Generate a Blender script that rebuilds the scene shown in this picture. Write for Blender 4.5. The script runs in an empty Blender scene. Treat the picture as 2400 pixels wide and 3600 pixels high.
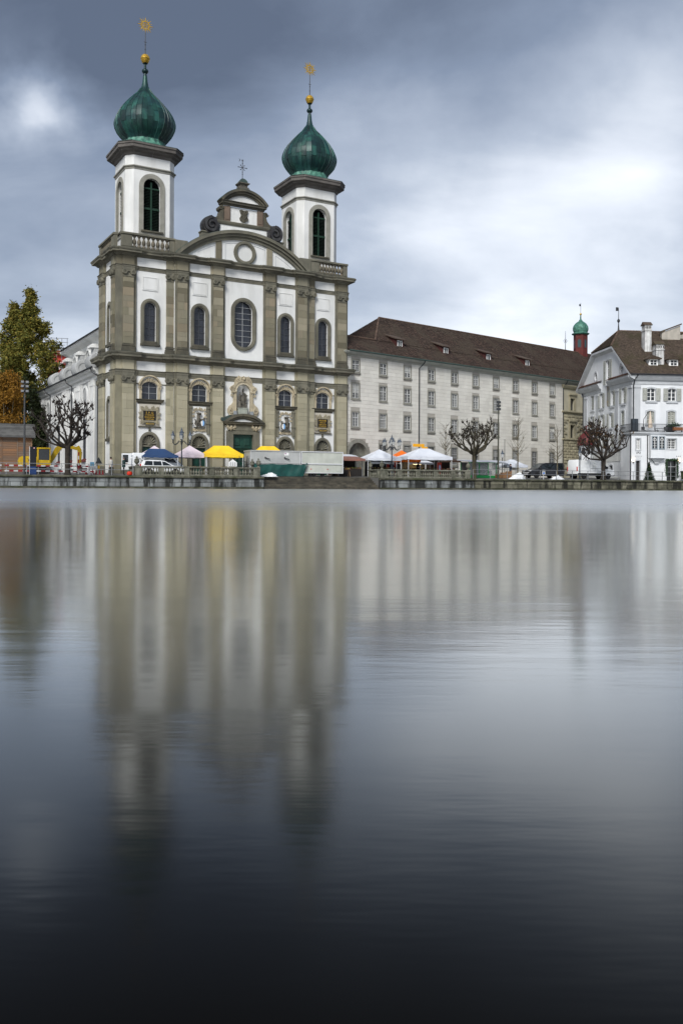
import bpy, math, random
import numpy as np
from mathutils import Vector, Matrix
from mathutils.geometry import tessellate_polygon

random.seed(7)
PI = math.pi
R = math.radians
SC = bpy.context.scene
COL = SC.collection

# ------------------------------------------------------------------ camera
cam_d = bpy.data.cameras.new('camera')
cam = bpy.data.objects.new('camera', cam_d)
COL.objects.link(cam)
cam.location = (0.0, 0.0, 0.35)
cam_d.sensor_fit = 'HORIZONTAL'
cam_d.sensor_width = 24.0
cam_d.lens = 31.04
cam_d.shift_y = -0.0383
cam_d.clip_start = 0.05
cam_d.clip_end = 6000.0
cam.rotation_euler = (Matrix.Rotation(R(90), 4, 'X') @ Matrix.Rotation(0.0055, 4, 'Z')).to_euler()
SC.camera = cam

# ------------------------------------------------------------------ exposure
SC.view_settings.view_transform = 'Standard'
SC.view_settings.look = 'None'
SC.view_settings.exposure = 1.34
SC.view_settings.gamma = 1.0
SC.view_settings.use_curve_mapping = False

# ------------------------------------------------------------------ overcast sky
SUN_EL, SUN_AZ = 40.0, 195.0          # azimuth clockwise from +Y: behind the camera
W = bpy.data.worlds.new('World')
SC.world = W
W.use_nodes = True
wt = W.node_tree
wt.nodes.clear()
def wn(t, **k):
    n = wt.nodes.new(t)
    for a, b in k.items():
        if a.startswith('i_'):
            n.inputs[int(a[2:])].default_value = b
        else:
            setattr(n, a, b)
    return n
def wl(a, b): wt.links.new(a, b)
def wmath(op, a, b=None, clamp=False):
    n = wn('ShaderNodeMath', operation=op, use_clamp=clamp)
    for i, v in enumerate((a, b)):
        if v is None: continue
        if isinstance(v, (int, float)): n.inputs[i].default_value = v
        else: wl(v, n.inputs[i])
    return n.outputs[0]
sky = wn('ShaderNodeTexSky', sky_type='NISHITA', sun_disc=False, sun_elevation=R(SUN_EL), sun_rotation=R(SUN_AZ), air_density=1.0, dust_density=2.0)
tc = wn('ShaderNodeTexCoord')
sep = wn('ShaderNodeSeparateXYZ'); wl(tc.outputs['Generated'], sep.inputs[0])
zc = wmath('MAXIMUM', sep.outputs[2], 0.0)
den = wmath('ADD', zc, 0.34)
cx = wmath('DIVIDE', sep.outputs[0], den); cy = wmath('DIVIDE', sep.outputs[1], den)
comb = wn('ShaderNodeCombineXYZ'); wl(cx, comb.inputs[0]); wl(cy, comb.inputs[1])
mp = wn('ShaderNodeMapping'); mp.inputs['Rotation'].default_value = (0, 0, R(-25)); mp.inputs['Scale'].default_value = (0.85, 1.3, 1); mp.inputs['Location'].default_value = (3.1, 1.7, 0)
wl(comb.outputs[0], mp.inputs[0])
n1 = wn('ShaderNodeTexNoise'); n1.inputs['Scale'].default_value = 0.95; n1.inputs['Detail'].default_value = 5; n1.inputs['Roughness'].default_value = 0.48; n1.inputs['Distortion'].default_value = 0.55
wl(mp.outputs[0], n1.inputs['Vector'])
pn = wn('ShaderNodeTexNoise'); pn.inputs['Scale'].default_value = 7.0; pn.inputs['Detail'].default_value = 5; pn.inputs['Roughness'].default_value = 0.55; wl(tc.outputs['Generated'], pn.inputs['Vector'])
pv = wn('ShaderNodeVectorMath', operation='SUBTRACT'); wl(pn.outputs['Color'], pv.inputs[0]); pv.inputs[1].default_value = (0.5, 0.5, 0.5)
ps_ = wn('ShaderNodeVectorMath', operation='SCALE'); wl(pv.outputs[0], ps_.inputs[0]); ps_.inputs['Scale'].default_value = 0.14
pa = wn('ShaderNodeVectorMath', operation='ADD'); wl(tc.outputs['Generated'], pa.inputs[0]); wl(ps_.outputs[0], pa.inputs[1])
pz = wn('ShaderNodeVectorMath', operation='NORMALIZE'); wl(pa.outputs[0], pz.inputs[0])
# breaks in the deck (soft directional lobes where the layer is thin)
def lobe(az, el, k, amp):
    d = (math.sin(R(az)) * math.cos(R(el)), math.cos(R(az)) * math.cos(R(el)), math.sin(R(el)))
    dp = wn('ShaderNodeVectorMath', operation='DOT_PRODUCT'); wl(pz.outputs[0], dp.inputs[0]); dp.inputs[1].default_value = d
    return wmath('MULTIPLY', wmath('EXPONENT', wmath('MULTIPLY', wmath('SUBTRACT', dp.outputs['Value'], 1.0), k)), amp)
LOBES = [(9.0, 14.0, 42, 0.50), (18.5, 21.5, 110, 0.32), (-19.0, 22.2, 1300, 0.55), (11.5, 21.5, 260, -0.13), (22, 12, 40, 0.06), (-22, 13, 45, 0.16), (-7, 31, 40, -0.10), (-22, 30, 60, -0.14), (3, 28, 80, -0.06)]
acc = None
for l in LOBES:
    v = lobe(*l)
    acc = v if acc is None else wmath('ADD', acc, v)
n2_ = wn('ShaderNodeTexNoise'); n2_.inputs['Scale'].default_value = 2.6; n2_.inputs['Detail'].default_value = 7; n2_.inputs['Roughness'].default_value = 0.55; n2_.inputs['Distortion'].default_value = 0.4
wl(mp.outputs[0], n2_.inputs['Vector'])
acc = wmath('ADD', acc, wmath('MULTIPLY', wmath('SUBTRACT', n2_.outputs['Fac'], 0.5), 0.5))
# a general brightening towards the horizon, as overcast decks have seen through their side
hz = wmath('MULTIPLY', wmath('EXPONENT', wmath('MULTIPLY', zc, -4.2)), 0.56)
fac = wmath('ADD', wmath('ADD', wmath('MULTIPLY', wmath('SUBTRACT', n1.outputs['Fac'], 0.5), 1.0), 0.07), wmath('ADD', acc, hz), clamp=True)
ramp = wn('ShaderNodeValToRGB')
cr = ramp.color_ramp
cr.elements[0].position = 0.0; cr.elements[0].color = (0.48, 0.60, 0.86, 1)
cr.elements[1].position = 1.0; cr.elements[1].color = (5.6, 5.75, 6.0, 1)
for p, c in ((0.25, (1.05, 1.28, 1.72, 1)), (0.5, (2.1, 2.36, 2.82, 1)), (0.75, (3.8, 4.0, 4.35, 1))):
    e = cr.elements.new(p); e.color = c
wl(fac, ramp.inputs[0])
mx = wn('ShaderNodeMixRGB', blend_type='MIX'); mx.inputs[0].default_value = 0.93
wl(sky.outputs[0], mx.inputs[1]); wl(ramp.outputs[0], mx.inputs[2])
bg = wn('ShaderNodeBackground'); bg.inputs['Strength'].default_value = 0.094
wl(mx.outputs[0], bg.inputs[0])
wo = wn('ShaderNodeOutputWorld'); wl(bg.outputs[0], wo.inputs[0])

# ------------------------------------------------------------------ veiled sun behind the camera
sd = bpy.data.lights.new('sun', 'SUN'); sd.energy = 1.5; sd.angle = R(22); sd.color = (1.0, 0.975, 0.94)
so = bpy.data.objects.new('sun', sd); COL.objects.link(so)
so.location = (0, -20, 60)
_d = Vector((math.sin(R(SUN_AZ)) * math.cos(R(SUN_EL)), math.cos(R(SUN_AZ)) * math.cos(R(SUN_EL)), math.sin(R(SUN_EL))))
so.rotation_euler = (-_d).to_track_quat('-Z', 'Y').to_euler()

# ------------------------------------------------------------------ materials
MATS = {}
def mat(name, col, col2=None, scale=1.0, rough=0.8, metal=0.0, bump=0.0, bscale=None, rnd=0.0, isl=0.0, streak=0.0, sscale=1.2, stc=(0.05, 0.05, 0.045), spec=0.35, detail=4, lo=0.38, hi=0.62, aniso=(1, 1, 1), rcol=None, emit=None, alpha=None, trans=None, sr=(0.44, 0.66)):
    if name in MATS: return MATS[name]
    m = bpy.data.materials.new(name); m.use_nodes = True
    nt = m.node_tree; N = nt.nodes; L = nt.links
    b = N['Principled BSDF']
    def nw(t, **k):
        n = N.new(t)
        for a, v in k.items(): setattr(n, a, v)
        return n
    geo = nw('ShaderNodeNewGeometry')
    cur = None
    def rgb(c):
        n = nw('ShaderNodeRGB'); n.outputs[0].default_value = (*c, 1); return n.outputs[0]
    cur = rgb(col)
    mpn = nw('ShaderNodeMapping'); mpn.inputs['Scale'].default_value = aniso; L.new(geo.outputs['Position'], mpn.inputs[0])
    if col2 is not None:
        n = nw('ShaderNodeTexNoise'); n.inputs['Scale'].default_value = scale; n.inputs['Detail'].default_value = detail; L.new(mpn.outputs[0], n.inputs['Vector'])
        mr = nw('ShaderNodeMapRange'); mr.inputs[1].default_value = lo; mr.inputs[2].default_value = hi; L.new(n.outputs['Fac'], mr.inputs[0])
        mixn = nw('ShaderNodeMixRGB'); L.new(mr.outputs[0], mixn.inputs[0]); L.new(cur, mixn.inputs[1]); mixn.inputs[2].default_value = (*col2, 1); cur = mixn.outputs[0]
    if rnd or isl:
        src = None
        if rnd:
            oi = nw('ShaderNodeObjectInfo'); src = oi.outputs['Random']; amt = rnd
        else:
            src = geo.outputs['Random Per Island']; amt = isl
        if rcol is not None:
            cr = nw('ShaderNodeValToRGB'); L.new(src, cr.inputs[0])
            cr.color_ramp.interpolation = 'LINEAR'
            cr.color_ramp.elements[0].color = (*rcol[0], 1); cr.color_ramp.elements[1].color = (*rcol[-1], 1)
            for i, c in enumerate(rcol[1:-1]):
                e = cr.color_ramp.elements.new((i + 1) / (len(rcol) - 1)); e.color = (*c, 1)
            mm = nw('ShaderNodeMixRGB', blend_type='MIX'); mm.inputs[0].default_value = amt; L.new(cur, mm.inputs[1]); L.new(cr.outputs[0], mm.inputs[2]); cur = mm.outputs[0]
        else:
            mr = nw('ShaderNodeMapRange'); mr.inputs[3].default_value = 1 - amt; mr.inputs[4].default_value = 1 + amt; L.new(src, mr.inputs[0])
            mm = nw('ShaderNodeVectorMath', operation='SCALE'); L.new(cur, mm.inputs[0]); L.new(mr.outputs[0], mm.inputs['Scale']); cur = mm.outputs[0]
    if streak:
        mp2 = nw('ShaderNodeMapping'); mp2.inputs['Scale'].default_value = (sscale, sscale, sscale * 0.14); L.new(geo.outputs['Position'], mp2.inputs[0])
        n = nw('ShaderNodeTexNoise'); n.inputs['Scale'].default_value = 1.0; n.inputs['Detail'].default_value = 6; n.inputs['Roughness'].default_value = 0.65; L.new(mp2.outputs[0], n.inputs['Vector'])
        mr = nw('ShaderNodeMapRange'); mr.inputs[1].default_value = sr[0]; mr.inputs[2].default_value = sr[1]; mr.inputs[3].default_value = 0; mr.inputs[4].default_value = streak; L.new(n.outputs['Fac'], mr.inputs[0])
        mm = nw('ShaderNodeMixRGB'); L.new(mr.outputs[0], mm.inputs[0]); L.new(cur, mm.inputs[1]); mm.inputs[2].default_value = (*stc, 1); cur = mm.outputs[0]
    L.new(cur, b.inputs['Base Color'])
    b.inputs['Roughness'].default_value = rough; b.inputs['Metallic'].default_value = metal; b.inputs['Specular IOR Level'].default_value = spec
    if bump:
        n = nw('ShaderNodeTexNoise'); n.inputs['Scale'].default_value = bscale or scale * 6; n.inputs['Detail'].default_value = 5; L.new(geo.outputs['Position'], n.inputs['Vector'])
        bm = nw('ShaderNodeBump'); bm.inputs['Strength'].default_value = 0.6; bm.inputs['Distance'].default_value = bump; L.new(n.outputs['Fac'], bm.inputs['Height']); L.new(bm.outputs[0], b.inputs['Normal'])
    if emit is not None:
        b.inputs['Emission Color'].default_value = (*emit[0], 1); b.inputs['Emission Strength'].default_value = emit[1]
    if alpha is not None: b.inputs['Alpha'].default_value = alpha
    if trans is not None: b.inputs['Transmission Weight'].default_value = trans
    MATS[name] = m
    return m

SANDS = [(0.10, 0.09, 0.06), (0.22, 0.20, 0.14), (0.16, 0.15, 0.105), (0.31, 0.28, 0.205), (0.12, 0.108, 0.074), (0.26, 0.215, 0.148), (0.19, 0.18, 0.135)]
plaster = mat('white_lime_plaster', (0.72, 0.725, 0.71), (0.63, 0.64, 0.63), scale=0.35, rough=0.9, bump=0.006, bscale=9, streak=0.42, sscale=0.7, stc=(0.47, 0.47, 0.44), sr=(.46, .64))
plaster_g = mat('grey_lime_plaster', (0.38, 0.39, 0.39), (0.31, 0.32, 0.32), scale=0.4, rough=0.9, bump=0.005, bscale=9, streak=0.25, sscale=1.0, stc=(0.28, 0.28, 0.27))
sand = mat('weathered_sandstone', (0.175, 0.165, 0.125), (0.115, 0.11, 0.086), scale=0.6, rough=0.9, bump=0.012, bscale=7, streak=0.55, sscale=1.1, stc=(0.085, 0.085, 0.065))
sand_blk = mat('sandstone_ashlar', (0.23, 0.21, 0.15), (0.18, 0.165, 0.115), scale=0.8, rough=0.9, bump=0.01, bscale=8, rnd=0.92, rcol=SANDS, streak=0.22, sscale=1.3, stc=(0.12, 0.12, 0.09))
sand_lo = mat('lower_sandstone_ashlar', (0.345, 0.322, 0.235), (0.285, 0.268, 0.195), scale=0.8, rough=0.9, bump=0.01, bscale=8, rnd=0.7, rcol=[(0.20, 0.185, 0.125), (0.36, 0.335, 0.24), (0.29, 0.265, 0.185), (0.40, 0.365, 0.265), (0.25, 0.235, 0.165), (0.34, 0.31, 0.22)], streak=0.22, sscale=1.0, stc=(0.17, 0.17, 0.125))
sand_d = mat('dark_weathered_stone', (0.105, 0.095, 0.068), (0.066, 0.062, 0.048), scale=0.9, rough=0.9, bump=0.012, bscale=7, streak=0.6, sscale=1.6, stc=(0.04, 0.042, 0.035))
sand_t = mat('pale_carved_sandstone', (0.46, 0.40, 0.28), (0.36, 0.31, 0.22), scale=2.0, rough=0.9, bump=0.01, bscale=9, streak=0.35, sscale=2.2, stc=(0.15, 0.13, 0.09))
statue_m = mat('dark_statue_stone', (0.115, 0.105, 0.085), (0.07, 0.065, 0.055), scale=2.5, rough=0.85, bump=0.02, bscale=12)
copper = mat('green_copper', (0.016, 0.078, 0.060), (0.010, 0.045, 0.046), scale=0.8, rough=0.46, metal=0.2, rnd=0.5, streak=0.85, sscale=1.5, stc=(0.006, 0.020, 0.024), spec=0.5, bump=0.03, bscale=1.6)
copper_l = mat('light_copper_patina', (0.10, 0.27, 0.20), (0.04, 0.13, 0.10), scale=2.5, rough=0.6, streak=0.7, sscale=3.0, stc=(0.02, 0.05, 0.045), spec=0.4)
lead = mat('dark_verdigris_sheet', (0.045, 0.07, 0.06), (0.03, 0.045, 0.042), scale=1.2, rough=0.6, streak=0.4, sscale=2, stc=(0.10, 0.17, 0.14))
gold = mat('gilt', (0.62, 0.40, 0.06), (0.5, 0.30, 0.04), scale=5, rough=0.42, metal=0.55)
iron = mat('black_iron', (0.02, 0.022, 0.026), rough=0.5, spec=0.4)
glass = mat('dark_leaded_glass', (0.018, 0.020, 0.026), (0.030, 0.033, 0.042), scale=7, rough=0.16, spec=0.6, bump=0.012, bscale=14, rnd=0.35)
glass2 = mat('house_window_glass', (0.010, 0.012, 0.015), (0.03, 0.034, 0.038), scale=0.5, rough=0.08, spec=0.5, rnd=0.5, bump=0.006, bscale=2)
bar_m = mat('pale_glazing_bar', (0.30, 0.31, 0.32), rough=0.6)
bar_d = mat('dark_glazing_bar', (0.06, 0.065, 0.075), rough=0.6)
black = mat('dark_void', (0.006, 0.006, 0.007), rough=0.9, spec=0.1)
green_sh = mat('green_shutter_paint', (0.010, 0.040, 0.022), (0.007, 0.026, 0.016), scale=3, rough=0.55)
door_g = mat('dark_green_door_paint', (0.012, 0.055, 0.040), (0.008, 0.035, 0.028), scale=2, rough=0.45)
tile_m = mat('old_brown_roof_tile', (0.075, 0.052, 0.040), (0.048, 0.036, 0.028), scale=0.5, rough=0.9, isl=0.8, rcol=[(0.030, 0.022, 0.019), (0.082, 0.050, 0.038), (0.045, 0.034, 0.028), (0.15, 0.10, 0.075), (0.055, 0.034, 0.028)], streak=0.8, sscale=0.32, stc=(0.098, 0.076, 0.056), sr=(.46, .6))
tile_g = mat('dark_roof_tile', (0.05, 0.042, 0.036), (0.035, 0.03, 0.027), scale=0.6, rough=0.9, isl=0.8, rcol=[(0.026, 0.024, 0.022), (0.062, 0.05, 0.042), (0.04, 0.034, 0.03)])
tile_moss = mat('mossy_roof_tile', (0.085, 0.063, 0.048), (0.06, 0.045, 0.035), scale=0.6, rough=0.95, isl=0.75, rcol=[(0.045, 0.034, 0.028), (0.11, 0.082, 0.06), (0.075, 0.056, 0.042), (0.14, 0.105, 0.078)], streak=0.7, sscale=0.5, stc=(0.058, 0.052, 0.026), sr=(.5, .62))
red_pl = mat('dark_red_plaster', (0.115, 0.026, 0.022), (0.085, 0.02, 0.018), scale=1.2, rough=0.8)
red_sheet = mat('dark_red_sheet_metal', (0.12, 0.020, 0.022), (0.085, 0.015, 0.016), scale=2, rough=0.5)
white_p = mat('white_paint', (0.80, 0.81, 0.80), (0.74, 0.75, 0.74), scale=1.0, rough=0.6)
white_w = mat('cool_white_render', (0.68, 0.70, 0.72), (0.61, 0.635, 0.66), scale=0.4, rough=0.9, bump=0.004, bscale=8, streak=0.2, sscale=1.2, stc=(0.45, 0.46, 0.47))
grey_w = mat('pale_grey_trim', (0.46, 0.48, 0.50), (0.40, 0.42, 0.44), scale=0.8, rough=0.85, streak=0.2, sscale=1.5, stc=(0.28, 0.29, 0.30))
shut_m = mat('grey_green_shutter', (0.36, 0.37, 0.33), (0.29, 0.30, 0.27), scale=2, rough=0.7)
cream = mat('cream_ashlar', (0.66, 0.645, 0.59), (0.595, 0.58, 0.53), scale=0.5, rough=0.9, bump=0.006, bscale=8, rnd=0.05, streak=0.18, sscale=0.7, stc=(0.40, 0.37, 0.31))
cream_i = mat('cream_ashlar_far', (0.66, 0.645, 0.59), (0.595, 0.58, 0.53), scale=0.5, rough=0.9, bump=0.006, bscale=8, isl=0.05, streak=0.18, sscale=0.7, stc=(0.40, 0.37, 0.31))
joint_m = mat('mortar_joint', (0.36, 0.34, 0.30), rough=0.95)
grey_fr = mat('grey_stone_frame', (0.27, 0.265, 0.23), (0.22, 0.215, 0.185), scale=1.5, rough=0.9)
quay_m = mat('quay_limestone', (0.20, 0.215, 0.215), (0.12, 0.128, 0.128), scale=0.9, rough=0.85, bump=0.02, bscale=6, rnd=0.35, streak=0.95, sscale=1.1, stc=(0.013, 0.014, 0.012), sr=(.49, .57))
quay_r = mat('quay_mossy_stone', (0.165, 0.158, 0.118), (0.09, 0.088, 0.062), scale=0.9, rough=0.9, bump=0.02, bscale=6, rnd=0.4, streak=0.95, sscale=1.2, stc=(0.014, 0.014, 0.011), sr=(.48, .56))
cap_m = mat('mossy_coping', (0.10, 0.097, 0.072), (0.045, 0.05, 0.024), scale=1.3, rough=0.95, bump=0.02, bscale=7, rnd=0.2, streak=0.6, sscale=2, stc=(0.025, 0.026, 0.018))
balu_m = mat('weathered_balustrade_stone', (0.185, 0.18, 0.145), (0.11, 0.112, 0.085), scale=2.2, rough=0.95, bump=0.015, bscale=12, rnd=0.2, streak=0.7, sscale=3.5, stc=(0.04, 0.042, 0.03))
step_m = mat('wet_stone_step', (0.085, 0.075, 0.055), (0.04, 0.037, 0.028), scale=1.4, rough=0.6, bump=0.01, bscale=6, rnd=0.3, streak=0.4, sscale=2, stc=(0.015, 0.014, 0.012))
pave_m = mat('wet_grey_paving', (0.14, 0.138, 0.13), (0.10, 0.10, 0.096), scale=0.4, rough=0.6, bump=0.004, bscale=5)
steel = mat('galvanised_steel', (0.30, 0.31, 0.32), (0.24, 0.25, 0.26), scale=3, rough=0.45, metal=0.5)
dark_st = mat('dark_grey_steel', (0.055, 0.058, 0.062), rough=0.5, metal=0.2)
bark = mat('dark_wet_bark', (0.040, 0.033, 0.026), (0.022, 0.018, 0.015), scale=4, rough=0.95, bump=0.02, bscale=16)
bark_l = mat('mossy_bark', (0.065, 0.058, 0.036), (0.032, 0.028, 0.02), scale=3, rough=0.95, bump=0.02, bscale=16)
bark_y = mat('young_tree_bark', (0.13, 0.11, 0.07), (0.08, 0.07, 0.045), scale=4, rough=0.95)
snow_m = mat('dirty_snow', (0.80, 0.82, 0.84), (0.62, 0.64, 0.65), scale=3, rough=0.9, bump=0.03, bscale=9)

# ------------------------------------------------------------------ mesh builder
class MB:
    def __init__(s): s.v = []; s.f = []
    def add(s, vs, fs):
        o = len(s.v); s.v += [tuple(p) for p in vs]; s.f += [tuple(i + o for i in f) for f in fs]; return s
    def box(s, x0, x1, y0, y1, z0, z1):
        return s.add([(x0, y0, z0), (x1, y0, z0), (x1, y1, z0), (x0, y1, z0), (x0, y0, z1), (x1, y0, z1), (x1, y1, z1), (x0, y1, z1)],
                     [(0, 3, 2, 1), (4, 5, 6, 7), (0, 1, 5, 4), (1, 2, 6, 5), (2, 3, 7, 6), (3, 0, 4, 7)])
    def bbox(s, x0, x1, y0, y1, z0, z1, b=0.02):
        # box with its front (-y) edges bevelled
        return s.add([(x0, y1, z0), (x1, y1, z0), (x1, y1, z1), (x0, y1, z1), (x0, y0 + b, z0), (x1, y0 + b, z0), (x1, y0 + b, z1), (x0, y0 + b, z1), (x0 + b, y0, z0 + b), (x1 - b, y0, z0 + b), (x1 - b, y0, z1 - b), (x0 + b, y0, z1 - b)],
                     [(0, 3, 2, 1), (0, 1, 5, 4), (1, 2, 6, 5), (2, 3, 7, 6), (3, 0, 4, 7), (4, 5, 9, 8), (5, 6, 10, 9), (6, 7, 11, 10), (7, 4, 8, 11), (8, 9, 10, 11)])
    def prism(s, poly, y0, y1, ax='y'):
        # poly: (a,b) outline extruded from y0 to y1 along ax
        n = len(poly)
        mk = {'y': lambda a, b, t: (a, t, b), 'x': lambda a, b, t: (t, a, b), 'z': lambda a, b, t: (a, b, t)}[ax]
        vs = [mk(a, b, y0) for a, b in poly] + [mk(a, b, y1) for a, b in poly]
        fs = [(i, (i + 1) % n, n + (i + 1) % n, n + i) for i in range(n)]
        tri = tessellate_polygon([[Vector((a, b, 0)) for a, b in poly]])
        fs += [tuple(t) for t in tri] + [tuple(n + i for i in t[::-1]) for t in tri]
        return s.add(vs, fs)
    def frame(s, outer, inner, y0, y1):
        # closed band between two outlines of equal count, front y0, back y1
        n = len(outer)
        vs = [(a, y0, b) for a, b in outer] + [(a, y0, b) for a, b in inner] + [(a, y1, b) for a, b in outer] + [(a, y1, b) for a, b in inner]
        fs = []
        for i in range(n):
            j = (i + 1) % n
            fs += [(i, j, n + j, n + i), (i, 2 * n + i, 2 * n + j, j), (n + i, n + j, 3 * n + j, 3 * n + i)]
        return s.add(vs, fs)
    def panel(s, outer, holes, y, depth):
        # wall sheet with openings and reveals
        loops = [outer] + holes
        pts = [p for l in loops for p in l]
        tri = tessellate_polygon([[Vector((a, b, 0)) for a, b in l] for l in loops])
        s.add([(a, y, b) for a, b in pts], [tuple(t) for t in tri])
        for h in holes:
            n = len(h)
            s.add([(a, y, b) for a, b in h] + [(a, y + depth, b) for a, b in h], [(i, (i + 1) % n, n + (i + 1) % n, n + i) for i in range(n)])
        return s
    def loft(s, rings, caps=True, closed=True):
        n = len(rings[0]); o = []
        vs = [p for r in rings for p in r]; fs = []
        for k in range(len(rings) - 1):
            for i in range(n if closed else n - 1):
                j = (i + 1) % n
                fs.append((k * n + i, k * n + j, (k + 1) * n + j, (k + 1) * n + i))
        if caps and closed: fs += [tuple(range(n))[::-1], tuple((len(rings) - 1) * n + i for i in range(n))]
        return s.add(vs, fs)
    def lathe(s, prof, n=12, c=(0, 0, 0), ph=0.0, sx=1, sy=1):
        return s.loft([[(c[0] + r * sx * math.cos(ph + 2 * PI * i / n), c[1] + r * sy * math.sin(ph + 2 * PI * i / n), c[2] + z) for i in range(n)] for r, z in prof])
    def tube(s, pts, rad, n=6):
        pts = [Vector(p) for p in pts]
        if not hasattr(rad, '__len__'): rad = [rad] * len(pts)
        rings = []; up = None
        for i, p in enumerate(pts):
            t = (pts[min(i + 1, len(pts) - 1)] - pts[max(i - 1, 0)]).normalized()
            if up is None:
                up = Vector((0, 0, 1)) if abs(t.z) < 0.9 else Vector((1, 0, 0))
            u = t.cross(up).normalized(); w = u.cross(t).normalized(); up = w
            rings.append([tuple(p + (u * math.cos(2 * PI * k / n) + w * math.sin(2 * PI * k / n)) * rad[i]) for k in range(n)])
        return s.loft(rings)
    def course(s, path, prof, cap=True):
        # moulding: prof (out,z) swept along plan path; outward is to the right of travel
        P = [Vector((a, b)) for a, b in path]; ms = []
        for i in range(len(P)):
            ns = []
            if i > 0:
                d = (P[i] - P[i - 1]).normalized(); ns.append(Vector((d.y, -d.x)))
            if i < len(P) - 1:
                d = (P[i + 1] - P[i]).normalized(); ns.append(Vector((d.y, -d.x)))
            if len(ns) == 2: m = (ns[0] + ns[1]) / max(0.2, 1 + ns[0].dot(ns[1]))
            else: m = ns[0]
            ms.append(m)
        rings = [[(p.x + m.x * o, p.y + m.y * o, z) for o, z in prof] for p, m in zip(P, ms)]
        n = len(prof); vs = [q for r in rings for q in r]; fs = []
        for k in range(len(rings) - 1):
            for i in range(n - 1): fs.append((k * n + i, (k + 1) * n + i, (k + 1) * n + i + 1, k * n + i + 1))
        if cap: fs += [tuple(range(n)), tuple((len(rings) - 1) * n + i for i in range(n))[::-1]]
        return s.add(vs, fs)
    def archband(s, cx, cz, r0, r1, a0, a1, y0, y1, n=20, sx=1.0):
        o = [(cx + r1 * sx * math.cos(a0 + (a1 - a0) * i / n), cz + r1 * math.sin(a0 + (a1 - a0) * i / n)) for i in range(n + 1)]
        q = [(cx + r0 * sx * math.cos(a0 + (a1 - a0) * i / n), cz + r0 * math.sin(a0 + (a1 - a0) * i / n)) for i in range(n + 1)]
        vs = [(a, y0, b) for a, b in o] + [(a, y0, b) for a, b in q] + [(a, y1, b) for a, b in o] + [(a, y1, b) for a, b in q]
        m = n + 1; fs = []
        for i in range(n):
            fs += [(i, i + 1, m + i + 1, m + i), (i, 2 * m + i, 2 * m + i + 1, i + 1), (m + i, m + i + 1, 3 * m + i + 1, 3 * m + i), (2 * m + i, 3 * m + i, 3 * m + i + 1, 2 * m + i + 1)]
        fs += [(0, m, 3 * m, 2 * m), (n, 2 * m + n, 3 * m + n, m + n)]
        return s.add(vs, fs)
    def sphere(s, c, r, n=10, m=6, sx=1, sy=1, sz=1):
        return s.lathe([(max(1e-3, r * math.sin(PI * k / m)), -r * sz * math.cos(PI * k / m)) for k in range(m + 1)], n, c, 0, sx, sy)
    def scroll(s, cx, cz, r, turns, y0, y1, w0=0.12, dirn=1, a0=0.0, n=26, r_end=0.15):
        # spiral relief band in the xz plane
        pts = []
        for i in range(n + 1):
            t = i / n; a = a0 + dirn * turns * 2 * PI * t; rr = r * (1 - t * (1 - r_end))
            pts.append((cx + rr * math.cos(a), cz + rr * math.sin(a), w0 * (1 - 0.55 * t), a))
        vs = []; fs = []
        for x, z, w, a in pts:
            ca, sa = math.cos(a), math.sin(a)
            vs += [(x + ca * w * .5, y1, z + sa * w * .5), (x + ca * w * .5, y0, z + sa * w * .5), (x - ca * w * .5, y0, z - sa * w * .5), (x - ca * w * .5, y1, z - sa * w * .5)]
        for i in range(n):
            b = i * 4
            fs += [(b, b + 4, b + 5, b + 1), (b + 1, b + 5, b + 6, b + 2), (b + 2, b + 6, b + 7, b + 3)]
        fs += [(0, 1, 2, 3), tuple(4 * n + k for k in (3, 2, 1, 0))]
        return s.add(vs, fs)
    def mesh(s, name, m, smooth=False):
        me = bpy.data.meshes.new(name); me.from_pydata(s.v, [], s.f); me.materials.append(m)
        if smooth:
            me.polygons.foreach_set('use_smooth', [True] * len(me.polygons))
            try: me.set_sharp_from_angle(angle=R(40))
            except Exception: pass
        return me
    def build(s, name, m, parent=None, smooth=False, loc=None, rz=0.0, kind=None):
        return put(s.mesh(name, m, smooth), name, parent, loc, rz, kind)
def put(me, name, parent=None, loc=None, rz=0.0, kind=None, scl=None, rot=None):
    o = bpy.data.objects.new(name, me); COL.objects.link(o)
    if parent is not None: o.parent = parent
    if loc is not None: o.location = loc
    if rot is not None: o.rotation_euler = rot
    elif rz: o.rotation_euler = (0, 0, rz)
    if scl is not None: o.scale = scl
    if kind: o['kind'] = kind
    return o
def thing(name, label, cat, loc=(0, 0, 0), rz=0.0, group=None):
    o = bpy.data.objects.new(name, None); COL.objects.link(o); o.empty_display_size = 0.3
    o.location = loc; o.rotation_euler = (0, 0, rz); return tag(o, label, cat, group)
def tag(o, label, cat, group=None, kind=None):
    o['label'] = label; o['category'] = cat
    if group: o['group'] = group
    if kind: o['kind'] = kind
    return o
def part(name, parent, loc=(0, 0, 0), rz=0.0):
    o = bpy.data.objects.new(name, None); COL.objects.link(o); o.empty_display_size = 0.2; o.parent = parent; o.location = loc; o.rotation_euler = (0, 0, rz); return o
def struct(o): o['kind'] = 'structure'; return o
def copy_tree(o, parent=None, loc=None, rz=None):
    c = o.copy(); COL.objects.link(c); c.parent = parent
    if loc is not None: c.location = loc
    if rz is not None: c.rotation_euler = (0, 0, rz)
    for ch in list(o.children): copy_tree(ch, c)
    return c
def rect(x0, x1, z0, z1): return [(x0, z0), (x1, z0), (x1, z1), (x0, z1)]
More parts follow.
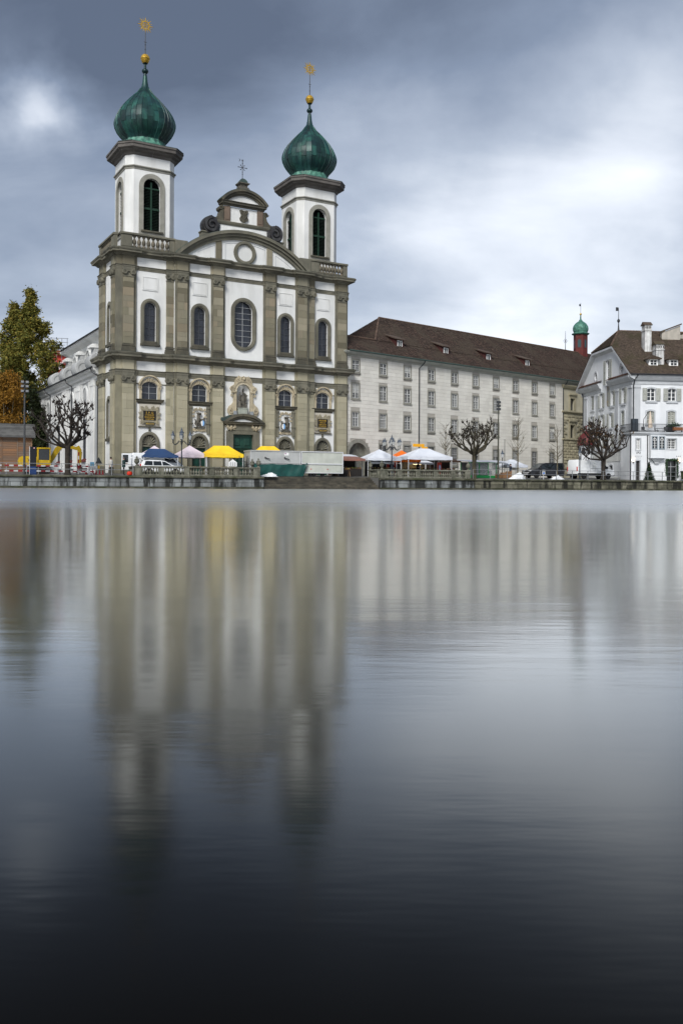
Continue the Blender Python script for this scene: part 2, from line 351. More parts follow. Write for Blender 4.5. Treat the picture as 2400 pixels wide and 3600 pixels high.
def archpoly(cx, hw, z0, zs, n=12, k=1.0):
    # rectangle with a (semi-elliptic) arched top: springing zs, rise hw*k
    return [(cx - hw, z0), (cx + hw, z0)] + [(cx + hw * math.cos(PI * i / n), zs + hw * k * math.sin(PI * i / n)) for i in range(n + 1)]
def stadium(cx, hw, z0, z1, n=14):
    a = [(cx + hw * math.cos(PI * i / n), z1 - hw + hw * math.sin(PI * i / n)) for i in range(n + 1)]
    b = [(cx - hw * math.cos(PI * i / n), z0 + hw - hw * math.sin(PI * i / n)) for i in range(n + 1)]
    return a + b
def oval(cx, cz, hw, hh, n=24): return [(cx + hw * math.cos(2 * PI * i / n), cz + hh * math.sin(2 * PI * i / n)) for i in range(n)]
def tiles(A, B, C, D, w, h, lift=0.05, jit=0.02, skip=None):
    # roof slope: eaves A->B, ridge D->C ; overlapping tiles, each with its own edges
    A, B, C, D = map(Vector, (A, B, C, D)); mb = MB()
    nr = max(1, int(round(((D - A).length + (C - B).length) / 2 / h)))
    nrm = (B - A).cross(D - A).normalized()
    if nrm.z < 0: nrm = -nrm
    for r in range(nr):
        t0, t1 = r / nr, min(1.0, (r + 1.18) / nr)
        L0, R0 = A.lerp(D, t0), B.lerp(C, t0); L1, R1 = A.lerp(D, t1), B.lerp(C, t1)
        wd = (R0 - L0).length
        nc = max(1, int(round(wd / w)))
        off = 0.5 / nc if r % 2 else 0.0
        ks = [0.0] + [min(1, i / nc + off) for i in range(0 if off else 1, nc)] + [1.0]
        for a, b in zip(ks, ks[1:]):
            if b - a < 1e-4: continue
            g = min(0.006 / max(wd, .1), (b - a) * .1)
            up = nrm * (lift + random.uniform(0, jit)); lo = nrm * random.uniform(0.0, 0.008)
            dz = Vector((0, 0, 0)) + (L0 - L1).normalized() * random.uniform(0, jit)
            p0, p1 = L0.lerp(R0, a + g) + dz, L0.lerp(R0, b - g) + dz
            q0, q1 = L1.lerp(R1, a + g), L1.lerp(R1, b - g)
            if skip and skip((p0 + q1) / 2): continue
            mb.add([p0 + up, p1 + up, q1 + lo, q0 + lo, p0, p1], [(0, 1, 2, 3), (4, 5, 1, 0)])
    return mb
def text_on(body, size, x, y, z, m, parent, name, ext=0.01, rot=(PI / 2, 0, 0), bold=False, sx=1.0):
    cu = bpy.data.curves.new(name, 'FONT'); cu.body = body; cu.size = size; cu.align_x = 'CENTER'; cu.align_y = 'CENTER'; cu.extrude = ext; cu.resolution_u = 2
    if bold: cu.offset = size * 0.012
    o = bpy.data.objects.new(name, cu); COL.objects.link(o)
    dg = bpy.context.evaluated_depsgraph_get(); dg.update()
    me = bpy.data.meshes.new_from_object(o.evaluated_get(dg)); bpy.data.objects.remove(o)
    me.materials.clear(); me.materials.append(m)
    return put(me, name, parent, (x, y, z), rot=rot, scl=(sx, 1, 1))
# ================================================================== water, ground, quay
QR = R(22.2144)
Q0 = Vector((-30.93, 80.0, 0.0))
def qw(q, b, z=0.0):
    return (Q0.x + math.cos(QR) * q - math.sin(QR) * b, Q0.y + math.sin(QR) * q + math.cos(QR) * b, z)
def gz(b): return 1.2 + 0.038 * min(max(b, 0), 10.5)

def water_mat():
    # smooth river under a long exposure: fresnel mirror over black depth, ruffled out in the current
    m = bpy.data.materials.new('calm_river_water'); m.use_nodes = True
    nt = m.node_tree; N = nt.nodes; L = nt.links; N.clear()
    out = N.new('ShaderNodeOutputMaterial'); mix = N.new('ShaderNodeMixShader'); dif = N.new('ShaderNodeBsdfDiffuse'); glo = N.new('ShaderNodeBsdfAnisotropic')
    dif.inputs['Color'].default_value = (0.0035, 0.003, 0.0022, 1); glo.inputs['Color'].default_value = (0.96, 0.97, 0.95, 1)
    fr = N.new('ShaderNodeFresnel'); fr.inputs['IOR'].default_value = 1.33
    mr0 = N.new('ShaderNodeMapRange'); mr0.inputs[1].default_value = 0.04; mr0.inputs[2].default_value = 0.41; mr0.inputs[3].default_value = 0.0; mr0.inputs[4].default_value = 1.0
    pw = N.new('ShaderNodeMath'); pw.operation = 'POWER'; pw.inputs[1].default_value = 1.15; ml = N.new('ShaderNodeMath'); ml.operation = 'MULTIPLY'; ml.inputs[1].default_value = 0.96
    L.new(fr.outputs[0], mr0.inputs[0]); L.new(mr0.outputs[0], pw.inputs[0]); L.new(pw.outputs[0], ml.inputs[0]); L.new(ml.outputs[0], mix.inputs[0]); L.new(dif.outputs[0], mix.inputs[1]); L.new(glo.outputs[0], mix.inputs[2]); L.new(mix.outputs[0], out.inputs['Surface'])
    geo = N.new('ShaderNodeNewGeometry')
    def noise(sx, sy, sc, det, rg):
        mp = N.new('ShaderNodeMapping'); mp.inputs['Scale'].default_value = (sx, sy, 1); L.new(geo.outputs['Position'], mp.inputs[0])
        n = N.new('ShaderNodeTexNoise'); n.inputs['Scale'].default_value = sc; n.inputs['Detail'].default_value = det; n.inputs['Roughness'].default_value = rg; L.new(mp.outputs[0], n.inputs['Vector']); return n.outputs['Fac']
    def mathn(op, a, b):
        n = N.new('ShaderNodeMath'); n.operation = op
        for i, v in enumerate((a, b)):
            if isinstance(v, float): n.inputs[i].default_value = v
            else: L.new(v, n.inputs[i])
        return n.outputs[0]
    sp = N.new('ShaderNodeSeparateXYZ'); L.new(geo.outputs['Position'], sp.inputs[0])
    far = N.new('ShaderNodeMapRange'); far.interpolation_type = 'SMOOTHSTEP'; far.inputs[1].default_value = 9.0; far.inputs[2].default_value = 26.0; L.new(mathn('ADD', sp.outputs[1], mathn('MULTIPLY', noise(.05, .2, 1.0, 3, .5), 8.0)), far.inputs[0])
    rr = mathn('ADD', mathn('MULTIPLY', noise(.12, .8, .6, 6, .6), 0.09), 0.09)
    rr = mathn('ADD', rr, mathn('MULTIPLY', far.outputs[0], 0.16))
    L.new(rr, glo.inputs['Roughness'])
    bp = N.new('ShaderNodeBump'); bp.inputs['Strength'].default_value = 0.4; bp.inputs['Distance'].default_value = 0.007
    L.new(noise(.4, 1.7, 1.0, 6, .62), bp.inputs['Height']); L.new(bp.outputs[0], glo.inputs['Normal'])
    return m
wm = MB()
wm.add([(-2500, -2500, 0), (2500, -2500, 0), (2500, 2500, 0), (-2500, 2500, 0)], [(0, 1, 2, 3)])
struct(wm.build('water', water_mat()))

gm = MB()
qs = [-1500, 24.9, 37.7, 1500]; bs = [0.05, 2.4, 10.5, 60, 2500]
for i in range(3):
    for j in range(4):
        if i == 1 and j == 0: continue
        gm.add([qw(qs[i], bs[j], gz(bs[j])), qw(qs[i + 1], bs[j], gz(bs[j])), qw(qs[i + 1], bs[j + 1], gz(bs[j + 1])), qw(qs[i], bs[j + 1], gz(bs[j + 1]))], [(0, 1, 2, 3)])
for a in (1, 2):   # sides of the stair well
    gm.add([qw(qs[a], 0.05, -1), qw(qs[a], 2.4, -1), qw(qs[a], 2.4, gz(2.4)), qw(qs[a], 0.05, gz(0.05))], [(0, 1, 2, 3)])
struct(gm.build('ground', pave_m))

def quay(name, q0, q1, m, label, front=0.0):
    t = thing(name, label, 'quay wall', qw(q0, front), QR)
    L = q1 - q0
    MB().box(0, L, 0.10, 0.9, -1.2, 1.0).build('core', mat('dark_joint', (0.03, 0.03, 0.027), rough=0.95), t)
    k = 0
    for r, (z0, z1) in enumerate(((-0.9, 0.16), (0.18, 0.58), (0.60, 1.0))):
        x = 0.0
        while x < L - 0.01:
            w = random.uniform(0.8, 1.7) if r else random.uniform(1.6, 2.6)
            e = min(L, x + w)
            if L - e < 0.4: e = L
            d = random.uniform(-0.012, 0.012) - (0.10 if r == 0 else 0)
            MB().bbox(x + 0.008, e - 0.008, d, 0.3, z0, z1, 0.02).build('stone_block', m if r else cap_m, t)
            x = e
    x = 0.0
    while x < L - 0.01:
        e = min(L, x + random.uniform(1.8, 2.6))
        if L - e < 0.5: e = L
        mb = MB(); mb.prism([(-0.13, 1.03), (-0.16, 1.10), (-0.13, 1.19), (-0.06, 1.225 + random.uniform(0, .008)), (0.72, 1.228), (0.72, 1.0), (-0.06, 1.0)], x + 0.006, e - 0.006, 'x')
        mb.build('coping_stone', cap_m, t)
        x = e
    return t
quay('quay_wall', -8.0, 11.5, quay_m, 'long dark grey stone river wall under the excavator and bare tree')
quay('quay_wall', 11.5, 24.85, quay_m, 'grey stone terrace wall under the left balustrade', -0.25)
quay('quay_wall', 37.75, 49.3, quay_m, 'grey stone terrace wall under the right balustrade', -0.25)
quay('quay_wall', 49.3, 84.0, quay_r, 'mossy stained river wall below the vans and bar')

st = thing('river_steps', 'wide wet stone steps leading from the market down into the river', 'steps', qw(24.9, 0), QR)
for i in range(7):
    z1 = 1.28 - i * 0.20; y0 = 2.1 - i * 0.42
    MB().bbox(0.0, 12.8, y0, y0 + 1.3, z1 - 0.34, z1, 0.02).build('step', step_m, st)

# ------------------------------------------------------------------ balustrades
def baluster_mesh():
    p = [(0.115, 0.0), (0.115, 0.05), (0.075, 0.07), (0.06, 0.10), (0.10, 0.16), (0.125, 0.24), (0.105, 0.31), (0.05, 0.43), (0.045, 0.48), (0.075, 0.52), (0.075, 0.55), (0.11, 0.57), (0.11, 0.62)]
    return MB().lathe(p, 8).mesh('baluster', balu_m, True)
BAL = baluster_mesh()
def urn_mesh():
    p = [(0.17, 0.0), (0.17, 0.05), (0.10, 0.09), (0.07, 0.15), (0.10, 0.19), (0.20, 0.27), (0.245, 0.38), (0.255, 0.50), (0.215, 0.53), (0.215, 0.58), (0.25, 0.60), (0.17, 0.68), (0.09, 0.73), (0.06, 0.77), (0.085, 0.82), (0.075, 0.87), (0.02, 0.95)]
    return MB().lathe(p, 12).mesh('urn', balu_m, True)
URN = urn_mesh()
def balustrade(name, label, q0, q1, nbay, qend, loc_b=0.42):
    t = thing(name, label, 'balustrade', qw(q0, loc_b - 0.25, 1.228), QR)
    L = q1 - q0
    def run(x0, y0, x1, y1, nb, wp=0.55):
        d = Vector((x1 - x0, y1 - y0)); ln = d.length; a = math.atan2(d.y, d.x); d /= ln
        def place(mb, nm, s, m=balu_m): mb.build(nm, m, t, loc=(x0 + d.x * s, y0 + d.y * s, 0), rz=a)
        place(MB().bbox(0, ln, -0.17, 0.17, 0, 0.13, .02), 'plinth', 0)
        place(MB().bbox(-0.02, ln + 0.02, -0.18, 0.18, 0.78, 0.94, .03), 'handrail', 0)
        seg = ln / nb
        for i in range(nb + 1):
            w = wp if 0 < i < nb else wp * 1.3
            s = min(max(i * seg - w / 2, 0.0), ln - w)
            place(MB().bbox(0, w, -0.15, 0.15, 0.133, 0.777, .02), 'pedestal', s)
        for i in range(nb):
            a0 = i * seg + wp * (0.5 if i else 1.3) + 0.02; a1 = (i + 1) * seg - wp * (0.5 if i < nb - 1 else 1.3) - 0.02
            k = max(3, int((a1 - a0) / 0.26))
            for j in range(k):
                s = a0 + (j + 0.5) * (a1 - a0) / k
                put(BAL, 'baluster', t, (x0 + d.x * s, y0 + d.y * s, 0.145), random.uniform(0, 1))
    run(0, 0, L, 0, nbay)
    if 'l' in qend: run(0, 3.0, 0, 0.36, 1, 0.3)
    if 'r' in qend: run(L, 0.36, L, 3.0, 1, 0.3)
    return t
balustrade('stone_balustrade', 'grey stone balustrade with urns in front of the estate car', 12.1, 24.55, 5, 'lr')
balustrade('stone_balustrade', 'grey stone balustrade with urns below the white market canopies', 38.0, 49.0, 5, 'l')
for (q, b, lab) in ((12.25, 0.2, 'stone urn on the balustrade corner beside the white estate car'), (24.4, 0.2, 'stone urn on the balustrade corner in front of the market trailer'), (24.55, 2.9, 'stone urn behind the corner urn, beside the metal racks'), (38.15, 0.2, 'stone urn on the front corner of the right balustrade by the white canopy'), (38.0, 2.9, 'stone urn at the back of the short balustrade by the steps'), (48.75, 0.2, 'stone urn on the balustrade end beside the green framed stall')):
    tag(put(URN, 'stone_urn', None, qw(q, b, 2.17), 0.3), lab, 'urn', 'urns on the balustrades')

# ------------------------------------------------------------------ railings
def railing(name, label, q0, q1, step, top=1.05):
    t = thing(name, label, 'railing', qw(q0, 0.25, 1.228), QR); L = q1 - q0
    for z in (top, top * 0.52): MB().tube([(0, 0, z), (L, 0, z)], 0.028, 6).build('rail', steel, t)
    n = int(L / step)
    me = MB().box(-0.03, 0.03, -0.03, 0.03, 0, top - 0.02).mesh('post', steel)
    for i in range(n + 1): put(me, 'post', t, (i * L / n, 0, 0))
    return t
railing('steel_railing', 'thin grey steel railing in front of the excavator and barriers', -6.0, 7.8, 2.5)
railing('steel_railing', 'thin dark steel railing by the two standing people', 7.9, 11.9, 2.0)
railing('steel_railing', 'long grey steel railing in front of the vans and the bar', 49.4, 83.0, 2.2)
# ================================================================== church
CH = thing('baroque_church', 'white twin-towered baroque church with green onion domes and sandstone pilasters', 'church', (-23.415, 92.0, 0.0), R(29.434))
YC = -0.35                                   # the middle three bays stand forward
SP0, SP1 = 6.0, 22.2
# bays: centre, wall plane
BAYS = {'A': (3.45, 0.0), 'B': (8.86, YC), 'C': (14.0, YC), 'D': (19.2, YC), 'E': (24.25, 0.0)}
PIL = [(0.45, 1.68, -0.15, 2.0, 0.0), (6.24, 7.44, 6.0, 7.68, YC), (10.34, 11.54, 10.1, 11.8, YC), (16.6, 17.8, 16.34, 18.06, YC), (20.66, 21.9, 20.4, 22.2, YC), (26.1, 27.35, 25.8, 27.58, 0.0)]
HALF = [(5.2, 6.0, 0.0), (22.2, 23.05, 0.0)]
SPIL = [(0.5, 1.55), (4.65, 6.5)]            # on the left flank (depth y)
def plan(pp, bk=0.14):
    p = [(0.0, 7.2), (0.0, SPIL[1][1] + .1), (-bk, SPIL[1][1] + .1), (-pp, SPIL[1][1] + .1)]
    p = [(-0.01, 7.2), (-0.01, 6.75), (-pp, 6.75), (-pp, SPIL[1][0]), (0, SPIL[1][0]), (0, 1.85), (-bk, 1.85), (-bk, SPIL[0][1]), (-pp, SPIL[0][1]), (-pp, SPIL[0][0]), (-bk, SPIL[0][0]), (-bk, -bk)]
    for i, (s0, s1, b0, b1, y) in enumerate(PIL):
        if i == 1: p += [(HALF[0][0], 0), (HALF[0][0], -pp * .8), (SP0, -pp * .8), (SP0, YC - bk)]
        q = [(b0, y), (b0, y - bk), (s0, y - bk), (s0, y - pp), (s1, y - pp), (s1, y - bk), (b1, y - bk), (b1, y)]
        if i == 0: q = q[2:]
        if i == 1: q = q[2:]
        if i == 4: q = q[:-1]
        if i == 5: q = q[:-1]
        p += q
        if i == 4: p += [(SP1, -pp * .8), (HALF[1][1], -pp * .8), (HALF[1][1], 0)]
    p += [(27.58, 5.0)]
    return p
# --- walls with openings
def lo_win(c): return archpoly(c, 0.86, 9.42, 10.75, 12, 0.62)
def up_win(c): return archpoly(c, 0.66, 15.6, 19.08, 14)
def shell_arch(c): return archpoly(c, 0.82, 1.2, 4.72, 14, 1.2)
holesA = lambda c: [lo_win(c), up_win(c), shell_arch(c)]
wall = MB()
wall.panel(rect(0, SP0, 0.8, 25.0), holesA(BAYS['A'][0]), 0.0, 0.45)
cC = BAYS['C'][0]
wall.panel(rect(SP0, SP1, 0.8, 25.0), holesA(BAYS['B'][0]) + holesA(BAYS['D'][0]) + [stadium(cC, 1.12, 15.72, 20.88), archpoly(cC, 0.86, 8.2, 10.78, 14), rect(cC - 1.22, cC + 1.22, 1.2, 6.02)], YC, 0.5)
wall.panel(rect(SP1, 27.58, 0.8, 25.0), holesA(BAYS['E'][0]), 0.0, 0.45)
for s in (SP0, SP1): wall.add([(s, YC, .8), (s, 0, .8), (s, 0, 25), (s, YC, 25)], [(0, 1, 2, 3)])
wall.build('front_wall', plaster, CH)
# left flank wall and core
fl = MB(); fl.panel(rect(0, 7.2, 0.8, 25.0), [archpoly(2.95, 0.52, 5.5, 9.0, 12), archpoly(2.95, 0.52, 15.6, 19.1, 12)], 0.0, 0.4)
fl.v = [(y, x, z) for x, y, z in fl.v]
fl.build('flank_wall', plaster, CH)
MB().box(0.6, 27.2, 0.9, 7.0, 0.8, 24.9).build('inner_core', black, CH)
MB().box(27.3, 27.57, 0.2, 7.2, 0.8, 25.0).build('flank_wall', plaster, CH)
MB().box(0.01, 27.56, 7.0, 7.3, 0.8, 25.0).build('rear_wall', plaster, CH)
MB().box(-0.05, 27.62, -0.3, 7.25, 24.85, 25.02).build('roof_slab', lead, CH)
# --- backing strips, shafts with ashlar blocks, bases, capitals
def shaft_blocks(pr, s0, s1, y, z0, z1, m, name='stone_block', side=False, lo=0.45, hi=0.95):
    z = z0
    while z < z1 - 0.01:
        h = random.uniform(lo, hi); e = min(z1, z + h)
        if z1 - e < 0.35: e = z1
        cuts = [s0, s1] if random.random() < 0.72 else [s0, s0 + (s1 - s0) * random.choice((0.35, 0.5, 0.65)), s1]
        for a, b in zip(cuts, cuts[1:]):
            d = y - random.uniform(0.0, 0.008)
            mb = MB().bbox(a + 0.004, b - 0.004, d, y + 0.26, z + 0.004, e - 0.004, 0.012)
            if side: mb.v = [(yy, xx, zz) for xx, yy, zz in mb.v]
            mb.build(name, m, pr)
        z = e
def volute_cap(pr, s0, s1, y, z, hgt, side=False, m=sand):
    mb = MB(); w = s1 - s0; r = 0.30
    mb.box(s0 - 0.05, s1 + 0.05, y - 0.06, y + 0.2, z, z + 0.09)                       # astragal
    mb.box(s0 + 0.02, s1 - 0.02, y - 0.03, y + 0.2, z + 0.09, z + hgt - 0.12)
    mb.box(s0 - 0.08, s1 + 0.08, y - 0.12, y + 0.2, z + hgt - 0.12, z + hgt)           # abacus
    mb.box(s0 + 0.1, s1 - 0.1, y - 0.10, y + 0.2, z + hgt - 0.34, z + hgt - 0.12)      # echinus
    for c, dr in ((s0 + 0.13, 1), (s1 - 0.13, -1)):
        mb.lathe([(r * 0.98, -0.0), (r * 0.98, 0.16), (r * 0.9, 0.19)], 16)
        n = 3 * 16
        o = len(mb.v) - n
        for k in range(o, len(mb.v)):
            x, yy, zz = mb.v[k]; mb.v[k] = (c + x, y + 0.02 - zz, z + hgt - 0.36 + yy)
        mb.scroll(c, z + hgt - 0.36, r * 0.86, 1.6, y - 0.24, y - 0.10, 0.10, dr, PI / 2)
    for k in range(5):
        x = s0 + 0.42 + k * (w - 0.84) / 4
        mb.sphere((x, y - 0.10, z + hgt - 0.26), 0.07, 6, 4)
    if side: mb.v = [(yy, xx, zz) for xx, yy, zz in mb.v]
    return mb.build('capital', m, pr)
def att_base(pr, s0, s1, y, z0, z1, m=sand_d, side=False):
    mb = MB(); h = z1 - z0
    for a, b, o in ((0, .42, .16), (.42, .62, .12), (.62, .72, .05), (.72, .88, .09), (.88, 1.0, .03)):
        mb.bbox(s0 - o, s1 + o, y - o, y + 0.25, z0 + a * h, z0 + b * h, 0.02)
    if side: mb.v = [(yy, xx, zz) for xx, yy, zz in mb.v]
    return mb.build('base', m, pr)
PP = 0.34
sand_bk = mat('shadowed_backing_ashlar', (0.245, 0.228, 0.162), (0.19, 0.178, 0.126), scale=.8, rough=.9, bump=.01, bscale=8, rnd=.15, streak=.35, sscale=1.1, stc=(.11, .108, .08))  # lower ashlar darkened: shade on the backing strips is put into the colour
def pilaster(s0, s1, b0, b1, y, side=False):
    for lv, (z0, zb, zc, zt, m) in enumerate(((1.1, 2.35, 11.0, 11.85, sand_lo), (14.2, 15.15, 22.12, 22.95, sand_blk))):
        k = 0.06 if lv else 0.0
        pr = part('pilaster', CH)
        sw = (s0 + k, s1 - k)
        shaft_blocks(pr, sw[0], sw[1], y - PP, zb, zc, m, side=side)
        att_base(pr, sw[0], sw[1], y - PP, z0, zb, sand_d if lv else sand, side)
        volute_cap(pr, sw[0], sw[1], y - PP, zc, zt - zc, side)
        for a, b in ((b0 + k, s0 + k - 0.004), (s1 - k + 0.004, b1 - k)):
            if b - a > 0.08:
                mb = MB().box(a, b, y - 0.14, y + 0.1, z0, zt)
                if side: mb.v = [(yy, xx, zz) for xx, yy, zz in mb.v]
                mb.build('backing_strip', sand if lv else sand_bk, pr)  # both levels take a darker stone that paints the strips' shade
for P_ in PIL: pilaster(*P_)
for s0, s1 in SPIL: pilaster(s0, s1, s0 - (0.62 if s0 < 1 else 0.0), s1 + 0.28, 0.0, True)
for s0, s1, y in HALF:
    for lv, (z0, zb, zc, zt, m) in enumerate(((1.1, 2.35, 11.0, 11.85, sand_lo), (14.2, 15.15, 22.12, 22.95, sand_blk))):
        pr = part('half_pilaster', CH)
        shaft_blocks(pr, s0, s1, y - PP * .8, zb, zc, m)
        att_base(pr, s0, s1, y - PP * .8, z0, zb, sand_d if lv else sand)
        volute_cap(pr, s0, s1, y - PP * .8, zc, zt - zc)
# --- entablatures following the breaks
pl = plan(PP)
bay_pl = pl
def entab(z, hs, name, m1, mf, mc, outc):
    # hs: architrave, frieze, cornice tops
    a, f, c = hs
    MB().course(pl, [(0, z), (0.03, z), (0.03, z + (a - z) * .45), (0.06, z + (a - z) * .47), (0.06, z + (a - z) * .82), (0.13, a - 0.04), (0.13, a), (0, a)]).build('architrave', m1, CH)
    # frieze: stone over pilasters, white between
    for i, (s0, s1, b0, b1, y) in enumerate(PIL):
        MB().box(s0, s1, y - PP + 0.01, y + 0.1, a + .002, f - .002).box(b0, b1, y - 0.13, y + 0.1, a + .003, f - .003).build('frieze_block', mf, CH)
    for s0, s1, y in HALF: MB().box(s0, s1, y - PP * .8 + 0.01, y + 0.1, a + .002, f - .002).build('frieze_block', mf, CH)
    for s0, s1 in SPIL: MB().box(-PP + 0.01, 0.1, s0, s1, a + .002, f - .002).build('frieze_block', mf, CH)
    h = c - f
    MB().course(pl, [(0, f), (0.10, f), (0.14, f + h * .12), (0.24, f + h * .22), (0.26, f + h * .34), (outc * .82, f + h * .40), (outc * .84, f + h * .66), (outc * .92, f + h * .74), (outc, f + h * .92), (outc, c), (0, c + 0.06)]).build('cornice', mc, CH)
entab(11.85, (12.45, 13.42, 14.2), 'lower', sand, sand_lo, sand, 0.72)
entab(22.95, (23.4, 24.35, 25.0), 'upper', sand, sand_blk, sand, 0.72)
# copper flashing on the cornices
for z in (14.2, 25.0):
    MB().course(pl, [(0.0, z + 0.075), (0.66, z + 0.022), (0.66, z + 0.034), (0.0, z + 0.087)]).build('copper_flashing', lead, CH)

# --- windows
def clip_cells(c, hw, z0, ztop_fn, nx, zs, y, par, m=glass, g=0.02):
    # each pane a small box, cut to the arch
    for i in range(nx):
        x0 = c - hw + 2 * hw * i / nx + g; x1 = c - hw + 2 * hw * (i + 1) / nx - g
        for a, b in zip(zs, zs[1:]):
            pts = [(x0, a + g), (x1, a + g)]
            K = 5
            top = []
            for k in range(K + 1):
                x = x1 + (x0 - x1) * k / K
                zt = min(b - g, ztop_fn(x) - g)
                top.append((x, zt))
            if max(t[1] for t in top) < a + 0.1: continue
            top = [(x, max(zt, a + g + 0.01)) for x, zt in top]
            flat = all(abs(t[1] - (b - g)) < 1e-5 for t in top)
            poly = pts + ([top[0], top[-1]] if flat else top)
            cxm = (x0 + x1) / 2; czm = (a + b) / 2
            mb = MB().prism([(px - cxm, pz - czm) for px, pz in poly], -0.01, 0.02)
            put(mb.mesh('pane', m), 'pane', par, (cxm, y, czm), rot=(random.uniform(-.012, .012), 0, random.uniform(-.015, .015)))
def bars(c, hw, z0, zt, nx, zs, y, par, m=bar_m, w=0.05, curve=None):
    mb = MB()
    for i in range(1, nx): mb.box(c - hw + 2 * hw * i / nx - w / 2, c - hw + 2 * hw * i / nx + w / 2, y - 0.06, y + 0.03, z0, zt)
    for z in zs[1:-1]:
        h = hw
        if curve: h = curve(z)
        mb.box(c - h, c + h, y - 0.045, y + 0.028, z - w * .4, z + w * .4)
    return mb.build('glazing_bar', m, par)
def arch_top(c, hw, zs, k=1.0):
    return lambda x: zs + hw * k * math.sqrt(max(0.0, 1 - ((x - c) / hw) ** 2))
def half_at(c, hw, zs, k=1.0):
    return lambda z: hw if z < zs else hw * math.sqrt(max(0.02, 1 - ((z - zs) / (hw * k)) ** 2))
def upper_window(c, y):
    w = part('window', CH)
    hw, z0, zs = 0.66, 15.6, 19.08
    MB().frame(archpoly(c, 1.02, 15.28, 19.08, 14), archpoly(c, 0.66, 15.58, 19.08, 14), y - 0.16, y + 0.06).frame(archpoly(c, 0.90, 15.4, 19.08, 14), archpoly(c, 0.76, 15.5, 19.08, 14), y - 0.21, y - 0.15).build('frame', sand, w)
    MB().bbox(c - 1.06, c + 1.06, y - 0.30, y + 0.05, 15.06, 15.30, .03).bbox(c - 0.74, c + 0.74, y - 0.24, y + 0.3, 15.31, 15.58, .02).build('sill', sand_d, w)
    zz = [15.6 + i * 0.70 for i in range(6)] + [19.76]
    clip_cells(c, hw, z0, arch_top(c, hw, zs), 2, zz, y + 0.30, w)
    bars(c, hw, z0, 19.72, 2, zz, y + 0.27, w, bar_d, 0.05, half_at(c, hw, zs))
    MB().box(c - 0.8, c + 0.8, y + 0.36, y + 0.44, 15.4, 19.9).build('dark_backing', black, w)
def raised_panel(c, y, z0, z1, hw):
    pn = part('wall_panel', CH)
    MB().frame(rect(c - hw, c + hw, z0, z1), rect(c - hw + .07, c + hw - .07, z0 + .07, z1 - .07), y - 0.07, y + 0.02).build('panel_moulding', plaster, pn)
    MB().bbox(c - hw + .12, c + hw - .12, y - 0.045, y + 0.02, z0 + .12, z1 - .12, .02).build('panel_field', plaster, pn)
for k in 'ABDE':
    c, y = BAYS[k]
    upper_window(c, y)
    raised_panel(c, y, 20.95, 22.4, 0.84)
# the central long oval window
w = part('window', CH)
MB().frame(stadium(cC, 1.5, 15.33, 21.27), stadium(cC, 1.10, 15.74, 20.86), YC - 0.18, YC + 0.06).frame(stadium(cC, 1.37, 15.46, 21.14), stadium(cC, 1.2, 15.63, 20.97), YC - 0.23, YC - 0.17).build('frame', sand, w)
zz = [15.74 + i * 0.64 for i in range(9)]
def zt_(x): return 20.86 - 1.1 + math.sqrt(max(0, 1.1 ** 2 - (x - cC) ** 2))
def zb_(x): return 15.74 + 1.1 - math.sqrt(max(0, 1.1 ** 2 - (x - cC) ** 2))
for i in range(2):
    for a, b in zip(zz, zz[1:]):
        x0 = cC + (i - 1) * 1.09 + 0.02; x1 = x0 + 1.05; poly = []
        for k in range(7):
            x = x0 + (x1 - x0) * k / 6; poly.append((x, max(a + .02, zb_(x) + .02)))
        for k in range(7):
            x = x1 + (x0 - x1) * k / 6; poly.append((x, min(b - .02, zt_(x) - .02)))
        lo_ = poly[:7]; hi_ = poly[7:][::-1]
        good = [(l, h) for l, h in zip(lo_, hi_) if h[1] - l[1] > 0.02]
        if len(good) < 2: continue
        poly = [g_[0] for g_ in good] + [g_[1] for g_ in good][::-1]
        mx_, mz_ = (x0 + x1) / 2, (a + b) / 2
        put(MB().prism([(px - mx_, pz - mz_) for px, pz in poly], -.01, .02).mesh('pane', glass), 'pane', w, (mx_, YC + 0.32, mz_), rot=(random.uniform(-.012, .012), 0, random.uniform(-.015, .015)))
bars(cC, 1.1, 15.74, 20.86, 2, zz, YC + 0.29, w, bar_m, 0.05, lambda z: max(0.3, math.sqrt(max(0.05, 1.21 - max(0, z - 19.76, 16.84 - z) ** 2))))
MB().box(cC - 1.3, cC + 1.3, YC + 0.38, YC + 0.46, 15.6, 21.0).build('dark_backing', black, w)

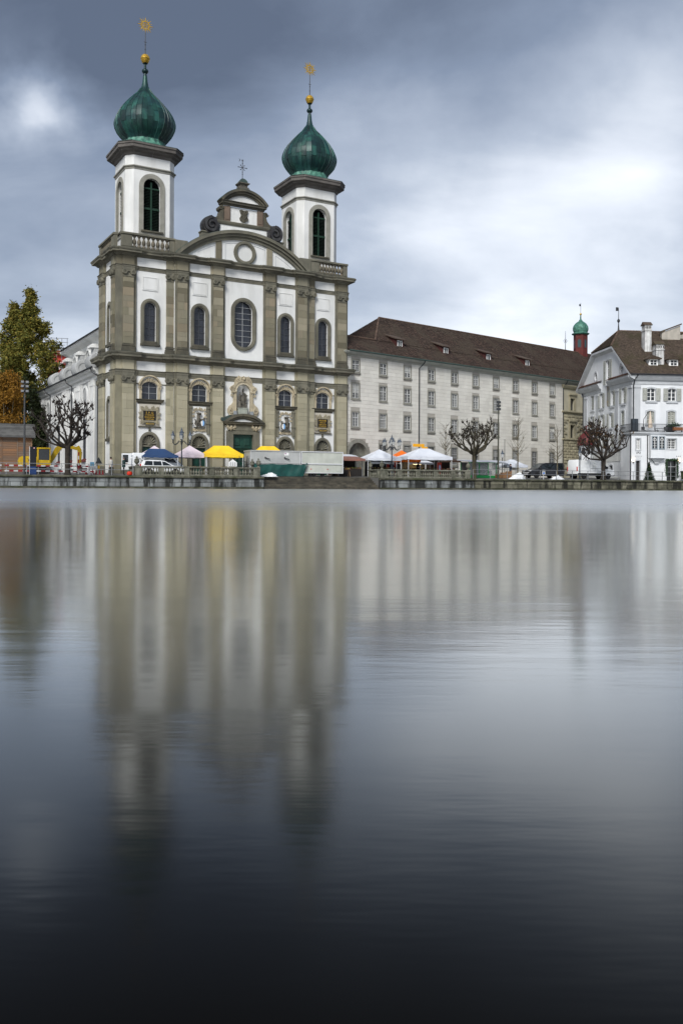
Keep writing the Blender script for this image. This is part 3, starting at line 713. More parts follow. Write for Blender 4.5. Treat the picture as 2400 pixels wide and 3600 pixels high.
def lower_bay(c, y, plaque, lines=None, date=None, lion=1):
    w = part('window', CH)
    hw, zs, k = 0.86, 10.75, 0.62
    zz = [9.42, 10.1, 10.75, 11.3]
    clip_cells(c, hw, 9.42, arch_top(c, hw, zs, k), 2, zz, y + 0.28, w)
    bars(c, hw, 9.42, 11.22, 2, zz, y + 0.25, w, bar_m, 0.045, half_at(c, hw, zs, k))
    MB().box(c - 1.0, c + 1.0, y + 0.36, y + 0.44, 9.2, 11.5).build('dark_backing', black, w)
    fr = MB(); st_ = sand_t
    fr.frame(archpoly(c, 1.12, 9.42, 10.78, 14, 0.74), archpoly(c, 0.86, 9.40, 10.75, 14, 0.62), y - 0.12, y + 0.05)
    fr.archband(c, 10.62, 1.22, 1.36, R(12), R(168), y - 0.34, y + 0.02, 16, 0.94)          # hood
    fr.build('frame', st_, w)
    for sg in (-1, 1):
        MB().scroll(c + sg * 0.28, 11.45, 0.20, 1.3, y - 0.22, y - 0.08, 0.09, sg, PI / 2).build('scroll', st_, w)
        MB().scroll(c + sg * 1.02, 10.62, 0.20, 1.4, y - 0.22, y - 0.05, 0.10, -sg, PI / 2).build('scroll', st_, w)
        MB().prism([(c + sg * 0.90, 9.45), (c + sg * 1.12, 9.45), (c + sg * 1.14, 10.4), (c + sg * 0.98, 10.45), (c + sg * 0.84, 10.2), (c + sg * 0.94, 9.9)], y - 0.17, y - 0.10).build('side_bracket', st_, w)
    MB().course([(c - 1.22, y + 0.05), (c - 1.22, y), (c + 1.22, y), (c + 1.22, y + 0.05)], [(0, 8.92), (0.06, 8.94), (0.10, 9.08), (0.22, 9.14), (0.22, 9.26), (0.32, 9.36), (0.32, 9.42), (0, 9.42)]).build('sill', sand_d, w)
    # wall string each side of the window hood
    if plaque:
        t = part('inscription_tablet', CH)
        MB().bbox(c - 1.12, c + 1.12, y - 0.05, y + 0.03, 6.58, 8.92, .01).build('tablet_field', mat('pinkish_tablet_stone', (0.47, 0.44, 0.38), (0.40, 0.37, 0.31), scale=1.5, rough=0.9), t)
        MB().bbox(c - 1.22, c + 1.22, y - 0.17, y + 0.03, 6.42, 6.55, .02).bbox(c - 0.10, c + 0.10, y - 0.16, y + 0.02, 6.05, 6.41, .03).build('ledge', sand_d, t)
        og = MB()
        for i in range(12):
            a = 2 * PI * i / 12 + PI / 12
            x = c + 0.93 * max(-1, min(1, 1.25 * math.cos(a))); z = 7.72 + 0.78 * max(-1, min(1, 1.25 * math.sin(a)))
            og.scroll(x, z, 0.2, 1.25, y - 0.17, y - 0.04, 0.13, 1 if i % 2 else -1, a, 20)
            og.sphere((x, y - 0.09, z), 0.16, 8, 5, 1, .55, 1)
        og.frame(rect(c - 0.86, c + 0.86, 6.98, 8.42), rect(c - 0.70, c + 0.70, 7.18, 8.2), y - 0.14, y - 0.045)
        og.build('scroll_border', mat('carved_grey_stone', (0.30, 0.27, 0.19), (0.20, 0.18, 0.13), scale=4, rough=0.9), t)
        MB().box(c - 0.71, c + 0.71, y - 0.075, y - 0.05, 7.17, 8.21).build('black_plate', mat('black_slate', (0.012, 0.011, 0.010), rough=0.5), t)
        MB().prism([(c - 0.62, 6.82), (c - 0.4, 6.62), (c + 0.4, 6.62), (c + 0.62, 6.82), (c + 0.4, 7.02), (c - 0.4, 7.02)], y - 0.2, y - 0.045).build('date_cartouche', sand_d, t)
        for (tx, sz, dz, sx) in lines:
            text_on(tx, sz, c, y - 0.082, dz, gold, t, 'lettering', 0.006, bold=True, sx=sx)
        text_on(date, 0.22, c, y - 0.208, 6.82, gold, t, 'lettering', 0.006, bold=True, sx=0.85)
    else:
        t = part('heraldic_niche', CH)
        MB().bbox(c - 0.80, c + 0.80, y - 0.04, y + 0.03, 6.2, 8.9, .01).build('niche_field', plaster, t)
        for sg in (-1, 1):
            x = c + sg * 0.98; pm = MB()
            pm.bbox(x - 0.13, x + 0.13, y - 0.22, y + 0.02, 7.10, 8.62, .02).bbox(x - 0.19, x + 0.19, y - 0.26, y + 0.02, 8.62, 8.88, .03).bbox(x - 0.22, x + 0.22, y - 0.30, y + 0.02, 6.98, 7.10, .02)
            pm.prism([(x - 0.14, 6.97), (x + 0.14, 6.97), (x + 0.13, 6.5), (x + 0.17, 6.2), (x + 0.1, 5.9), (x - 0.1, 5.9), (x - 0.12, 6.3)], y - 0.22, y + 0.02)
            pm.build('small_pilaster', sand, t)
        og = MB()
        for i in range(5): MB().scroll(c - 0.56 + 0.28 * i, 8.62 - 0.05 * abs(i - 2), 0.15, 1.3, y - 0.18, y - 0.03, 0.10, 1 if i % 2 else -1, PI / 2, 18).build('scroll', sand_t, t)
        for z in (8.2, 7.8):
            for sg in (-1, 1): MB().scroll(c + sg * 0.68, z, 0.14, 1.2, y - 0.17, y - 0.03, 0.10, -sg, 0, 18).build('scroll', sand_t, t)
        for i in range(4): og.scroll(c - 0.54 + 0.36 * i, 6.36, 0.16, 1.3, y - 0.18, y - 0.03, 0.11, 1 if i % 2 else -1, 0, 18)
        og.bbox(c - 0.78, c + 0.78, y - 0.14, y - 0.02, 6.2, 6.5, .03)
        og.build('scroll_ornament', sand_t, t)
        MB().bbox(c - 0.62, c + 0.62, y - 0.34, y - 0.02, 6.56, 6.66, .02).build('ledge', sand_d, t)
        # lion rampant holding a shield
        g = lion; ls = MB()
        P3 = lambda x, z, d: (c + g * x, y - d, z)
        ls.tube([P3(-0.28, 6.68, .18), P3(-0.34, 6.95, .2), P3(-0.24, 7.2, .22), P3(-0.14, 7.5, .24), P3(-0.16, 7.8, .24), P3(-0.20, 8.0, .24)], [0.09, 0.13, 0.19, 0.2, 0.19, 0.13], 8)
        ls.sphere(P3(-0.16, 8.1, .25), 0.17, 9, 6); ls.tube([P3(-0.2, 8.12, .26), P3(-0.36, 8.16, .28), P3(-0.40, 8.12, .28)], [0.1, 0.075, 0.05], 7); ls.sphere(P3(0.06, 8.1, .22), 0.15, 8, 5)
        ls.tube([P3(-0.2, 7.15, .24), P3(0.02, 7.0, .3), P3(0.0, 6.78, .26), P3(0.12, 6.68, .26)], [0.15, 0.12, 0.08, 0.07], 7)
        ls.tube([P3(-0.1, 7.6, .3), P3(0.08, 7.48, .34), P3(0.22, 7.42, .34)], [0.1, 0.08, 0.07], 7)
        ls.tube([P3(-0.3, 6.85, .14), P3(-0.52, 7.0, .12), P3(-0.44, 7.3, .12), P3(-0.52, 7.5, .12)], [0.06, 0.05, 0.05, 0.09], 6)
        ls.build('lion_figure', statue_m, t, True)
        sh = MB(); out_ = [(c + g * (0.30 + 0.30 * math.cos(2 * PI * i / 16)), 7.12 + 0.42 * math.sin(2 * PI * i / 16)) for i in range(16)]
        sh.prism(out_, y - 0.30, y - 0.16); sh.scroll(c + g * 0.42, 7.5, 0.16, 1.2, y - .34, y - .2, .1, -g, PI / 2, 18); sh.build('shield_frame', statue_m, t)
        fac_ = [(c + g * 0.30 + 0.21 * math.cos(2 * PI * i / 16), 7.10 + 0.33 * math.sin(2 * PI * i / 16)) for i in range(16)]
        MB().prism([p for p in fac_ if p[0] <= c + g * 0.30 + 1e-4], y - 0.315, y - 0.303).build('shield_half', mat('heraldic_white', (0.75, 0.76, 0.74), rough=0.6), t)
        MB().prism([p for p in fac_ if p[0] >= c + g * 0.30 - 1e-4], y - 0.315, y - 0.303).build('shield_half', mat('heraldic_blue', (0.16, 0.36, 0.66), rough=0.6), t)
    # shell-headed doorway
    d = part('side_doorway', CH)
    MB().frame(archpoly(c, 1.10, 1.1, 4.72, 16, 1.16), archpoly(c, 0.80, 1.1, 4.72, 16, 1.2), y - 0.16, y + 0.06).frame(archpoly(c, 1.0, 1.1, 4.72, 16, 1.18), archpoly(c, 0.88, 1.1, 4.72, 16, 1.2), y - 0.20, y - 0.15).build('frame', sand, d)
    shm = MB(); base = (c, 4.60)
    nf = 9
    for i in range(nf):
        a0 = PI * (i + 0.04) / nf; a1 = PI * (i + 0.96) / nf; am = (a0 + a1) / 2
        rr = lambda a: 0.80 if 1 else 0
        kk = 1.22
        tip = [(c + 0.70 * math.cos(a), 4.62 + 0.70 * kk * math.sin(a)) for a in (a0, a0 * .7 + a1 * .3, am, a0 * .3 + a1 * .7, a1)]
        tip[2] = (c + 0.78 * math.cos(am), 4.62 + 0.78 * kk * math.sin(am)); tip[1] = (c + 0.76 * math.cos(a0 * .7 + a1 * .3), 4.62 + 0.76 * kk * math.sin(a0 * .7 + a1 * .3)); tip[3] = (c + 0.76 * math.cos(a0 * .3 + a1 * .7), 4.62 + 0.76 * kk * math.sin(a0 * .3 + a1 * .7))
        root0 = (c + 0.1 * math.cos(a0), 4.62 + 0.1 * math.sin(a0)); root1 = (c + 0.1 * math.cos(a1), 4.62 + 0.1 * math.sin(a1))
        yb = [y + 0.16, y + 0.06, y + 0.03, y + 0.06, y + 0.16]
        vs = [(root0[0], y + 0.18, root0[1])] + [(p[0], q, p[1]) for p, q in zip(tip, yb)] + [(root1[0], y + 0.18, root1[1])]
        shm.add(vs, [(0, 1, 2), (0, 2, 3), (0, 3, 6), (6, 3, 4), (6, 4, 5)])
        for k_ in range(4):
            p, q = tip[k_], tip[k_ + 1]
            shm.add([(p[0], yb[k_], p[1]), (q[0], yb[k_ + 1], q[1]), (q[0], y + 0.3, q[1]), (p[0], y + 0.3, p[1])], [(0, 1, 2, 3)])
    shm.sphere((c, y + 0.08, 4.62), 0.15, 8, 5)
    shm.bbox(c - 0.8, c + 0.8, y + 0.02, y + 0.3, 4.38, 4.54, .03)
    shm.build('shell_relief', sand, d)
    MB().box(c - 0.82, c + 0.82, y + 0.28, y + 0.44, 1.0, 5.75).build('lunette_back', sand_d, d)
    MB().box(c - 0.80, c + 0.80, y + 0.22, y + 0.30, 1.2, 4.37).box(c - 0.03, c + 0.03, y + 0.19, y + 0.24, 1.2, 4.37).build('door_leaf', door_g, d)
# centre: portal and statue niche come after the side bays
lower_bay(*BAYS['A'], True, [('S. P. Q', 0.30, 7.99, 1.0), ('LVCERNENSIS', 0.20, 7.75, 0.8), ('MVNIFICENTIA', 0.22, 7.52, 0.72), ('COEPTVM', 0.20, 7.30, 1.0)], 'MDCLXVII')
lower_bay(*BAYS['E'], True, [('PIORVM', 0.30, 7.99, 0.9), ('SVBSIDIIS ET', 0.18, 7.75, 0.85), ('LIBERALITATE', 0.22, 7.52, 0.74), ('CONDITVM', 0.20, 7.30, 0.95)], 'MDCLXXVII')
lower_bay(*BAYS['B'], False, lion=1)
lower_bay(*BAYS['D'], False, lion=-1)
# string course at capital-neck height, butted against each window
for k, x0, x1 in (('A', 2.0, 2.13), ('A', 4.77, 5.2), ('B', 7.92, 7.95), ('E', 23.1, 23.0)):
    pass
for (x0, x1, y) in ((2.0, 2.25, 0), (4.68, 5.2, 0), (10.2, 10.22, YC), (23.1, 23.05, 0), (25.5, 25.8, 0)):
    if x1 - x0 > .05: MB().bbox(x0, x1, y - 0.07, y + 0.02, 11.0, 11.09, .01).build('string_moulding', sand, CH)

# --- portal
y = YC; c = cC
p = part('portal', CH)
MB().frame(rect(c - 1.62, c + 1.62, 1.1, 6.42), rect(c - 1.2, c + 1.2, 1.1, 6.02), y - 0.22, y + 0.3).frame(rect(c - 1.98, c + 1.98, 4.4, 6.42), rect(c - 1.62, c + 1.62, 4.4, 6.41), y - 0.16, y + 0.05).build('door_surround', sand, p)
MB().bbox(c - 1.75, c + 1.75, y - 0.26, y + 0.05, 6.43, 7.0, .02).build('frieze', sand, p)
MB().course([(c - 2.05, y + .05), (c - 2.05, y - .2), (c + 2.05, y - .2), (c + 2.05, y + .05)], [(0, 6.95), (0.06, 6.98), (0.12, 7.08), (0.34, 7.14), (0.36, 7.26), (0.44, 7.34), (0.44, 7.40), (0, 7.42)]).build('cornice', sand_d, p)
rO = (2.5 ** 2 + 0.98 ** 2) / (2 * 0.98); aO = math.asin(2.5 / rO); zO = 8.32 - rO
MB().archband(c, zO, rO - 0.28, rO, PI / 2 - aO, PI / 2 + aO, y - 0.52, y + .02, 24).archband(c, zO, rO - 0.5, rO - 0.28, PI / 2 - aO * .93, PI / 2 + aO * .93, y - 0.36, y + .02, 24).archband(c, zO, rO - 0.62, rO - 0.5, PI / 2 - aO * .8, PI / 2 + aO * .8, y - 0.26, y + .02, 24).build('segmental_pediment', sand_d, p)
MB().prism([(c + (rO - .6) * math.sin(t), zO + (rO - .6) * math.cos(t)) for t in [aO * .8 * (i / 8 - 1) for i in range(17)]] + [(c + 1.3, 7.43), (c - 1.3, 7.43)], y - 0.16, y).build('tympanum', plaster, p)
for sg in (-1, 1):
    mb = MB(); x = c + sg * 1.5
    mb.sphere((x, y - 0.34, 6.80), 0.17, 9, 6)
    for k in range(5):
        a = PI + PI * k / 4
        mb.scroll(x + 0.42 * math.cos(a), 6.88 + 0.26 * math.sin(a), 0.15, 1.2, y - 0.36, y - 0.22, 0.1, 1 if k < 2 else -1, a, 16)
    mb.tube([(x - 0.5, y - 0.3, 7.08), (x - 0.36, y - 0.34, 6.75), (x, y - 0.34, 6.58), (x + 0.36, y - 0.34, 6.75), (x + 0.5, y - 0.3, 7.08)], [0.07, 0.09, 0.1, 0.09, 0.07], 6)
    mb.build('cherub_head', sand_t, p)
    dl = MB(); x0, x1 = (c - 1.2, c - 0.01) if sg < 0 else (c + 0.01, c + 1.2)
    dl.box(x0, x1, y + 0.16, y + 0.24, 1.15, 6.02)
    for z0, z1 in ((4.75, 5.65), (3.4, 4.35), (1.6, 3.1)): dl.bbox(x0 + 0.25, x1 - 0.25, y + 0.10, y + 0.18, z0, z1, .06)
    dl.bbox(x0, x1, y + 0.08, y + 0.2, 4.45, 4.58, .02)
    dl.build('door_leaf', door_g, p)
MB().prism([(c - 2.6, 7.42), (c - 2.35, 7.42), (c - 1.5, 8.05), (c - 1.7, 8.12), (c - 2.3, 7.85), (c - 2.75, 7.8), (c - 2.8, 7.55)], y - 0.5, y - .01).build('scroll_console', lead, p)
# --- statue niche
nz = part('statue_niche', CH)
MB().frame(archpoly(c, 1.12, 8.2, 10.78, 16), archpoly(c, 0.84, 8.2, 10.78, 16), y - 0.20, y + 0.1).archband(c, 10.78, 1.12, 1.3, R(8), R(172), y - .26, y + .02, 18).build('frame', sand_t, nz)
mb = MB()
for i in range(15):
    a = PI * (i + .5) / 15; mb.sphere((c + 0.87 * math.cos(a), y - 0.2, 10.78 + 0.87 * math.sin(a)), 0.055, 6, 4)
mb.build('bead_moulding', mat('pale_bead_stone', (0.6, 0.56, 0.45), rough=0.9), nz)
og = MB()
for sg in (-1, 1):
    og.bbox(c + sg * 1.12 - 0.30, c + sg * 1.12 + 0.30, y - 0.30, y + 0.02, 10.62, 10.84, .03)
    og.scroll(c + sg * 1.34, 11.15, 0.27, 1.4, y - 0.26, y - 0.01, 0.16, sg, PI / 2 * (1 + sg), 24)
    og.scroll(c + sg * 0.62, 12.12, 0.32, 1.5, y - 0.28, y - 0.01, 0.18, sg, PI / 2, 24)
    og.prism([(c + sg * 1.42, 11.35), (c + sg * 1.1, 11.55), (c + sg * 0.98, 12.1), (c + sg * 0.6, 12.5), (c + sg * 0.2, 12.4), (c + sg * 0.3, 12.05), (c + sg * 0.75, 11.85), (c + sg * 1.1, 11.3), (c + sg * 1.4, 11.0)], y - 0.2, y - 0.02)
    og.scroll(c + sg * 1.32, 10.35, 0.16, 1.3, y - 0.2, y - 0.01, 0.1, -sg, PI / 2, 20)
    og.prism([(c + sg * 1.12, 10.2), (c + sg * 1.22, 10.2), (c + sg * 1.2, 9.6), (c + sg * 1.45, 9.3), (c + sg * 1.72, 9.1), (c + sg * 1.88, 8.75), (c + sg * 1.86, 8.4), (c + sg * 1.65, 8.12), (c + sg * 1.2, 8.2), (c + sg * 1.12, 8.2)], y - 0.14, y - 0.01)
    og.scroll(c + sg * 1.5, 8.62, 0.33, 1.5, y - 0.24, y - 0.12, 0.14, sg, PI / 2, 26)
mb2 = og; mb2.sphere((c, y - 0.26, 12.2), 0.19, 9, 6)
for i in range(8):
    a = 2 * PI * i / 8; mb2.sphere((c + 0.3 * math.cos(a), y - 0.2, 12.2 + 0.26 * math.sin(a)), 0.1, 6, 4)
og.build('scroll_surround', sand_t, nz)
for sg in (-1, 1): MB().bbox(c + sg * 1.0 - 0.2, c + sg * 1.0 + 0.2, y - 0.28, y + .02, 8.2, 8.62, .02).build('plinth_block', mat('blue_grey_stone', (0.26, 0.28, 0.29), (0.2, 0.215, 0.22), scale=3, rough=.9), nz)
bk = MB()   # concave back
for i in range(9):
    pass
rg = [[(c + 0.86 * math.cos(PI * i / 12), y + 0.5 * math.sin(PI * i / 12) + 0.04, z) for i in range(13)] for z in (8.2, 10.78)]
for k in range(1, 6):
    f = math.cos(PI / 2 * k / 5.2); rg.append([(c + 0.86 * f * math.cos(PI * i / 12), y + 0.5 * f * math.sin(PI * i / 12) + 0.04, 10.78 + 0.86 * math.sin(PI / 2 * k / 5.2)) for i in range(13)])
MB().loft(rg, False, False).build('niche_back', plaster, nz, True)
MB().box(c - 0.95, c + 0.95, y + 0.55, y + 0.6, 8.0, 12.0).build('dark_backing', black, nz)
MB().bbox(c - 0.62, c + 0.45, y - 0.3, y + 0.3, 8.2, 8.86, .03).bbox(c - 0.68, c + 0.51, y - 0.34, y + 0.3, 8.86, 8.98, .03).build('pedestal', mat('grey_green_stone', (0.34, 0.36, 0.31), (0.28, 0.3, 0.26), scale=3, rough=.9), nz)
stt = MB(); bx, by = c - 0.02, y - 0.02
stt.loft([[(bx + dx + r * math.cos(2 * PI * i / 14) * (1 + 0.1 * math.sin(5 * 2 * PI * i / 14 + k)), by + 0.7 * r * math.sin(2 * PI * i / 14), z) for i in range(14)] for k, (z, r, dx) in enumerate([(8.98, 0.24, 0.02), (9.3, 0.25, 0.02), (9.6, 0.27, 0.0), (9.95, 0.29, 0.0), (10.25, 0.28, -0.02), (10.5, 0.26, -0.03), (10.68, 0.25, -0.03), (10.76, 0.12, -0.03), (10.84, 0.09, -0.02)])])
stt.sphere((bx - 0.01, by - 0.03, 10.98), 0.145, 10, 7, 0.9, 1, 1.15)
stt.tube([(bx + 0.2, by, 10.6), (bx + 0.36, by - 0.12, 10.35), (bx + 0.5, by - 0.2, 10.38)], [0.11, 0.1, 0.06], 7)
stt.tube([(bx + 0.38, by - .05, 10.4), (bx + 0.36, by, 9.95), (bx + 0.28, by, 9.55)], [0.1, 0.1, 0.05], 7)
stt.tube([(bx - 0.24, by, 10.6), (bx - 0.42, by - 0.12, 10.42), (bx - 0.3, by - 0.22, 10.6)], [0.11, 0.1, 0.07], 7)
stt.tube([(bx - 0.36, by - 0.1, 10.5), (bx - 0.4, by, 10.0), (bx - 0.34, by, 9.5)], [0.12, 0.12, 0.08], 7)
stt.build('saint_figure', statue_m, nz, True)
mb = MB(); mb.tube([(bx - 0.28, by - 0.26, 10.4), (bx - 0.3, by - 0.26, 11.5)], 0.035, 6).tube([(bx - 0.52, by - 0.26, 11.3), (bx - 0.06, by - 0.26, 11.3)], 0.032, 6)
mb.build('cross', mat('pale_grey_metal', (0.4, 0.4, 0.38), rough=.6), nz)
kn = MB()   # kneeling figure and child
kn.loft([[(bx - 0.42 + dx + r * math.cos(2 * PI * i / 10), by - 0.12 + 0.8 * r * math.sin(2 * PI * i / 10), z) for i in range(10)] for z, r, dx in ((8.98, 0.26, 0), (9.15, 0.25, 0.0), (9.35, 0.17, 0.02), (9.6, 0.19, 0.0), (9.72, 0.12, 0.0), (9.78, 0.07, 0.0))])
kn.sphere((bx - 0.42, by - 0.14, 9.88), 0.1, 8, 6); kn.lathe([(0.1, 0), (0.05, 0.12), (0.01, 0.18)], 8, (bx - 0.42, by - 0.14, 9.94))
kn.tube([(bx - 0.34, by - 0.2, 9.6), (bx - 0.2, by - 0.3, 9.42), (bx - 0.3, by - 0.34, 9.5)], [0.07, 0.06, 0.05], 6)
kn.loft([[(bx + 0.32 + r * math.cos(2 * PI * i / 10), by - 0.12 + 0.8 * r * math.sin(2 * PI * i / 10), z) for i in range(10)] for z, r in ((8.98, 0.13), (9.2, 0.14), (9.4, 0.12), (9.46, 0.05))])
kn.sphere((bx + 0.32, by - 0.12, 9.53), 0.085, 8, 6)
kn.build('kneeling_figures', statue_m, nz, True)

# --- flank windows
for z0, zs in ((5.5, 9.0), (15.6, 19.1)):
    w = part('flank_window', CH)
    mb = MB().frame(archpoly(2.95, 0.86, z0 - 0.2, zs, 12), archpoly(2.95, 0.52, z0, zs, 12), -0.16, 0.06); mb.v = [(b, a, z) for a, b, z in mb.v]; mb.build('frame', sand, w)
    MB().box(-0.26, 0.05, 2.0, 3.9, z0 - 0.5, z0 - 0.21).build('sill', sand_d, w)
    n_ = 6
    for i in range(n_):
        a, b = z0 + (zs + .5 - z0) * i / n_, z0 + (zs + .5 - z0) * (i + 1) / n_
        MB().box(0.26, 0.29, 2.44, 2.93, a + .02, b - .02).build('pane', glass, w); MB().box(0.26, 0.29, 2.97, 3.46, a + .02, b - .02).build('pane', glass, w)
    MB().box(0.22, 0.28, 2.93, 2.97, z0, zs + .5).build('glazing_bar', bar_d, w)
    MB().box(0.34, 0.38, 2.3, 3.6, z0 - .2, zs + .9).build('dark_backing', black, w)

# --- big segmental pediment over the middle
p = part('segmental_pediment', CH)
R1 = (8.2 ** 2 + 3.62 ** 2) / (2 * 3.62); a1 = math.asin(8.2 / R1); z1 = 28.62 - R1
for (ra, rb, yf, kk) in ((R1 - 0.34, R1, -0.98, 1.0), (R1 - 0.62, R1 - 0.34, -0.76, 0.985), (R1 - 0.95, R1 - 0.62, -0.56, 0.965)):
    MB().archband(cC, z1, ra, rb, PI / 2 - a1 * kk, PI / 2 + a1 * kk, yf, 0.6, 40).build('arched_cornice', sand, p)
MB().archband(cC, z1, R1 + 0.004, R1 + 0.04, PI / 2 - a1 * .97, PI / 2 + a1 * .97, -0.9, 0.7, 40).build('copper_flashing', lead, p)
ty = [(cC + (R1 - .9) * math.sin(t), z1 + (R1 - .9) * math.cos(t)) for t in [a1 * .93 * (i / 16 - 1) for i in range(33)]]
MB().prism([q for q in ty if q[1] > 25.05] + [(cC + 6.6, 25.02), (cC - 6.6, 25.02)], YC, 0.6).build('tympanum', plaster, p)
for s0 in (10.68, 16.8):
    zt = z1 + math.sqrt((R1 - .9) ** 2 - (s0 + .33 - cC) ** 2)
    pr = MB(); pr.bbox(s0, s0 + 0.68, YC - 0.12, YC + .05, 25.03, 26.2, .01).bbox(s0, s0 + 0.68, YC - 0.125, YC + .05, 26.205, zt, .01); pr.build('strip', sand_blk, p)
MB().frame(oval(cC + .1, 26.28, 1.32, 1.32, 28), oval(cC + .1, 26.28, 0.93, 0.93, 28), YC - 0.2, YC + .05).frame(oval(cC + .1, 26.28, 1.22, 1.22, 28), oval(cC + .1, 26.28, 1.02, 1.02, 28), YC - 0.27, YC - 0.19).build('ring_moulding', sand, p)
pm = MB()   # incised field lines
def poly_line(pts, w=0.05):
    for (xa, za), (xb, zb) in zip(pts, pts[1:]):
        d = Vector((xb - xa, zb - za)); n_ = Vector((-d.y, d.x)).normalized() * w / 2
        pm.add([(xa - n_.x, YC - 0.03, za - n_.y), (xb - n_.x, YC - 0.03, zb - n_.y), (xb + n_.x, YC - 0.03, zb + n_.y), (xa + n_.x, YC - 0.03, za + n_.y), (xa - n_.x, YC + .02, za - n_.y), (xb - n_.x, YC + .02, zb - n_.y), (xb + n_.x, YC + .02, zb + n_.y), (xa + n_.x, YC + .02, za + n_.y)], [(0, 1, 2, 3), (0, 4, 5, 1), (3, 2, 6, 7)])
arc = lambda x: z1 + math.sqrt((R1 - 1.3) ** 2 - (x - cC) ** 2)
poly_line([(8.6 + .1 * i, arc(8.6 + .1 * i)) for i in range(0, 21, 4)] + [(10.6, 25.3)]); poly_line([(17.9, 25.3), (17.9, arc(17.9))] + [(17.9 + .4 * i, arc(17.9 + .4 * i)) for i in range(1, 6)])
poly_line([(11.8, 25.3), (11.8, arc(11.8))] + [(11.8 + .3 * i, arc(11.8 + .3 * i)) for i in range(1, 17)] + [(16.7, 25.3)])
pm.build('field_moulding', grey_w, p)

# --- gable on top
g = part('crowning_gable', CH); yf = -0.15; yb = 0.75; gx = cC + 0.05
MB().box(gx - 2.85, gx + 2.85, yf, yb, 27.6, 29.2).box(gx - 2.3, gx + 2.3, yf, yb, 29.6, 31.3).build('gable_wall', plaster, g)
MB().course([(gx - 2.95, yb), (gx - 2.95, yf), (gx + 2.95, yf), (gx + 2.95, yb)], [(0, 29.2), (0.08, 29.22), (0.16, 29.34), (0.22, 29.5), (0.22, 29.6), (0, 29.62)]).build('ledge', sand, g)
for x in (gx - 1.98, gx + 1.98):
    MB().bbox(x - 0.36, x + 0.36, yf - 0.12, yf + .05, 29.63, 31.3, .02).bbox(x - 0.24, x + 0.24, yf - 0.17, yf - .1, 29.8, 31.1, .02).build('pilaster', mat('brown_sandstone', (0.17, 0.125, 0.095), (0.13, 0.10, 0.075), scale=1.5, rough=.9), g)
MB().course([(gx - 2.4, yb), (gx - 2.4, yf - .12), (gx + 2.4, yf - .12), (gx + 2.4, yb)], [(0, 31.3), (0.06, 31.32), (0.1, 31.5), (0.26, 31.56), (0.28, 31.74), (0.36, 31.8), (0.36, 31.86), (0, 31.9)]).build('cornice', sand_d, g)
r2 = (2.85 ** 2 + 1.45 ** 2) / (2 * 1.45); a2 = math.asin(2.85 / r2); zc2 = 33.35 - r2
MB().archband(gx, zc2, r2 - 0.26, r2, PI / 2 - a2, PI / 2 + a2, yf - .55, yb, 28).archband(gx, zc2, r2 - 0.5, r2 - 0.26, PI / 2 - a2 * .95, PI / 2 + a2 * .95, yf - .38, yb, 28).archband(gx, zc2, r2 - 0.66, r2 - 0.5, PI / 2 - a2 * .86, PI / 2 + a2 * .86, yf - .25, yb, 28).build('arched_cornice', sand_d, g)
MB().archband(gx, zc2, r2 + .004, r2 + .05, PI / 2 - a2 * .98, PI / 2 + a2 * .98, yf - .5, yb, 28).build('copper_flashing', lead, g)
MB().prism([(gx + (r2 - .62) * math.sin(t), zc2 + (r2 - .62) * math.cos(t)) for t in [a2 * .8 * (i / 8 - 1) for i in range(17)]] + [(gx + 1.9, 31.88), (gx - 1.9, 31.88)], yf - .05, yb).build('tympanum', plaster, g)
sp = [(gx - .52, 31.05), (gx - .42, 30.75), (gx - .34, 30.55), (gx - .4, 30.35), (gx - .52, 30.2), (gx - .46, 29.95), (gx - .2, 29.78), (gx, 29.72)]
MB().prism(sp + [(2 * gx - a, b) for a, b in sp[::-1][1:]] + [(gx + .3, 31.12), (gx, 31.02), (gx - .3, 31.12)], yf - .16, yf - .02).build('coat_of_arms', sand_d, g)
tr = MB(); tr.tube([(gx, yf - .17, 29.85), (gx, yf - .19, 30.9)], .05, 5)
for sx_, zq in ((-.3, 30.8), (.3, 30.8), (-.34, 30.4), (.34, 30.4), (-.2, 31.0), (.2, 31.0)): tr.tube([(gx, yf - .18, zq - .35), (gx + sx_, yf - .18, zq)], .04, 5).sphere((gx + sx_, yf - .18, zq), .09, 6, 4)
tr.build('relief_tree', sand_d, g)
for sg in (-1, 1):
    v = MB(); X = lambda a: gx + sg * a
    v.prism([(X(2.4), 31.25), (X(2.75), 31.3), (X(2.95), 31.1), (X(2.9), 30.85), (X(2.72), 30.75), (X(2.85), 30.3), (X(3.15), 29.95), (X(3.6), 29.8), (X(3.9), 29.75), (X(3.3), 29.2), (X(2.6), 29.62), (X(2.4), 29.62)], yf - .1, yb)
    v.scroll(X(2.72), 31.0, .25, 1.4, yf - .2, yf - .05, .12, -sg, 0, 22)
    v.build('volute', sand_d, g)
    v = MB()
    v.lathe([(0.3, 0), (0.98, .02), (1.02, .35), (1.02, .8), (0.98, 1.12), (0.3, 1.15)], 22)
    v.v = [(X(3.82) + x, yf - .15 + z, 28.95 + yy) for x, yy, z in v.v]
    v.scroll(X(3.82), 28.95, .82, 1.7, yf - .36, yf - .1, .34, -sg, PI / 2, 34, .2)
    v.build('scroll_ball', mat('black_weathered_metal', (0.022, 0.020, 0.022), (0.05, 0.05, 0.05), scale=1.4, rough=.5), g)
    MB().box(X(4.4) - .5, X(4.4) + .5, yf, yb, 27.3, 28.05).course([(X(4.4) - .5, yb), (X(4.4) - .5, yf), (X(4.4) + .5, yf), (X(4.4) + .5, yb)], [(0, 28.05), (.1, 28.08), (.1, 28.2), (0, 28.25)]).build('pedestal', sand, g)
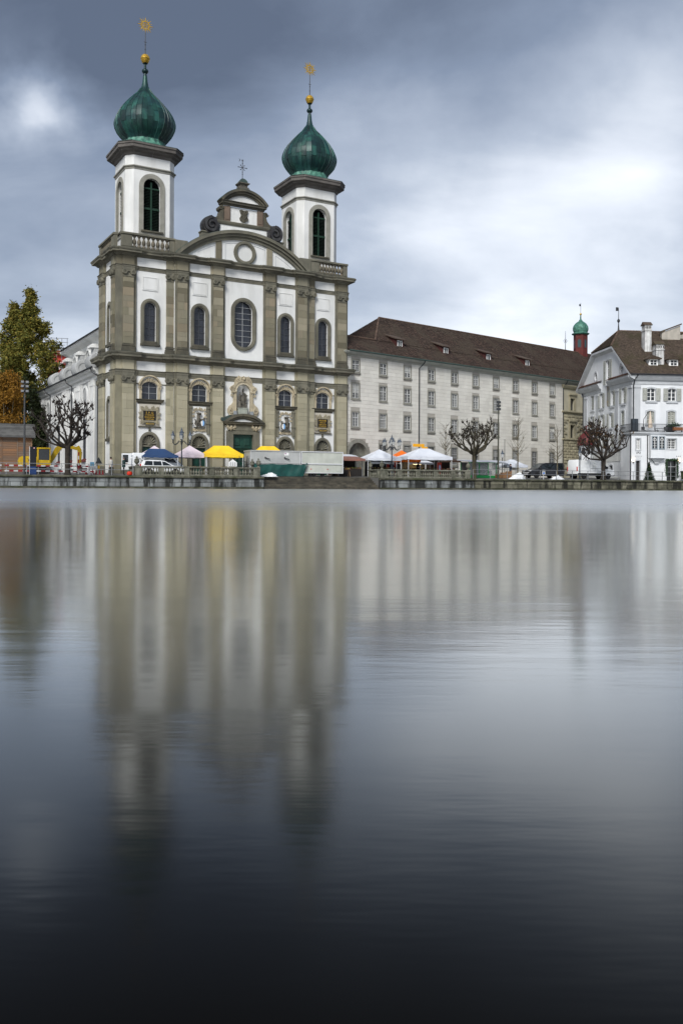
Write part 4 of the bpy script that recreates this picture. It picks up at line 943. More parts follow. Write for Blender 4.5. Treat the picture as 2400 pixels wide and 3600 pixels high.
mb = MB(); mb.box(gx - .45, gx + .45, yf - .05, yb - .1, 33.2, 34.0).course([(gx - .45, yb), (gx - .45, yf - .05), (gx + .45, yf - .05), (gx + .45, yb)], [(0, 33.95), (.06, 34.0), (.2, 34.1), (.2, 34.2), (0, 34.22)])
for sg in (-1, 1): mb.scroll(gx + sg * .62, 33.5, .2, 1.3, yf - .05, yb - .3, .14, sg, PI / 2, 20)
mb.build('finial_block', statue_m, g)
MB().loft([[(gx - a, yf - .05 - o, z), (gx + a, yf - .05 - o, z), (gx + a, yb - .2 + o, z), (gx - a, yb - .2 + o, z)] for a, o, z in ((.5, .05, 34.2), (.42, 0, 34.45), (.22, -.15, 34.7), (.05, -.3, 34.8))]).build('copper_cap', lead, g)
mb = MB(); cz = 34.75; yc_ = .25
mb.tube([(gx, yc_, cz), (gx, yc_, 36.9)], .035, 6).tube([(gx - .5, yc_, 36.05), (gx + .5, yc_, 36.05)], .032, 6)
for dx, dz in ((-.5, 0), (.5, 0), (-.22, .25), (.22, .25), (-.22, -.25), (.22, -.25), (0, .45), (0, -.5), (0, -.75)): mb.sphere((gx + dx, yc_, 36.05 + dz), .065, 6, 4)
mb.tube([(gx - .22, yc_, 35.8), (gx + .22, yc_, 36.3)], .02, 5).tube([(gx + .22, yc_, 35.8), (gx - .22, yc_, 36.3)], .02, 5)
for i in range(3):
    a = PI * i / 3 + PI / 2; mb.tube([(gx - .15 * math.cos(a), yc_, 36.85 - .15 * math.sin(a)), (gx + .15 * math.cos(a), yc_, 36.85 + .15 * math.sin(a))], .02, 4)
mb.scroll(gx - .42, 36.85, .13, .5, yc_ - .02, yc_ + .02, .06, 1, -PI / 2, 10, .9)
mb.build('wrought_cross', iron, g)

# --- attic balustrades over the tower bays
def attic(x0, x1, name, y=0.0, flank=False):
    t = part('attic_balustrade', CH)
    def bx(mb, nm, m=sand):
        if flank: mb.v = [(b, a, z) for a, b, z in mb.v]
        mb.build(nm, m, t)
    bx(MB().bbox(x0, x1, y - .32, y + .1, 25.08, 25.32, .02), 'plinth', sand_d)
    bx(MB().bbox(x0 - .05, x1 + .05, y - .40, y + .12, 26.55, 26.78, .03), 'handrail', sand)
    n = 8
    a0, a1 = x0 + 1.15, x1 - .55
    bx(MB().bbox(x0, a0, y - .3, y + .08, 25.33, 26.545, .02), 'pedestal'); bx(MB().bbox(a1, x1, y - .3, y + .08, 25.33, 26.545, .02), 'pedestal')
    for i in range(n):
        x = a0 + (i + .5) * (a1 - a0) / n
        loc = (y - .1, x, 25.33) if flank else (x, y - .1, 25.33)
        put(ABAL, 'baluster', t, loc, PI / 4)
ABAL = MB().lathe([(.2, 0), (.2, .12), (.12, .17), (.11, .25), (.2, .38), (.23, .55), (.2, .68), (.09, .92), (.09, .97), (.14, 1.02), (.12, 1.06), (.2, 1.1), (.2, 1.215)], 8).mesh('baluster', mat('attic_stone', (0.15, 0.13, 0.095), (0.10, 0.09, 0.068), scale=2, rough=.9, streak=.5, sscale=3, stc=(.05, .05, .04)))
attic(.3, 6.05, 'l'); attic(22.45, 27.38, 'r'); attic(.45, 6.6, 'f', 0.0, True)
for a_ in (6.06, 21.0): MB().box(a_, a_ + 1.4, YC - .1, .3, 25.05, 26.7).build('attic_block', sand, CH)

# --- towers
def octo(cx, cy, w, ch, o=0.0):
    h = w / 2 + o; k = h - ch - o * 0.414
    return [(cx - k, cy - h), (cx + k, cy - h), (cx + h, cy - k), (cx + h, cy + k), (cx + k, cy + h), (cx - k, cy + h), (cx - h, cy + k), (cx - h, cy - k)]
def tower(cx, cy):
    t = part('tower', CH)
    w, ch = 5.4, 0.72
    O = octo(cx, cy, w, ch)
    h = w / 2; k = h - ch
    wl_ = MB()
    for i in range(8):      # walls: four faces with openings, four chamfers
        (xa, ya), (xb, yb_) = O[i], O[(i + 1) % 8]
        L = math.hypot(xb - xa, yb_ - ya); dx, dy = (xb - xa) / L, (yb_ - ya) / L
        mb = MB()
        if i % 2 == 0: mb.panel(rect(0, L, 24.9, 36.2), [archpoly(L / 2, .95, 27.6, 32.3, 14)], 0, .5)
        else: mb.panel(rect(0, L, 24.9, 36.2), [], 0, .5)
        wl_.add([(xa + dx * u - dy * v, ya + dy * u + dx * v, z) for u, v, z in mb.v], mb.f)
    wl_.build('tower_wall', plaster, t)
    MB().box(cx - 1.9, cx + 1.9, cy - 1.9, cy + 1.9, 25, 36).build('inner_core', black, t)
    loop = O + [O[0]]
    path = [((O[0][0] + O[1][0]) / 2, O[0][1])] + O[1:] + [O[0], ((O[0][0] + O[1][0]) / 2 - .01, O[0][1])]
    MB().course(path, [(0, 34.0), (.05, 34.02), (.07, 34.2), (.2, 34.28), (.2, 34.38), (0, 34.42)], False).build('string_course', grey_fr, t)
    MB().course(path, [(0, 35.5), (.12, 35.55), (.2, 35.75), (.5, 35.9), (.55, 36.0), (.85, 36.1), (.87, 36.38), (.95, 36.44), (.95, 36.62), (0, 36.75)], False).build('crown_cornice', mat('brown_grey_cornice', (0.125, 0.115, 0.105), (0.09, 0.083, 0.077), scale=1, rough=.85), t)
    MB().prism(octo(cx, cy, w, ch, .9), 36.64, 36.7, 'z').build('cornice_top', lead, t)
    for f in range(4):
        wd = part('belfry_window', t, (cx, cy, 0), f * PI / 2)
        y = -h
        MB().frame(archpoly(0, 1.42, 27.0, 32.3, 16), archpoly(0, .93, 27.6, 32.3, 16), y - .10, y + .1).build('frame', grey_fr, wd)
        MB().bbox(-1.2, 1.2, y - .28, y + .1, 27.38, 27.58, .02).build('sill', sand_d, wd)
        sl = MB()
        for i in range(34):
            z = 27.75 + i * .165
            hw = .9 if z < 32.3 else .95 * math.sqrt(max(.01, 1 - ((z - 32.3) / .95) ** 2)) - .03
            if hw < .15: continue
            for x0, x1 in ((-hw, -.09), (.09, hw)):
                if x1 - x0 > .05 and not (z > 32.2): sl.add([(x0, y + .28, z), (x1, y + .28, z), (x1, y + .46, z + .10), (x0, y + .46, z + .10), (x0, y + .30, z - .03), (x1, y + .30, z - .03), (x1, y + .48, z + .07), (x0, y + .48, z + .07)], [(0, 1, 2, 3), (4, 5, 6, 7), (0, 4, 5, 1)])
        sl.build('louvre', mat('dark_louvre', (0.006, 0.018, 0.012), (0.004, 0.012, 0.009), scale=3, rough=.6), wd)
        MB().box(-.09, .09, y + .24, y + .4, 27.6, 32.9).box(-.9, -.091, y + .25, y + .38, 29.95, 30.15).box(.091, .9, y + .25, y + .38, 29.95, 30.15).box(-.9, -.091, y + .25, y + .38, 32.15, 32.3).box(.091, .9, y + .25, y + .38, 32.15, 32.3).build('shutter_frame', green_sh, wd)
    # onion dome of standing-seam copper strips
    d = part('onion_dome', t, (cx, cy, 0))
    prof = [(2.95, 36.7), (2.55, 37.15), (2.28, 37.55), (2.2, 37.85), (2.32, 38.1), (2.62, 38.4), (2.98, 38.85), (3.22, 39.4), (3.3, 39.8), (3.3, 40.1), (3.18, 40.55), (2.96, 41.05), (2.6, 41.6), (2.08, 42.2), (1.46, 42.84), (.92, 43.35), (.56, 43.85), (.38, 44.2), (.28, 44.7), (.22, 45.3)]
    def rad(a):   # octagon with softly bowed faces
        m = (a + PI / 8) % (PI / 4) - PI / 8
        return 0.62 / math.cos(m) * math.cos(PI / 8) + 0.38
    NS, sub = 32, 3
    pf = prof[3:]
    for s in range(NS):
        cuts = [0, 4 + s % 2, 7 + s % 2, 10 + s % 2, len(pf) - 1]
        for b0, b1 in zip(cuts, cuts[1:]):          # each sheet laps over the one below
            mb = MB(); vs = []; n_ = sub + 1; sk = random.uniform(-.012, .02)
            for j in range(b0, b1 + 1):
                r, z = pf[j]
                if j == b0 and b0: r, z = r + .022, z - .03
                for k_ in range(n_):
                    a = 2 * PI * (s + k_ / sub) / NS; rr = (r + sk) * rad(a) if r > .6 else r
                    vs.append((rr * math.cos(a), rr * math.sin(a), z))
            m_ = b1 - b0 + 1
            mb.add(vs, [(j * n_ + k_, j * n_ + k_ + 1, (j + 1) * n_ + k_ + 1, (j + 1) * n_ + k_) for j in range(m_ - 1) for k_ in range(sub)])
            sv = []
            for j in range(b0, min(b1, len(pf) - 4) + 1):      # standing seam
                r, z = pf[j]; a = 2 * PI * s / NS; rr = r * rad(a) if r > .6 else r
                for da, o in ((-.014, 0), (0, .06), (.014, 0)): sv.append(((rr + o) * math.cos(a + da * 2.2 / max(r, .8)), (rr + o) * math.sin(a + da * 2.2 / max(r, .8)), z))
            q_ = len(sv) // 3
            if q_ > 1: mb.add(sv, [f_ for j in range(q_ - 1) for f_ in ((j * 3, j * 3 + 1, j * 3 + 4, j * 3 + 3), (j * 3 + 1, j * 3 + 2, j * 3 + 5, j * 3 + 4))])
            mb.build('copper_sheet', copper, d, True)
    mb = MB(); N2 = 48; vs = []
    for r, z in prof[:4]:
        for k_ in range(N2):
            a = 2 * PI * k_ / N2; o = (0.05 if k_ % 2 else 0)
            vs.append(((r * rad(a) + o) * math.cos(a), (r * rad(a) + o) * math.sin(a), z + .03))
    mb.add(vs, [(j * N2 + k_, j * N2 + (k_ + 1) % N2, (j + 1) * N2 + (k_ + 1) % N2, (j + 1) * N2 + k_) for j in range(3) for k_ in range(N2)])
    mb.build('copper_skirt', copper_l, d)
    f = part('finial', t, (cx, cy, 0))
    MB().lathe([(.26, 44.6), (.22, 45.3), (.16, 45.6), (.34, 45.75), (.37, 45.9), (.3, 46.05), (.14, 46.15), (.13, 46.6), (.3, 46.75)], 12).build('spire_shaft', mat('dark_copper', (0.01, 0.03, 0.032), rough=.4, metal=.3), f, True)
    MB().lathe([(.14, 46.66), (.36, 46.85), (.47, 47.14), (.5, 47.2), (.52, 47.22), (.52, 47.27), (.5, 47.29), (.44, 47.5), (.28, 47.68), (.08, 47.74)], 18).build('gilt_ball', gold, f, True)
    MB().tube([(0, 0, 47.7), (0, 0, 48.6), (0, 0, 51.2)], [.05, .045, .03], 6).sphere((0, 0, 48.3), .07, 6, 4).sphere((0, 0, 48.8), .07, 6, 4).tube([(-.16, 0, 49.12), (0, 0, 49.05), (.16, 0, 49.12)], .025, 5).build('rod', iron, f)
    sm = MB(); cz = 50.95
    sm.frame([(a, b) for a, b in oval(0, cz, .46, .46, 24)], oval(0, cz, .36, .36, 24), -.03, .03)
    sm.add([(a, .03, b) for a, b in oval(0, cz, .46, .46, 24)] + [(a, .03, b) for a, b in oval(0, cz, .36, .36, 24)], [(i, (i + 1) % 24, 24 + (i + 1) % 24, 24 + i) for i in range(24)])
    for i in range(16):
        a = 2 * PI * i / 16 + PI / 2; l = .92 if i % 2 == 0 else .82; w_ = .09 if i % 2 == 0 else .05
        ca, sa = math.cos(a), math.sin(a)
        sm.prism([(.41 * ca - sa * w_, cz + .41 * sa + ca * w_), (.41 * ca + sa * w_, cz + .41 * sa - ca * w_), (l * ca, cz + l * sa)], -.025, .025)
    for z in (-.16, .16): sm.box(-.36, .36, -.02, .02, cz + z - .022, cz + z + .022)
    for x in (-.24, -.1, .08): sm.box(x - .028, x + .028, -.022, .022, cz - .15, cz + .15)
    sm.box(-.1, .08, -.022, .022, cz - .02, cz + .025).box(-.025, .005, -.022, .022, cz + .02, cz + .34).box(-.09, .07, -.022, .022, cz + .22, cz + .26)
    sm.tube([(.33, 0, cz + .12), (.24, 0, cz + .13), (.2, 0, cz + .06), (.27, 0, cz), (.32, 0, cz - .07), (.26, 0, cz - .13), (.18, 0, cz - .1)], .03, 5)
    for x in (-.12, 0, .1): sm.tube([(x * 1.2, 0, cz - .17), (x * .3, 0, cz - .36)], .018, 4)
    sm.build('sunburst_monogram', gold, f)
tower(3.9, 3.7)
tower(24.25, 3.7)

# --- nave behind, seen along its left flank
nv = part('nave', CH)
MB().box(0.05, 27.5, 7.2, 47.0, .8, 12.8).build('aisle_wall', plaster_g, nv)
for i in range(6):     # flat white pilaster strips
    y0 = 9.6 + i * 7.1
    MB().box(-.12, .1, y0, y0 + 1.6, .8, 12.3).box(-.18, .1, y0 - .05, y0 + 1.65, 11.6, 11.8).build('pilaster_strip', plaster, nv)
    yc = y0 + 4.35
    if yc > 44: continue
    for ys in (yc - 2.1, yc + 1.55): MB().box(-.07, .1, ys, ys + .55, .8, 12.25).build('pilaster_strip', plaster, nv)
    w = part('oval_window', nv)
    mb = MB().frame(oval(yc, 10.62, 1.28, 1.42, 24), oval(yc, 10.62, 1.0, 1.12, 24), -.1, .06); mb.v = [(b, a, z) for a, b, z in mb.v]; mb.build('frame', plaster, w)
    mb = MB().prism(oval(yc, 10.62, 1.02, 1.14, 20), -.02, .06); mb.v = [(b + .03, a, z) for a, b, z in mb.v]; mb.build('oval_field', plaster_g, w)
    w = part('aisle_window', nv)
    MB().box(-.09, .1, yc - 1.15, yc - .82, 3.2, 8.0).box(-.09, .1, yc + .82, yc + 1.15, 3.2, 8.0).box(-.14, .1, yc - 1.2, yc + 1.2, 8.0, 8.3).box(-.2, .1, yc - 1.25, yc + 1.25, 8.6, 8.75).box(-.12, .1, yc - 1.1, yc + 1.1, 8.31, 8.59).box(-.14, .1, yc - 1.2, yc + 1.2, 2.3, 3.2).build('frame', plaster, w)
    MB().box(-.03, .08, yc - .82, yc + .82, 3.2, 8.0).build('glass', glass, w)
    MB().box(-.07, -.031, yc - .03, yc + .03, 3.2, 8.0).box(-.07, -.031, yc - .82, yc + .82, 4.8, 4.86).box(-.07, -.031, yc - .82, yc + .82, 6.4, 6.46).build('glazing_bar', bar_d, w)
    MB().prism([(-.42, 3.0), (.06, 3.0), (.06, 3.5)], yc - 1.1, yc + 1.1).build('tiled_sill', red_pl, w)
pth = [(0.05, 47.0), (0.05, 7.25)]
MB().course(pth, [(0, 12.3), (.1, 12.35), (.15, 12.6), (.4, 12.75), (.5, 13.0), (.75, 13.15), (.8, 13.35), (0, 13.4)]).build('aisle_cornice', plaster, nv)
MB().tube([(-.86, 47, 13.42), (-.86, 7.3, 13.42)], .10, 6).build('gutter', iron, nv)
for y0 in (7.6, 20.5, 33.5): MB().tube([(-.86, y0 + .5, 13.4), (-.7, y0 + .3, 12.9), (-.1, y0, 12.5), (-.12, y0, 12.0), (-.12, y0, 2.0)], .07, 6).build('downpipe', iron, nv)
# aisle roof, grey attic wall, hooded windows and big scroll buttresses
YE = 33.6
vs = [[(x, y, z) for y in (7.2, YE)] for x, z in ((-.5, 13.45), (.8, 13.7), (1.8, 14.2), (2.4, 14.9), (2.62, 15.6), (2.66, 18.2))]
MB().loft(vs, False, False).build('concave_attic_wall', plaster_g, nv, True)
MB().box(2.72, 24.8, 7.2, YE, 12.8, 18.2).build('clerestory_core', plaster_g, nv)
MB().box(.3, 27.4, YE, 46.8, 12.8, 13.6).build('aisle_roof_end', tile_g, nv)
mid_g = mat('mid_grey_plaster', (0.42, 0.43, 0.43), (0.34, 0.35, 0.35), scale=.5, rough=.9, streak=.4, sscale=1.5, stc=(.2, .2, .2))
for i in range(4):
    yb2 = 10.9 + i * 7.1
    b = part('scroll_buttress', nv)
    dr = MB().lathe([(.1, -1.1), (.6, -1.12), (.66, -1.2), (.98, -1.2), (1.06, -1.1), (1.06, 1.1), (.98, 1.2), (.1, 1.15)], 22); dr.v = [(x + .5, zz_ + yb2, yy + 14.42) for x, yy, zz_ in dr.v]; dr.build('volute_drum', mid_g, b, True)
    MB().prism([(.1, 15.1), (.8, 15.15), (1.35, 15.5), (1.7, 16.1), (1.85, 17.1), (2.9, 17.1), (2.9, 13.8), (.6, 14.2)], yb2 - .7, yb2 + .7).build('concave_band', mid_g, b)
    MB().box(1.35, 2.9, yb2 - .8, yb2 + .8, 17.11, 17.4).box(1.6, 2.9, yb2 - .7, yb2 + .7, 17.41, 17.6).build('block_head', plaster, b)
    yc = yb2 + 3.55
    if yc > YE - 1.4: continue
    w = part('attic_window', nv)
    mb = MB().archband(yc, 16.2, .85, 1.05, 0, PI, 2.2, 2.9, 16).archband(yc, 16.2, 1.15, 1.32, R(5), R(175), 2.0, 2.9, 16).box(yc - 1.05, yc - .85, 2.25, 2.9, 14.9, 16.2).box(yc + .85, yc + 1.05, 2.25, 2.9, 14.9, 16.2).box(yc - 1.45, yc - 1.05, 2.0, 2.9, 15.98, 16.2).box(yc + 1.05, yc + 1.45, 2.0, 2.9, 15.98, 16.2)
    mb.v = [(b_, a, z) for a, b_, z in mb.v]; mb.build('hood', plaster, w)
    mb = MB().prism(archpoly(yc, .85, 14.9, 16.2, 10), 2.5, 3.0); mb.v = [(b_, a, z) for a, b_, z in mb.v]; mb.build('glass', plaster_g, w)
MB().course([(2.5, YE), (2.5, 7.2)], [(0, 17.6), (.15, 17.65), (.3, 18.0), (.9, 18.3), (1.1, 18.5), (1.15, 18.72), (0, 18.77)]).build('eave_cornice', plaster, nv)
MB().course([(24.9, YE), (2.5, YE), (2.5, YE - .1)], [(0, 17.6), (.15, 17.65), (.3, 18.0), (.9, 18.3), (1.1, 18.5), (1.15, 18.72), (0, 18.77)]).build('eave_cornice', plaster, nv)
MB().tube([(24, YE + 1.2, 18.78), (2.3, YE + 1.2, 18.78), (1.5, YE + .8, 18.78), (1.25, YE, 18.78), (1.25, 7.2, 18.78)], .1, 6).build('gutter', iron, nv)
MB().add([(1.3, 7.2, 18.79), (1.3, YE + 1, 18.79), (13.9, 26, 26.5), (13.9, 7.2, 26.2), (26.5, 7.2, 18.79), (26.5, YE + 1, 18.79), (13.9, 7.2, 18.79)], [(0, 1, 2, 3), (3, 2, 5, 4), (1, 5, 2), (0, 3, 6), (6, 3, 4)]).build('nave_roof', tile_g, nv)
tiles((1.3, YE + 1, 18.83), (1.3, 7.25, 18.83), (13.9, 7.25, 26.24), (13.9, 26, 26.54), .32, .34).build('roof_tile_field', tile_g, nv, kind='stuff')
dm = part('roof_dormer', nv, (4.2, 9.5, 20.2))
MB().box(-.9, 1.6, -.7, .7, 0, 1.5).build('dormer_cheek', tile_g, dm); MB().prism([(-1.5, 1.45), (2.4, 2.1), (2.4, 2.22), (-1.5, 1.57)], -1.0, 1.0).build('dormer_roof', tile_g, dm)
# ================================================================== long cream convent building
MO = thing('convent_building', 'long cream ashlar building with brown tiled roof right of the church', 'building', (0.476, 105.5, 0.0), R(40.674))
MCOL = [1.5, 6.06, 10.3, 14.7, 19.15, 23.45, 27.76, 32.1, 36.5, 40.8]
MROW = [(14.02, 15.69), (10.8, 12.85), (7.38, 9.4), (3.1, 5.65)]
MLEN = 43.5
holes = []; frames = []
for i, x in enumerate(MCOL):
    for r, (z0, z1) in enumerate(MROW):
        if r == 3 and i == 0: continue
        holes.append(rect(x - .56, x + .56, z0 + .16, z1 - .16)); frames.append((x - .74, x + .74, z0, z1))
AX, AZ = 1.95, 4.1
holes.append(archpoly(AX, 1.5, 0.9, AZ, 16))
mw = MB(); mw.panel(rect(0.02, MLEN, 0.8, 15.95), holes, 0.0, .42); mw.build('wall', joint_m, MO)
MB().box(0.1, MLEN - .05, .6, 13.0, 0.8, 16.2).build('inner_core', mat('dark_interior', (0.02, 0.02, 0.022), rough=.9), MO)
MB().box(0.02, .1, .02, 14, .8, 16.4).build('end_wall', cream, MO)
# scored ashlar blocks, clear of frames and the gate arch
rows = []; z = 0.9
while z < 15.7: rows.append((z, min(15.93, z + .47))); z += .47
blocks = []
for r, (z0, z1) in enumerate(rows):
    iv = []
    for (a, b, c0, c1) in frames:
        if c0 < z1 - .02 and c1 > z0 + .02: iv.append((a, b))
    zm = min(abs(z0 - AZ), abs(z1 - AZ)) if not (z0 < AZ < z1) else 0
    if z0 < AZ: iv.append((AX - 1.96, AX + 1.96))
    elif z0 - AZ < 1.95: hw = math.sqrt(max(0.01, 1.96 ** 2 - (z0 - AZ) ** 2)); iv.append((AX - hw, AX + hw))
    iv.sort(); x = 0.02; segs = []
    for a, b in iv:
        if a > x: segs.append((x, a))
        x = max(x, b)
    if x < MLEN: segs.append((x, MLEN))
    for a, b in segs:
        n_ = max(1, int(round((b - a) / 1.25)))
        cuts = [a + (b - a) * k / n_ for k in range(n_ + 1)]
        if r % 2 and n_ > 1: cuts = [a] + [c_ - (b - a) / n_ * .5 for c_ in cuts[1:]] + [b]
        for p_, q_ in zip(cuts, cuts[1:]):
            if q_ - p_ > .05: blocks.append((p_, q_, z0, z1))
blocks.sort(key=lambda b: b[0])
far = MB()
for i, (a, b, z0, z1) in enumerate(blocks):
    mb = far if i >= 295 else MB()
    d = -.03 - random.uniform(0, .004)
    mb.bbox(a + .008, b - .008, d, .03, z0 + .009, z1 - .009, .008)
    if i < 295: mb.build('stone_block', cream, MO)
far.build('stone_block_field', cream_i, MO, kind='stuff')
# windows: one model, copied
def conv_win(h, bars_only=False):
    w = part('window', MO)
    MB().frame(rect(-.72, .72, .02, h), rect(-.56, .56, .16, h - .16), -.07, .05).build('frame', grey_fr, w)
    MB().bbox(-.78, .78, -.14, .02, -.12, -.002, .02).build('sill', grey_fr, w)
    MB().box(-.58, .58, .085, .11, .12, h - .12).build('glass', glass2, w)
    b = MB(); zt = .2 + (h - .38) * .62
    b.frame(rect(-.56, .56, .16, h - .16), rect(-.515, .515, .205, h - .205), .01, .075)
    b.box(-.035, .035, .005, .074, .2, h - .18).box(-.52, .52, .0, .073, zt - .035, zt + .035)
    for x in (-.28, .28): b.box(x - .011, x + .011, .03, .072, .2, h - .18)
    for k in (.33, .66): b.box(-.5, .5, .035, .071, .2 + (zt - .2) * k - .009, .2 + (zt - .2) * k + .009)
    b.build('casement', mat('aged_white_casement', (.56, .57, .56), rough=.7), w)
    if bars_only:
        g_ = MB()
        for k in range(5): g_.box(-.45 + k * .225 - .012, -.45 + k * .225 + .012, -.05, -.025, .2, h - .18)
        for k in range(6): g_.box(-.52, .52, -.023, -.005, .3 + k * (h - .5) / 6, .324 + k * (h - .5) / 6)
        g_.build('iron_grille', iron, w)
    return w
for r, (z0, z1) in enumerate(MROW):
    proto = conv_win(z1 - z0, r == 3); first = True
    for i, x in enumerate(MCOL):
        if r == 3 and i == 0: continue
        if first: proto.location = (x, 0, z0); first = False
        else: copy_tree(proto, MO, (x, 0, z0))
for w in [c_ for c_ in MO.children if c_.name.startswith('window')]:       # some blinds and curtains drawn
    zw = w.location.z; h = min((b - a for a, b in MROW if abs(a - zw) < .01), default=2.0)
    u = random.random()
    if u < .22: MB().box(-.52, .52, .078, .084, h - .2 - h * random.uniform(.2, .55), h - .18).build('blind', mat('pale_blind', (.42, .42, .39), rough=.8), w)
    elif u < .42:
        for sg in (-1, 1): MB().box(min(sg * .5, sg * .26), max(sg * .5, sg * .26), .078, .084, .2, h - .18).build('curtain', mat('net_curtain', (.26, .27, .27), rough=.9), w)
# gate arch
ga = part('arched_gate', MO)
for k in range(9):
    a0, a1 = PI * k / 9 + .006, PI * (k + 1) / 9 - .006
    MB().archband(AX, AZ, 1.48, 1.95, a0, a1, -.10, .3, 4).build('arch_stone', grey_fr, ga)
for sg in (-1, 1):
    for k in range(5): MB().bbox(min(AX + sg * 1.48, AX + sg * 1.95), max(AX + sg * 1.48, AX + sg * 1.95), -.10, .3, .85 + k * .65, 1.495 + k * .65, .01).build('jamb_stone', grey_fr, ga)
gp = mat('grey_green_planks', (0.20, 0.20, 0.165), (0.15, 0.15, 0.125), scale=3, rough=.85, rnd=.2)
for sg in (-1, 1):
    mb = MB().prism([(AX + sg * .02, .9), (AX + sg * 1.5, .9)] + [(AX + sg * 1.5 * math.cos(PI / 2 * k / 8), AZ + 1.5 * math.sin(PI / 2 * k / 8)) for k in range(8)] + [(AX + sg * .02, AZ + 1.49)], .52, .6); mb.build('gate_leaf', gp, ga)
    for k in range(11):     # diagonal battens
        z_ = 1.0 + k * .42; mb = MB()
        mb.add([(AX + sg * .08, .49, z_ + .9), (AX + sg * 1.35, .49, z_ - .0), (AX + sg * 1.35, .49, z_ + .3), (AX + sg * .08, .49, z_ + 1.2), (AX + sg * .08, .52, z_ + .88), (AX + sg * 1.35, .52, z_ - .02), (AX + sg * 1.35, .52, z_ + .32), (AX + sg * .08, .52, z_ + 1.22)], [(0, 1, 2, 3), (0, 4, 5, 1), (3, 2, 6, 7)])
        if z_ + .3 > 4.2: continue
        mb.build('plank', gp, ga)
rg = [[(AX + 1.5 * math.cos(PI * k / 16), y_, AZ + 1.5 * math.sin(PI * k / 16)) for k in range(17)] for y_ in (.3, .62)]
MB().loft(rg, False, False).box(AX - 1.52, AX - 1.5, .3, .62, .9, AZ).box(AX + 1.5, AX + 1.52, .3, .62, .9, AZ).build('reveal', grey_fr, ga)
# eaves and roof
XR = 62.0
MB().course([(0.02, .4), (0.02, 0), (MLEN + 8, 0)], [(0, 15.95), (.08, 15.97), (.12, 16.1), (.4, 16.18), (.55, 16.3), (.62, 16.45), (.62, 16.52), (0, 16.54)]).build('eaves_cornice', mat('grey_green_eaves', (0.36, 0.37, 0.33), (0.3, 0.31, 0.28), scale=1, rough=.8), MO)
MB().tube([(0, -.72, 16.55), (XR - 8, -.72, 16.55)], .1, 6).build('gutter', mat('green_copper_gutter', (0.05, 0.08, 0.07), rough=.6), MO)
rb = MB()
rb.add([(0, -.7, 16.5), (XR, -.7, 16.5), (XR, 2.5, 18.8), (0, 2.5, 18.8)], [(0, 1, 2, 3)])
rb.add([(7, 2.5, 18.8), (XR, 2.5, 18.8), (XR, 7.5, 23.05), (12.3, 7.5, 23.05), (7, 12.5, 18.8), (XR, 12.5, 18.8)], [(0, 1, 2, 3), (4, 0, 3), (4, 3, 2, 5)])
rb.add([(0, 2.5, 18.8), (7, 2.5, 18.8), (7, 13, 18.8), (0, 13, 18.8), (0, 13, 16), (XR, 13, 16), (XR, 12.5, 18.8)], [(0, 1, 2, 3), (3, 4, 5, 6)])
rb.build('roof_deck', tile_m, MO)
rt = part('roof', MO)
tiles((0, -.72, 16.53), (XR, -.72, 16.53), (XR, 2.55, 18.85), (0, 2.55, 18.85), .24, .22).build('lower_tile_field', tile_m, rt, kind='stuff')
tiles((7, 2.45, 18.84), (XR, 2.45, 18.84), (XR, 7.5, 23.1), (12.3, 7.5, 23.1), .24, .22).build('upper_tile_field', tile_m, rt, kind='stuff')
tiles((7, 12.5, 18.84), (7, 2.45, 18.84), (12.3, 7.48, 23.1), (12.3, 7.52, 23.1), .24, .22).build('hip_tile_field', tile_m, rt, kind='stuff')
ridge_m = mat('ridge_tile', (0.13, 0.085, 0.06), (0.09, 0.06, 0.045), scale=3, rough=.9, isl=.3)
def ridge(mb, A, B, r=.14, seg=.4):
    A, B = Vector(A), Vector(B); n_ = max(1, int((B - A).length / seg))
    for k in range(n_):
        p_, q_ = A.lerp(B, k / n_), A.lerp(B, (k + 1.1) / n_); mb.tube([p_, q_], [r, r * .86], 6)
rm = MB(); ridge(rm, (12.3, 7.5, 23.12), (XR, 7.5, 23.12)); ridge(rm, (7, 2.5, 18.9), (12.3, 7.5, 23.12)); ridge(rm, (0, 2.5, 18.9), (7, 2.5, 18.9))
rm.build('ridge_tile_row', ridge_m, rt, kind='stuff')
dred = mat('dark_red_boards', (0.06, 0.018, 0.016), (0.045, 0.015, 0.014), scale=3, rough=.8)
def dormer():
    d = part('roof_dormer', MO)
    for x in (-.62, .62): MB().add([(x - .05, 0, 0), (x - .05, 0, 1.0), (x - .05, 3.0, 2.1), (x + .05, 0, 0), (x + .05, 0, 1.0), (x + .05, 3.0, 2.1)], [(0, 1, 2), (5, 4, 3), (0, 3, 4, 1), (1, 4, 5, 2), (2, 5, 3, 0)]).build('cheek', dred, d)
    MB().prism([(-.3, .98), (3.4, 2.3), (3.4, 2.42), (-.3, 1.1)], -.95, .95, 'x').build('dormer_roof', tile_m, d)
    MB().box(-.57, .57, .04, .12, -.1, .98).build('front', dred, d)
    MB().frame(rect(-.42, .42, .06, .9), rect(-.33, .33, .14, .82), -.03, .05).box(-.03, .03, -.02, .05, .14, .82).build('casement', white_p, d)
    MB().box(-.34, .34, .02, .035, .12, .84).build('glass', glass2, d)
    return d
d0 = dormer(); d0.location = (10.8, 1.9, 18.25)
for x in (19.5, 28.4, 37.3): copy_tree(d0, MO, (x, 1.9, 18.25))
for x, o_ in ((12.35, .5), (43.45, .3)): MB().tube([(x + o_, -.7, 16.5), (x + o_ * .9, -.6, 16.2), (x, -.12, 15.5), (x, -.12, 1.5)], .075, 6).build('downpipe', iron, MO)

